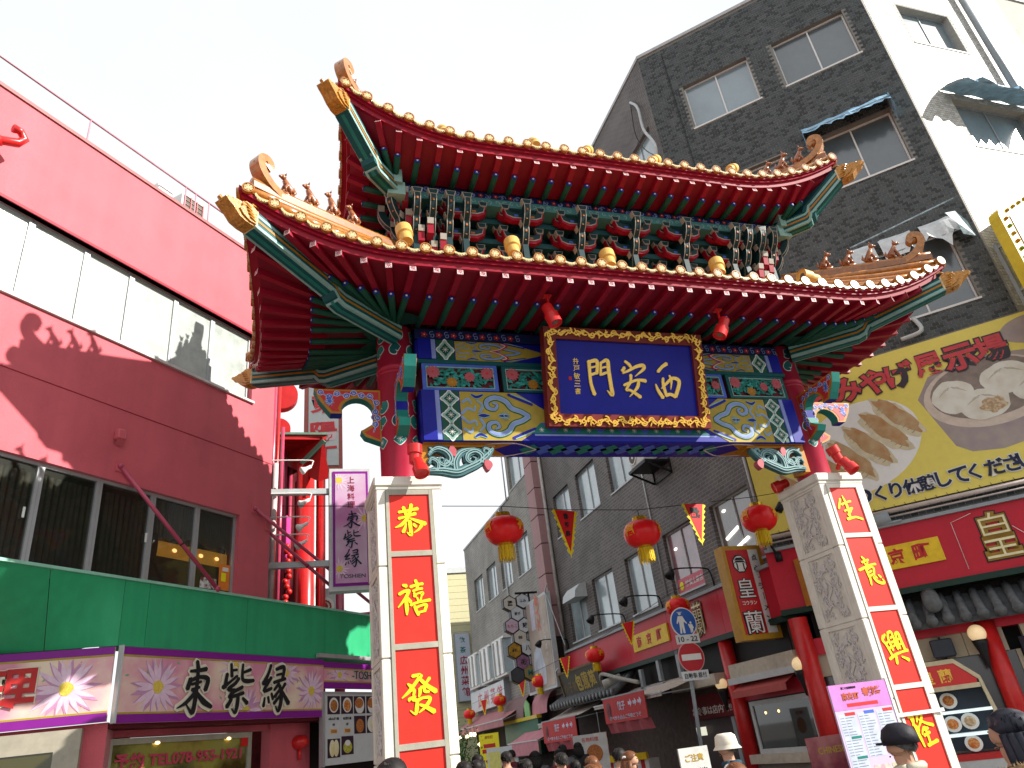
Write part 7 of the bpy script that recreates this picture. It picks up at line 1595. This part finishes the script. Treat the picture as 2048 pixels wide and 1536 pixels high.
def sag(a, b, s_, n=10): return [tuple(a[j]+(b[j]-a[j])*k/n-(s_*4*(k/n)*(1-k/n) if j == 2 else 0) for j in range(3)) for k in range(n+1)]
cable([(-1.2, 3.0, 5.75), (2.72, 3, 5.66), (3.97, 3, 5.56), (5.52, 3, 5.52), (6.8, 3, 5.62), (8.27, 3, 5.74), (11.05, 3.02, 6.1)], 'cable carrying the three big lanterns across the lane')
cable([(8.8, 4.8, 4.95), (8.8, 7.93, 4.83), (8.8, 11, 4.6), (8.8, 13.82, 4.44), (8.8, 16.6, 4.35), (8.8, 19.7, 4.28), (8.8, 25.6, 4.08), (8.8, 31.7, 3.95), (8.8, 36, 4.1)], 'cable along the lane carrying the small lanterns')
def pennant(x, y, z, rot, txt_, lab, s_=1, curl=0):
    F = T(x, y, z, rot) @ Matrix.Scale(s_, 4); o = thing('festival_pennant', lab, 'pennant', F, 'red and yellow festival pennants')
    w_ = .27; h = .86; m = MB(F); out = [(-w_, 0)]; n = 7
    for k in range(n): t = (k+.5)/n; out.append((-w_*(1-t)-.075+.01, -h*t+.02)); t = (k+1)/n; out.append((-w_*(1-t)-.01, -h*t))
    out = out+[(.0, -h-.06)]+[(-a, b) for a, b in out[::-1]]
    m.prism(out, 0, .006); ob('yellow_fringe', m, mat('pennant yellow', (.8,.62,.01), .5), o)
    P = ob('red_cloth', MB(F).prism([(-.24, -.005), (.24, -.005), (0, -h*.93)], -.006, 0), mat('pennant red', (.62,.01,.015), .5), o)
    if txt_: ob('pennant_lettering', vtext(MB(F), txt_, 0, -.06, .12 if len(txt_) > 1 else .22, .17, -.006, bold=.03) if len(txt_) > 1 else text(MB(F), txt_, 0, -.2, .24, -.006, .04, rot=pi), BLK, P)
pennant(3.97, 3, 5.55, .3, '春節祭', 'red pennant with three black characters between the left and middle lanterns'); pennant(6.8, 3, 5.62, .1, '福', 'red pennant with one upside-down character between the middle and right lanterns', .95)
pennant(8.8, 11.0, 4.58, -.9, '', 'twisted small pennant above the red shop board', .75); pennant(8.8, 16.6, 4.35, -1.0, '', 'small pennant beside the black and gold plaque', .8); pennant(8.8, 22, 4.2, -1.0, '', 'small pennant below the hexagonal signs', .8); pennant(8.8, 28.5, 3.95, -1.0, '', 'farthest small pennant in front of the white shop sign', .8)
for y, z, lab in ((7.23, 5.23, 'black arm lamp above the red board near the sign box'), (10.14, 5.14, 'black arm lamp above the red board, second from the sign box'), (12.72, 5.1, 'black arm lamp above the red board, third from the sign box'), (18.01, 5.16, 'black arm lamp in front of the tall advertising board')):
    o = thing('arm_lamp', lab, 'lamp', (9.6, y, z-.5), 'black arm lamps along the lane'); m = MB(); m.smooth = True; m.tube(catmull([(9.58, y, z-.5), (9.55, y, z-.12), (9.4, y, z), (8.7, y, z+.03), (8.45, y, z)], 4), .02, 6); ob('lamp_arm', m, BLK, o)
    F = T(8.42, y, z-.05, .1) @ Matrix.Rotation(R(215), 4, 'Y'); m = MB(F); m.smooth = True; m.lathe([(.001, -.08), (.05, -.07), (.1, .02), (.13, .17), (.12, .17), (.001, .1)], 14); ob('lamp_head', m, BLK, o)
o = thing('arm_lamp', 'black looped arm lamp at the tower corner beside the right pillar', 'lamp', (10, 3.9, 5), 'black arm lamps along the lane'); m = MB(); m.smooth = True; m.tube(catmull([(9.5, 4.3, 4.75), (9.3, 4.2, 5.1), (9.35, 4.1, 5.6), (9.6, 4.0, 5.75)], 5), .03, 6); m.cyl((9.5, 4.3, 4.65), (9.5, 4.3, 4.85), .08, 10); ob('lamp_arm', m, BLK, o); m = MB(); m.smooth = True; m.cyl((9.6, 4.0, 5.72), (9.72, 3.95, 5.88), .09, 12); ob('lamp_head', m, BLK, o)
# ---- road sign pole
RS = thing('road_sign_pole', 'leaning grey pole with a blue pedestrian sign and a red no entry sign', 'road sign', (7.5, 6.06, 0))
m = MB(); m.smooth = True; m.cyl((7.5, 6.07, 0), (7.78, 6.07, 4.1), .042, 12); ob('pole', m, GREY, RS)
for (x, z, c) in ((7.74, 3.75, 0), (7.75, 2.99, 1)):
    m = MB(T(x, 5.985, z, 0, pi/2)); m.m = 0; m.lathe([(.001, .012), (.33, .012), (.335, 0), (.33, -.01), (.001, -.01)], 36); m.m = 1; m.lathe([(.001, .014), (.31, .014), (.31, .012)], 36)
    P = ob('sign_disc', m, [WHITE if c == 0 else mat('pink rim', (.6,.3,.3), .4), mat('road sign blue', (.01,.09,.4), .35) if c == 0 else mat('road sign red', (.45,.01,.02), .35)], RS)
    q = MB(); y = 5.97
    if c:
        q.box(x-.25, x+.25, y-.003, y, z-.065, z+.065)
    else:
        s = .9; X = x-.06
        q.prism([(X+.02*math.cos(k*pi/6)*1.9-.01, z+.2+.038*math.sin(k*pi/6)) for k in range(12)], y-.003, y); q.box(X-.075, X+.055, y-.003, y, z+.222, z+.235)
        q.prism([(X-.07, z+.14), (X+.05, z+.14), (X+.1, z+.03), (X+.14, z-.02), (X+.12, z-.04), (X+.06, z+.02), (X+.05, z-.02), (X+.05, z-.24), (X+.0, z-.24), (X-.01, z-.08), (X-.04, z-.24), (X-.08, z-.24), (X-.06, z-.02), (X-.07, z+.03), (X-.11, z-.03), (X-.13, z-.01)], y-.003, y)
        X = x+.17; q.prism([(X+.025*math.cos(k*pi/6), z-.02+.03*math.sin(k*pi/6)) for k in range(12)], y-.003, y)
        q.prism([(X-.035, z-.055), (X+.03, z-.055), (X+.06, z-.14), (X+.03, z-.15), (X+.025, z-.24), (X, z-.24), (X-.005, z-.16), (X-.02, z-.24), (X-.04, z-.24), (X-.035, z-.15), (X-.05, z-.14), (X-.075, z-.05), (X-.06, z-.04)], y-.003, y)
    ob('pictogram', q, WHITE, P)
for x, z, w_, s_ in ((7.76, 3.38, .6, '10 - 22'), (7.76, 2.6, .68, '自動車·原付')):
    P = ob('sign_plate', MB().rbox(x-w_/2, x+w_/2, 5.97, 5.99, z-.1, z+.1, .004), mat('sign plate white', (.6,.62,.62), .35), RS); ob('plate_lettering', text(MB(), s_, x, z, .115, 5.97, .012, w=w_*.82), BLK, P)
m = MB()
for z in (3.75, 3.38, 2.99, 2.6): m.box(7.62+.06*(z-2.6), 7.78+.06*(z-2.6), 5.99, 6.1, z-.02, z+.02)
ob('sign_clamp', m, GREY, RS)
# ---- event poster tied beside the right pillar
PS = thing('event_poster', 'tall purple topped event timetable poster standing beside the right pillar', 'poster', (6.6, -.3, 0))
P = ob('poster_board', MB().box(6.12, 7.12, -.3, -.27, .2, 1.88), mat('lilac poster print', (.52,.42,.58), .45, var=.05), PS)
ob('purple_header', MB().box(6.12, 7.12, -.303, -.3, 1.55, 1.88), mat('orchid poster print', (.5,.2,.5), .45), P); ob('red_strip', MB().box(6.35, 6.88, -.305, -.303, 1.585, 1.63), MIDRED, P)
ob('event_title', text(MB(), '南京町', 6.45, 1.72, .1, -.303, .03), mat('brick orange lettering', (.45,.1,.05), .4), P); ob('event_title', text(MB(), '春節祭', 6.83, 1.75, .13, -.303, .04), mat('brick orange lettering', (0,0,0)), P); ob('event_subtitle', text(MB(), '第二十五回南京町', 6.45, 1.83, .03, -.303), BLK, P)
m = MB(); m.m = 3
for j in range(3):
    x = 6.15+j*.325; m.m = 3; m.box(x, x+.29, -.302, -.3, .3 if j == 0 else .95, 1.5); m.m = (0, 1, 0)[j]; m.box(x+.12, x+.29, -.304, -.302, 1.48, 1.52)
    for k in range(26 if j == 0 else 15):
        z = 1.45-k*.035; rnd = random.Random(k*7+j)
        if j == 0 and k in (7, 14, 19): m.m = 2; m.box(x+.12, x+.29, -.304, -.302, z-.012, z+.02); continue
        m.m = 4; m.box(x+.02, x+.09, -.3035, -.302, z, z+.008); m.box(x+.11, x+.11+rnd.uniform(.06, .16), -.3035, -.302, z, z+.009)
m.m = 5; m.box(6.5, 6.78, -.302, -.3, .3, .85); m.m = 6; m.box(6.8, 7.08, -.302, -.3, .3, .85)
ob('timetable_print', m, [MIDRED, BLUEM, TEAL, mat('pale blue grey print', (.45,.5,.6), .45), mat('grey print', (.18,.2,.25), .5), mat2('pink photo print', (.6,.3,.35), (.7,.6,.45), 8), mat2('peach photo print', (.6,.4,.3), (.4,.45,.3), 8)], P)
ob('board_edge', MB().box(7.12, 7.15, -.31, -.26, .2, 1.9), WHITE, PS); ob('binding_tape', MB().box(7.15, 8.26, -.04, -.035, 1.37, 1.42), WHITE, PS); ob('foot', MB().box(6.2, 6.3, -.4, -.1, 0, .2).box(6.9, 7.0, -.4, -.1, 0, .2), GREY, PS)
o = thing('maroon_menu_sign', 'small maroon menu sign with gold lettering left of the event poster', 'sign', (6.3, .8, 0)); P = ob('sign_panel', MB().box(6.35, 7.1, .8, .83, .5, 1.24), mat2('maroon print', (.2,.03,.05), (.4,.15,.15), 2), o); ob('sign_lettering', text(MB(), 'CHINESE', 6.75, 1.05, .09, .8, .01), mat('ochre lettering', (0,0,0)), P); ob('sign_stand', MB().bar((6.7, .85, 0), (6.7, .85, .6), .04), GREY, o)

# ================================================================== people
SK = mat('skin', (.42,.23,.15), .5, var=.05); HAIRM = mat('black hair', (.012,.01,.01), .6, var=.3, scale=60)
def bodymesh(arm=0, lean=0):
    V = [(0,0,.95,.15,.115), (0,.01,1.1,.135,.1), (0,.015,1.28,.165,.115), (0,.02,1.4,.12,.085), (0,.01,1.47,.058,.058), (0,-.005,1.535,.066,.066), (0,-.01,1.6,.078,.09), (0,0,1.665,.07,.078)]
    E_ = [(i, i+1) for i in range(7)]
    def ad(p, c): V.append(c); E_.append((p, len(V)-1)); return len(V)-1
    j = ad(5, (0,-.055,1.54,.042,.036)); n = ad(6, (0,-.1,1.6,.014,.018))
    for s in (-1, 1):
        ad(6, (.084*s,.012,1.6,.011,.026))
        a = ad(3, (.17*s,.02,1.4,.075,.07)); b = ad(a, (.235*s,.04,1.15,.052,.052)); c = ad(b, (.24*s-.05*s*arm,-.05-.22*arm,.95+.12*arm,.034,.034)); d = ad(c, (.235*s-.06*s*arm,-.075-.26*arm,.88+.14*arm,.03,.02))
        for k in range(4):
            e = ad(d, (.235*s-.06*s*arm+(k-1.5)*.018*s,-.085-.27*arm,.84+.14*arm,.0095,.0095)); ad(e, (.235*s-.06*s*arm+(k-1.5)*.017*s,-.1-.27*arm,.79+.14*arm+.006*abs(k-1.5),.0085,.0085))
        e = ad(d, (.2*s-.06*s*arm,-.1-.27*arm,.85+.14*arm,.011,.011)); ad(e, (.19*s-.06*s*arm,-.12-.27*arm,.815+.14*arm,.009,.009))
        h = ad(0, (.09*s,0,.84,.1,.1)); kn = ad(h, (.1*s,-.02,.5,.06,.062)); an = ad(kn, (.1*s,.02,.1,.042,.045)); ad(an, (.11*s,-.14,.035,.042,.032))
    me = bpy.data.meshes.new('b'); me.from_pydata([v[:3] for v in V], E_, []); o = bpy.data.objects.new('b', me); COL.objects.link(o)
    m = o.modifiers.new('s', 'SKIN'); sv = me.skin_vertices[0].data
    for i, v in enumerate(V): sv[i].radius = (v[3], v[4]); sv[i].use_root = (i == 0)
    m.use_smooth_shade = True; s = o.modifiers.new('u', 'SUBSURF'); s.levels = s.render_levels = 2
    dg = bpy.context.evaluated_depsgraph_get(); r = bpy.data.meshes.new_from_object(o.evaluated_get(dg)); bpy.data.objects.remove(o); return r
BM = [bodymesh(0), bodymesh(1)]
def person(x, y, rot, top, lab, jacket, pants, var=0, hair='short', haircol=None, extra=None, grp=None, wide=1.12):
    k = top/1.755; M = T(x, y, 0, rot) @ Matrix.Scale(k, 4); o = thing('person', lab, 'person', M, grp)
    me = BM[var].copy(); me.materials.clear()
    for m_ in (SK, jacket, pants, BLK): me.materials.append(m_)
    for p in me.polygons:
        c = p.center; p.use_smooth = True
        head = c.z > 1.475; hand = abs(c.x) > .17-.0 and c.z < .93+.13*var and c.z > .7 and abs(c.x) > .16 and (c.y < -.02 or c.z > .7) and abs(c.x) > .185-.06*var
        p.material_index = 0 if head or hand else (1 if c.z > .8 else (3 if c.z < .08 else 2))
    for v in me.vertices:
        if .8 < v.co.z < 1.47: v.co.x *= wide; v.co.y *= wide*1.1
        if v.co.z > 1.5: v.co.z = 1.5+(v.co.z-1.5)*1.05
    b = inst('body', me, M, o)
    # face details
    m = MB(M); m.smooth = True
    for s in (-1, 1): m.m = 0; m.ball((.031*s, -.086, 1.615), .011, 8, (1.3, .5, .7)); m.m = 1; m.bar((.015*s, -.094, 1.632), (.05*s, -.084, 1.634), .006, .006)
    m.m = 2; m.ball((0, -.092, 1.555), .02, 8, (1, .35, .3)); ob('face_features', m, [BLK, HAIRM, mat('lips', (.4,.15,.12), .5)], o)
    hm = haircol or HAIRM; h = MB(M); h.smooth = True; rnd = random.Random(int(x*77+y*31))
    if hair:
        n = 14; P = []; ph = rnd.uniform(0, 6)
        for i in range(9):
            th = pi*.5*(i/8)**.9*(1.25)
            for q in range(20):
                a = 2*pi*q/20; front = max(0, -math.sin(a)); ext = th*(1-.45*front*(i/8)+.22*max(0, math.sin(a))*(i/8)); r = .103+.006*math.sin(a*5+ph+i)
                P.append((r*math.sin(ext)*math.cos(a)*.93, .012+r*1.08*math.sin(ext)*math.sin(a), 1.64+.095*math.cos(ext)))
        h.add(P, [(i*20+q, i*20+(q+1) % 20, (i+1)*20+(q+1) % 20, (i+1)*20+q) for i in range(8) for q in range(20)])
        h.smooth = False
        for q in range(90):   # strands
            a = rnd.uniform(.2, pi-.2) if hair == 'short' else rnd.uniform(0, pi); z = 1.64+rnd.uniform(-.06, .09); rr = .1*math.sqrt(max(.1, 1-((z-1.64)/.1)**2)); L_ = rnd.uniform(.03, .06) if hair == 'short' else rnd.uniform(.1, .26)
            c = (rr*math.cos(a), .01+rr*math.sin(a)*1.05, z); h.add([c, (c[0]+.012, c[1]+.004, c[2]), (c[0]*1.06+.004, c[1]*1.06+.004, c[2]-L_)], [(0,1,2)])
        if hair == 'long':
            h.smooth = True
            for q in range(11): a = -.1+(pi+.2)*q/10; h.tube([(.09*math.cos(a), .015+.09*math.sin(a), 1.62), (.1*math.cos(a), .03+.1*math.sin(a), 1.5), (.09*math.cos(a), .04+.08*math.sin(a), 1.36)], [.03, .034, .014], 6)
        ob('hair', h, hm, o)
    if extra: extra(M, o)
    return o
DKJ = [mat('black coat cloth', (.02,.02,.022), .8), mat('navy coat cloth', (.02,.03,.06), .8), mat('brown coat cloth', (.08,.05,.035), .8), mat('grey coat cloth', (.1,.1,.11), .8), mat('wine coat cloth', (.12,.02,.03), .8)]
JN = mat('dark trousers cloth', (.025,.03,.045), .8); BRH = mat('chestnut hair', (.13,.05,.022), .4, var=.3, scale=60); GRH = mat('greying hair', (.09,.09,.09), .5, var=.5, scale=50)
def hat_bucket(M, o):
    m = MB(M); m.smooth = True; m.lathe([(.001, 1.775), (.07, 1.772), (.1, 1.745), (.112, 1.66), (.112, 1.65), (.138, 1.615), (.14, 1.61), (.112, 1.64), (.1, 1.65)], 24, Matrix.Translation((0, .005, 0)) @ Matrix.Diagonal((1, 1.15, 1, 1))); ob('bucket_hat', m, mat('cream cotton', (.62,.58,.48), .8, bump=.3, bscale=40), o)
    m = MB(M); m.smooth = True; m.tube([(.07*math.cos(a), .02+.08*math.sin(a), 1.465) for a in [2*pi*k/14 for k in range(15)]], .035, 8); ob('scarf', m, mat('dark teal scarf', (.02,.05,.07), .8), o)
    m = MB(M); m.bar((.13, .13, 1.42), (.17, .12, .95), .03, .02); ob('bag_strap', m, BLK, o)
    m = MB(M); m.smooth = True; m.tube([(-.055, -.09, 1.61), (-.09, -.05, 1.61), (-.1, .01, 1.615)], .004, 4); ob('spectacles', m, BLK, o)
def hat_cap(M, o):
    m = MB(M); m.smooth = True; m.lathe([(.001, 1.775), (.05, 1.77), (.095, 1.735), (.113, 1.68), (.112, 1.63), (.108, 1.63)], 24, Matrix.Translation((0, .01, 0)) @ Matrix.Diagonal((1, 1.15, 1, 1)))
    n0 = len(m.v); m.prism([(-.08, 0), (-.065, .045), (-.03, .075), (.03, .075), (.065, .045), (.08, 0)], 0, .012, T(0, -.085, 1.65) @ Matrix(((1,0,0,0),(0,0,-1,0),(0,-1,0,0),(0,0,0,1)))); ob('black_cap', m, mat('black cap cloth', (.015,.014,.02), .6, var=.3, bump=.4, bscale=20), o)
    m = MB(M); m.smooth = True; m.tube([(.09*math.cos(a), .02+.09*math.sin(a), 1.475+.01*math.sin(a)) for a in [2*pi*k/16 for k in range(17)]], .03, 8); ob('collar', m, mat('stone beige jacket cloth', (.45,.43,.34), .7, bump=.3, bscale=15), o)
    m = MB(M); m.bar((.16, .15, 1.43), (.2, .12, .95), .03, .02); ob('bag_strap', m, DKJ[1], o)
def fur(M, o):
    rnd = random.Random(2); m = MB(M); m.smooth = True; ring = [(.14*math.cos(a), .04+.13*math.sin(a), 1.43+.03*math.sin(a)) for a in [2*pi*k/20 for k in range(21)]]; m.tube(ring, .055, 8); m.smooth = False
    for k in range(2600):
        i = rnd.randrange(20); t = rnd.random(); c = Vector(ring[i]).lerp(Vector(ring[i+1]), t); d = Vector((rnd.gauss(0, 1), rnd.gauss(0, 1), rnd.gauss(0, 1))).normalized(); p = c+d*.05; q = p+(d+Vector((0, 0, -.3)))*rnd.uniform(.02, .045); s_ = d.cross(Vector((.3, .2, 1))).normalized()*.003; m.m = rnd.choice((0, 0, 1)); m.add([p-s_, p+s_, q], [(0,1,2)])
    ob('fur_hood', m, [mat('tawny fur', (.3,.2,.1), .8), mat('pale fur', (.55,.45,.3), .8)], o)
person(2.88, -2.68, R(228), 1.49, 'man in a cream bucket hat and white jacket looking left', mat('white jacket cloth', (.6,.6,.6), .7, bump=.2, bscale=15), JN, 0, 'short', GRH, hat_bucket)
person(2.41, -5.43, R(218), 1.46, 'man in a black cap and beige jacket in front of the poster', mat('stone beige jacket cloth', (.45,.43,.34), .7), JN, 0, 'short', GRH, hat_cap, wide=1.2)
person(1.86, -6.72, R(200), 1.53, 'woman with long dark hair and a fur trimmed black coat', DKJ[0], JN, 0, 'long', mat('dark blue black hair', (.015,.016,.025), .35, var=.3, scale=60), fur, wide=1.2)
def clip(M, o): m = MB(M); [m.ball((-.085, .05+.01*k, 1.66+.012*(k % 2)), .01, 6) for k in range(5)]; ob('hair_clip', m, WHITE, o)
person(2.48, -1.34, R(60), 1.46, 'young woman with long chestnut hair and a white hair clip', DKJ[3], JN, 1, 'long', BRH, clip)
person(-.6, -4.77, R(190), 1.66, 'person with short black hair right in front of the left pillar', DKJ[0], JN, 0, 'short')
person(1.6, -4.83, R(170), 1.38, 'short person with brown hair in front of the bucket hat man', DKJ[2], JN, 0, 'short', BRH)
CR = [((1.89,3.09),1.62,'black coat and black hair behind the yellow flag'), ((2.18,2.49),1.61,'navy coat at the left of the lane crowd'), ((2.01,.98),1.49,'dark hair and brown coat left of centre in the crowd'), ((3.07,3.79),1.56,'grey coat deep in the crowd under the awning'), ((3.4,3.5),1.54,'black coat, second head under the pink awning'), ((2.12,-.12),1.52,'larger dark head in the crowd under the red banner'), ((2.09,-1.17),1.46,'brown haired person in the crowd below the menu easel'), ((2.75,-.45),1.49,'navy coat beside the chestnut haired woman'), ((.75,-.75),1.57,'black coat right beside the left pillar'), ((1.45,1.5),1.55,'person in wine coat near the left pillar'), ((2.49,2.7),1.46,'short person in the middle of the crowd'), ((2.99,1.7),1.38,'child in a navy coat in the crowd'), ((1.5,-2.59),1.42,'brown haired person at the bottom of the frame'), ((4.2,5.5),1.6,'tall person far down the lane'), ((3.6,7),1.62,'person in grey far down the lane'), ((5.2,7.2),1.6,'person near the white menu easel')]
for i, ((x, y), h, s_) in enumerate(CR):
    s_ = s_ if s_.split()[0] in ('person', 'child', 'short', 'tall', 'brown') else 'person in '+s_ if 'coat' in s_.split(' ')[1] else 'person with '+s_
    person(x, y, R(180+((i*37) % 50)-25), h, s_+', seen from behind', DKJ[i % 5], JN, i % 2, 'short' if i % 3 else 'long', BRH if 'brown hair' in s_ else HAIRM, None, 'crowd walking down the lane')
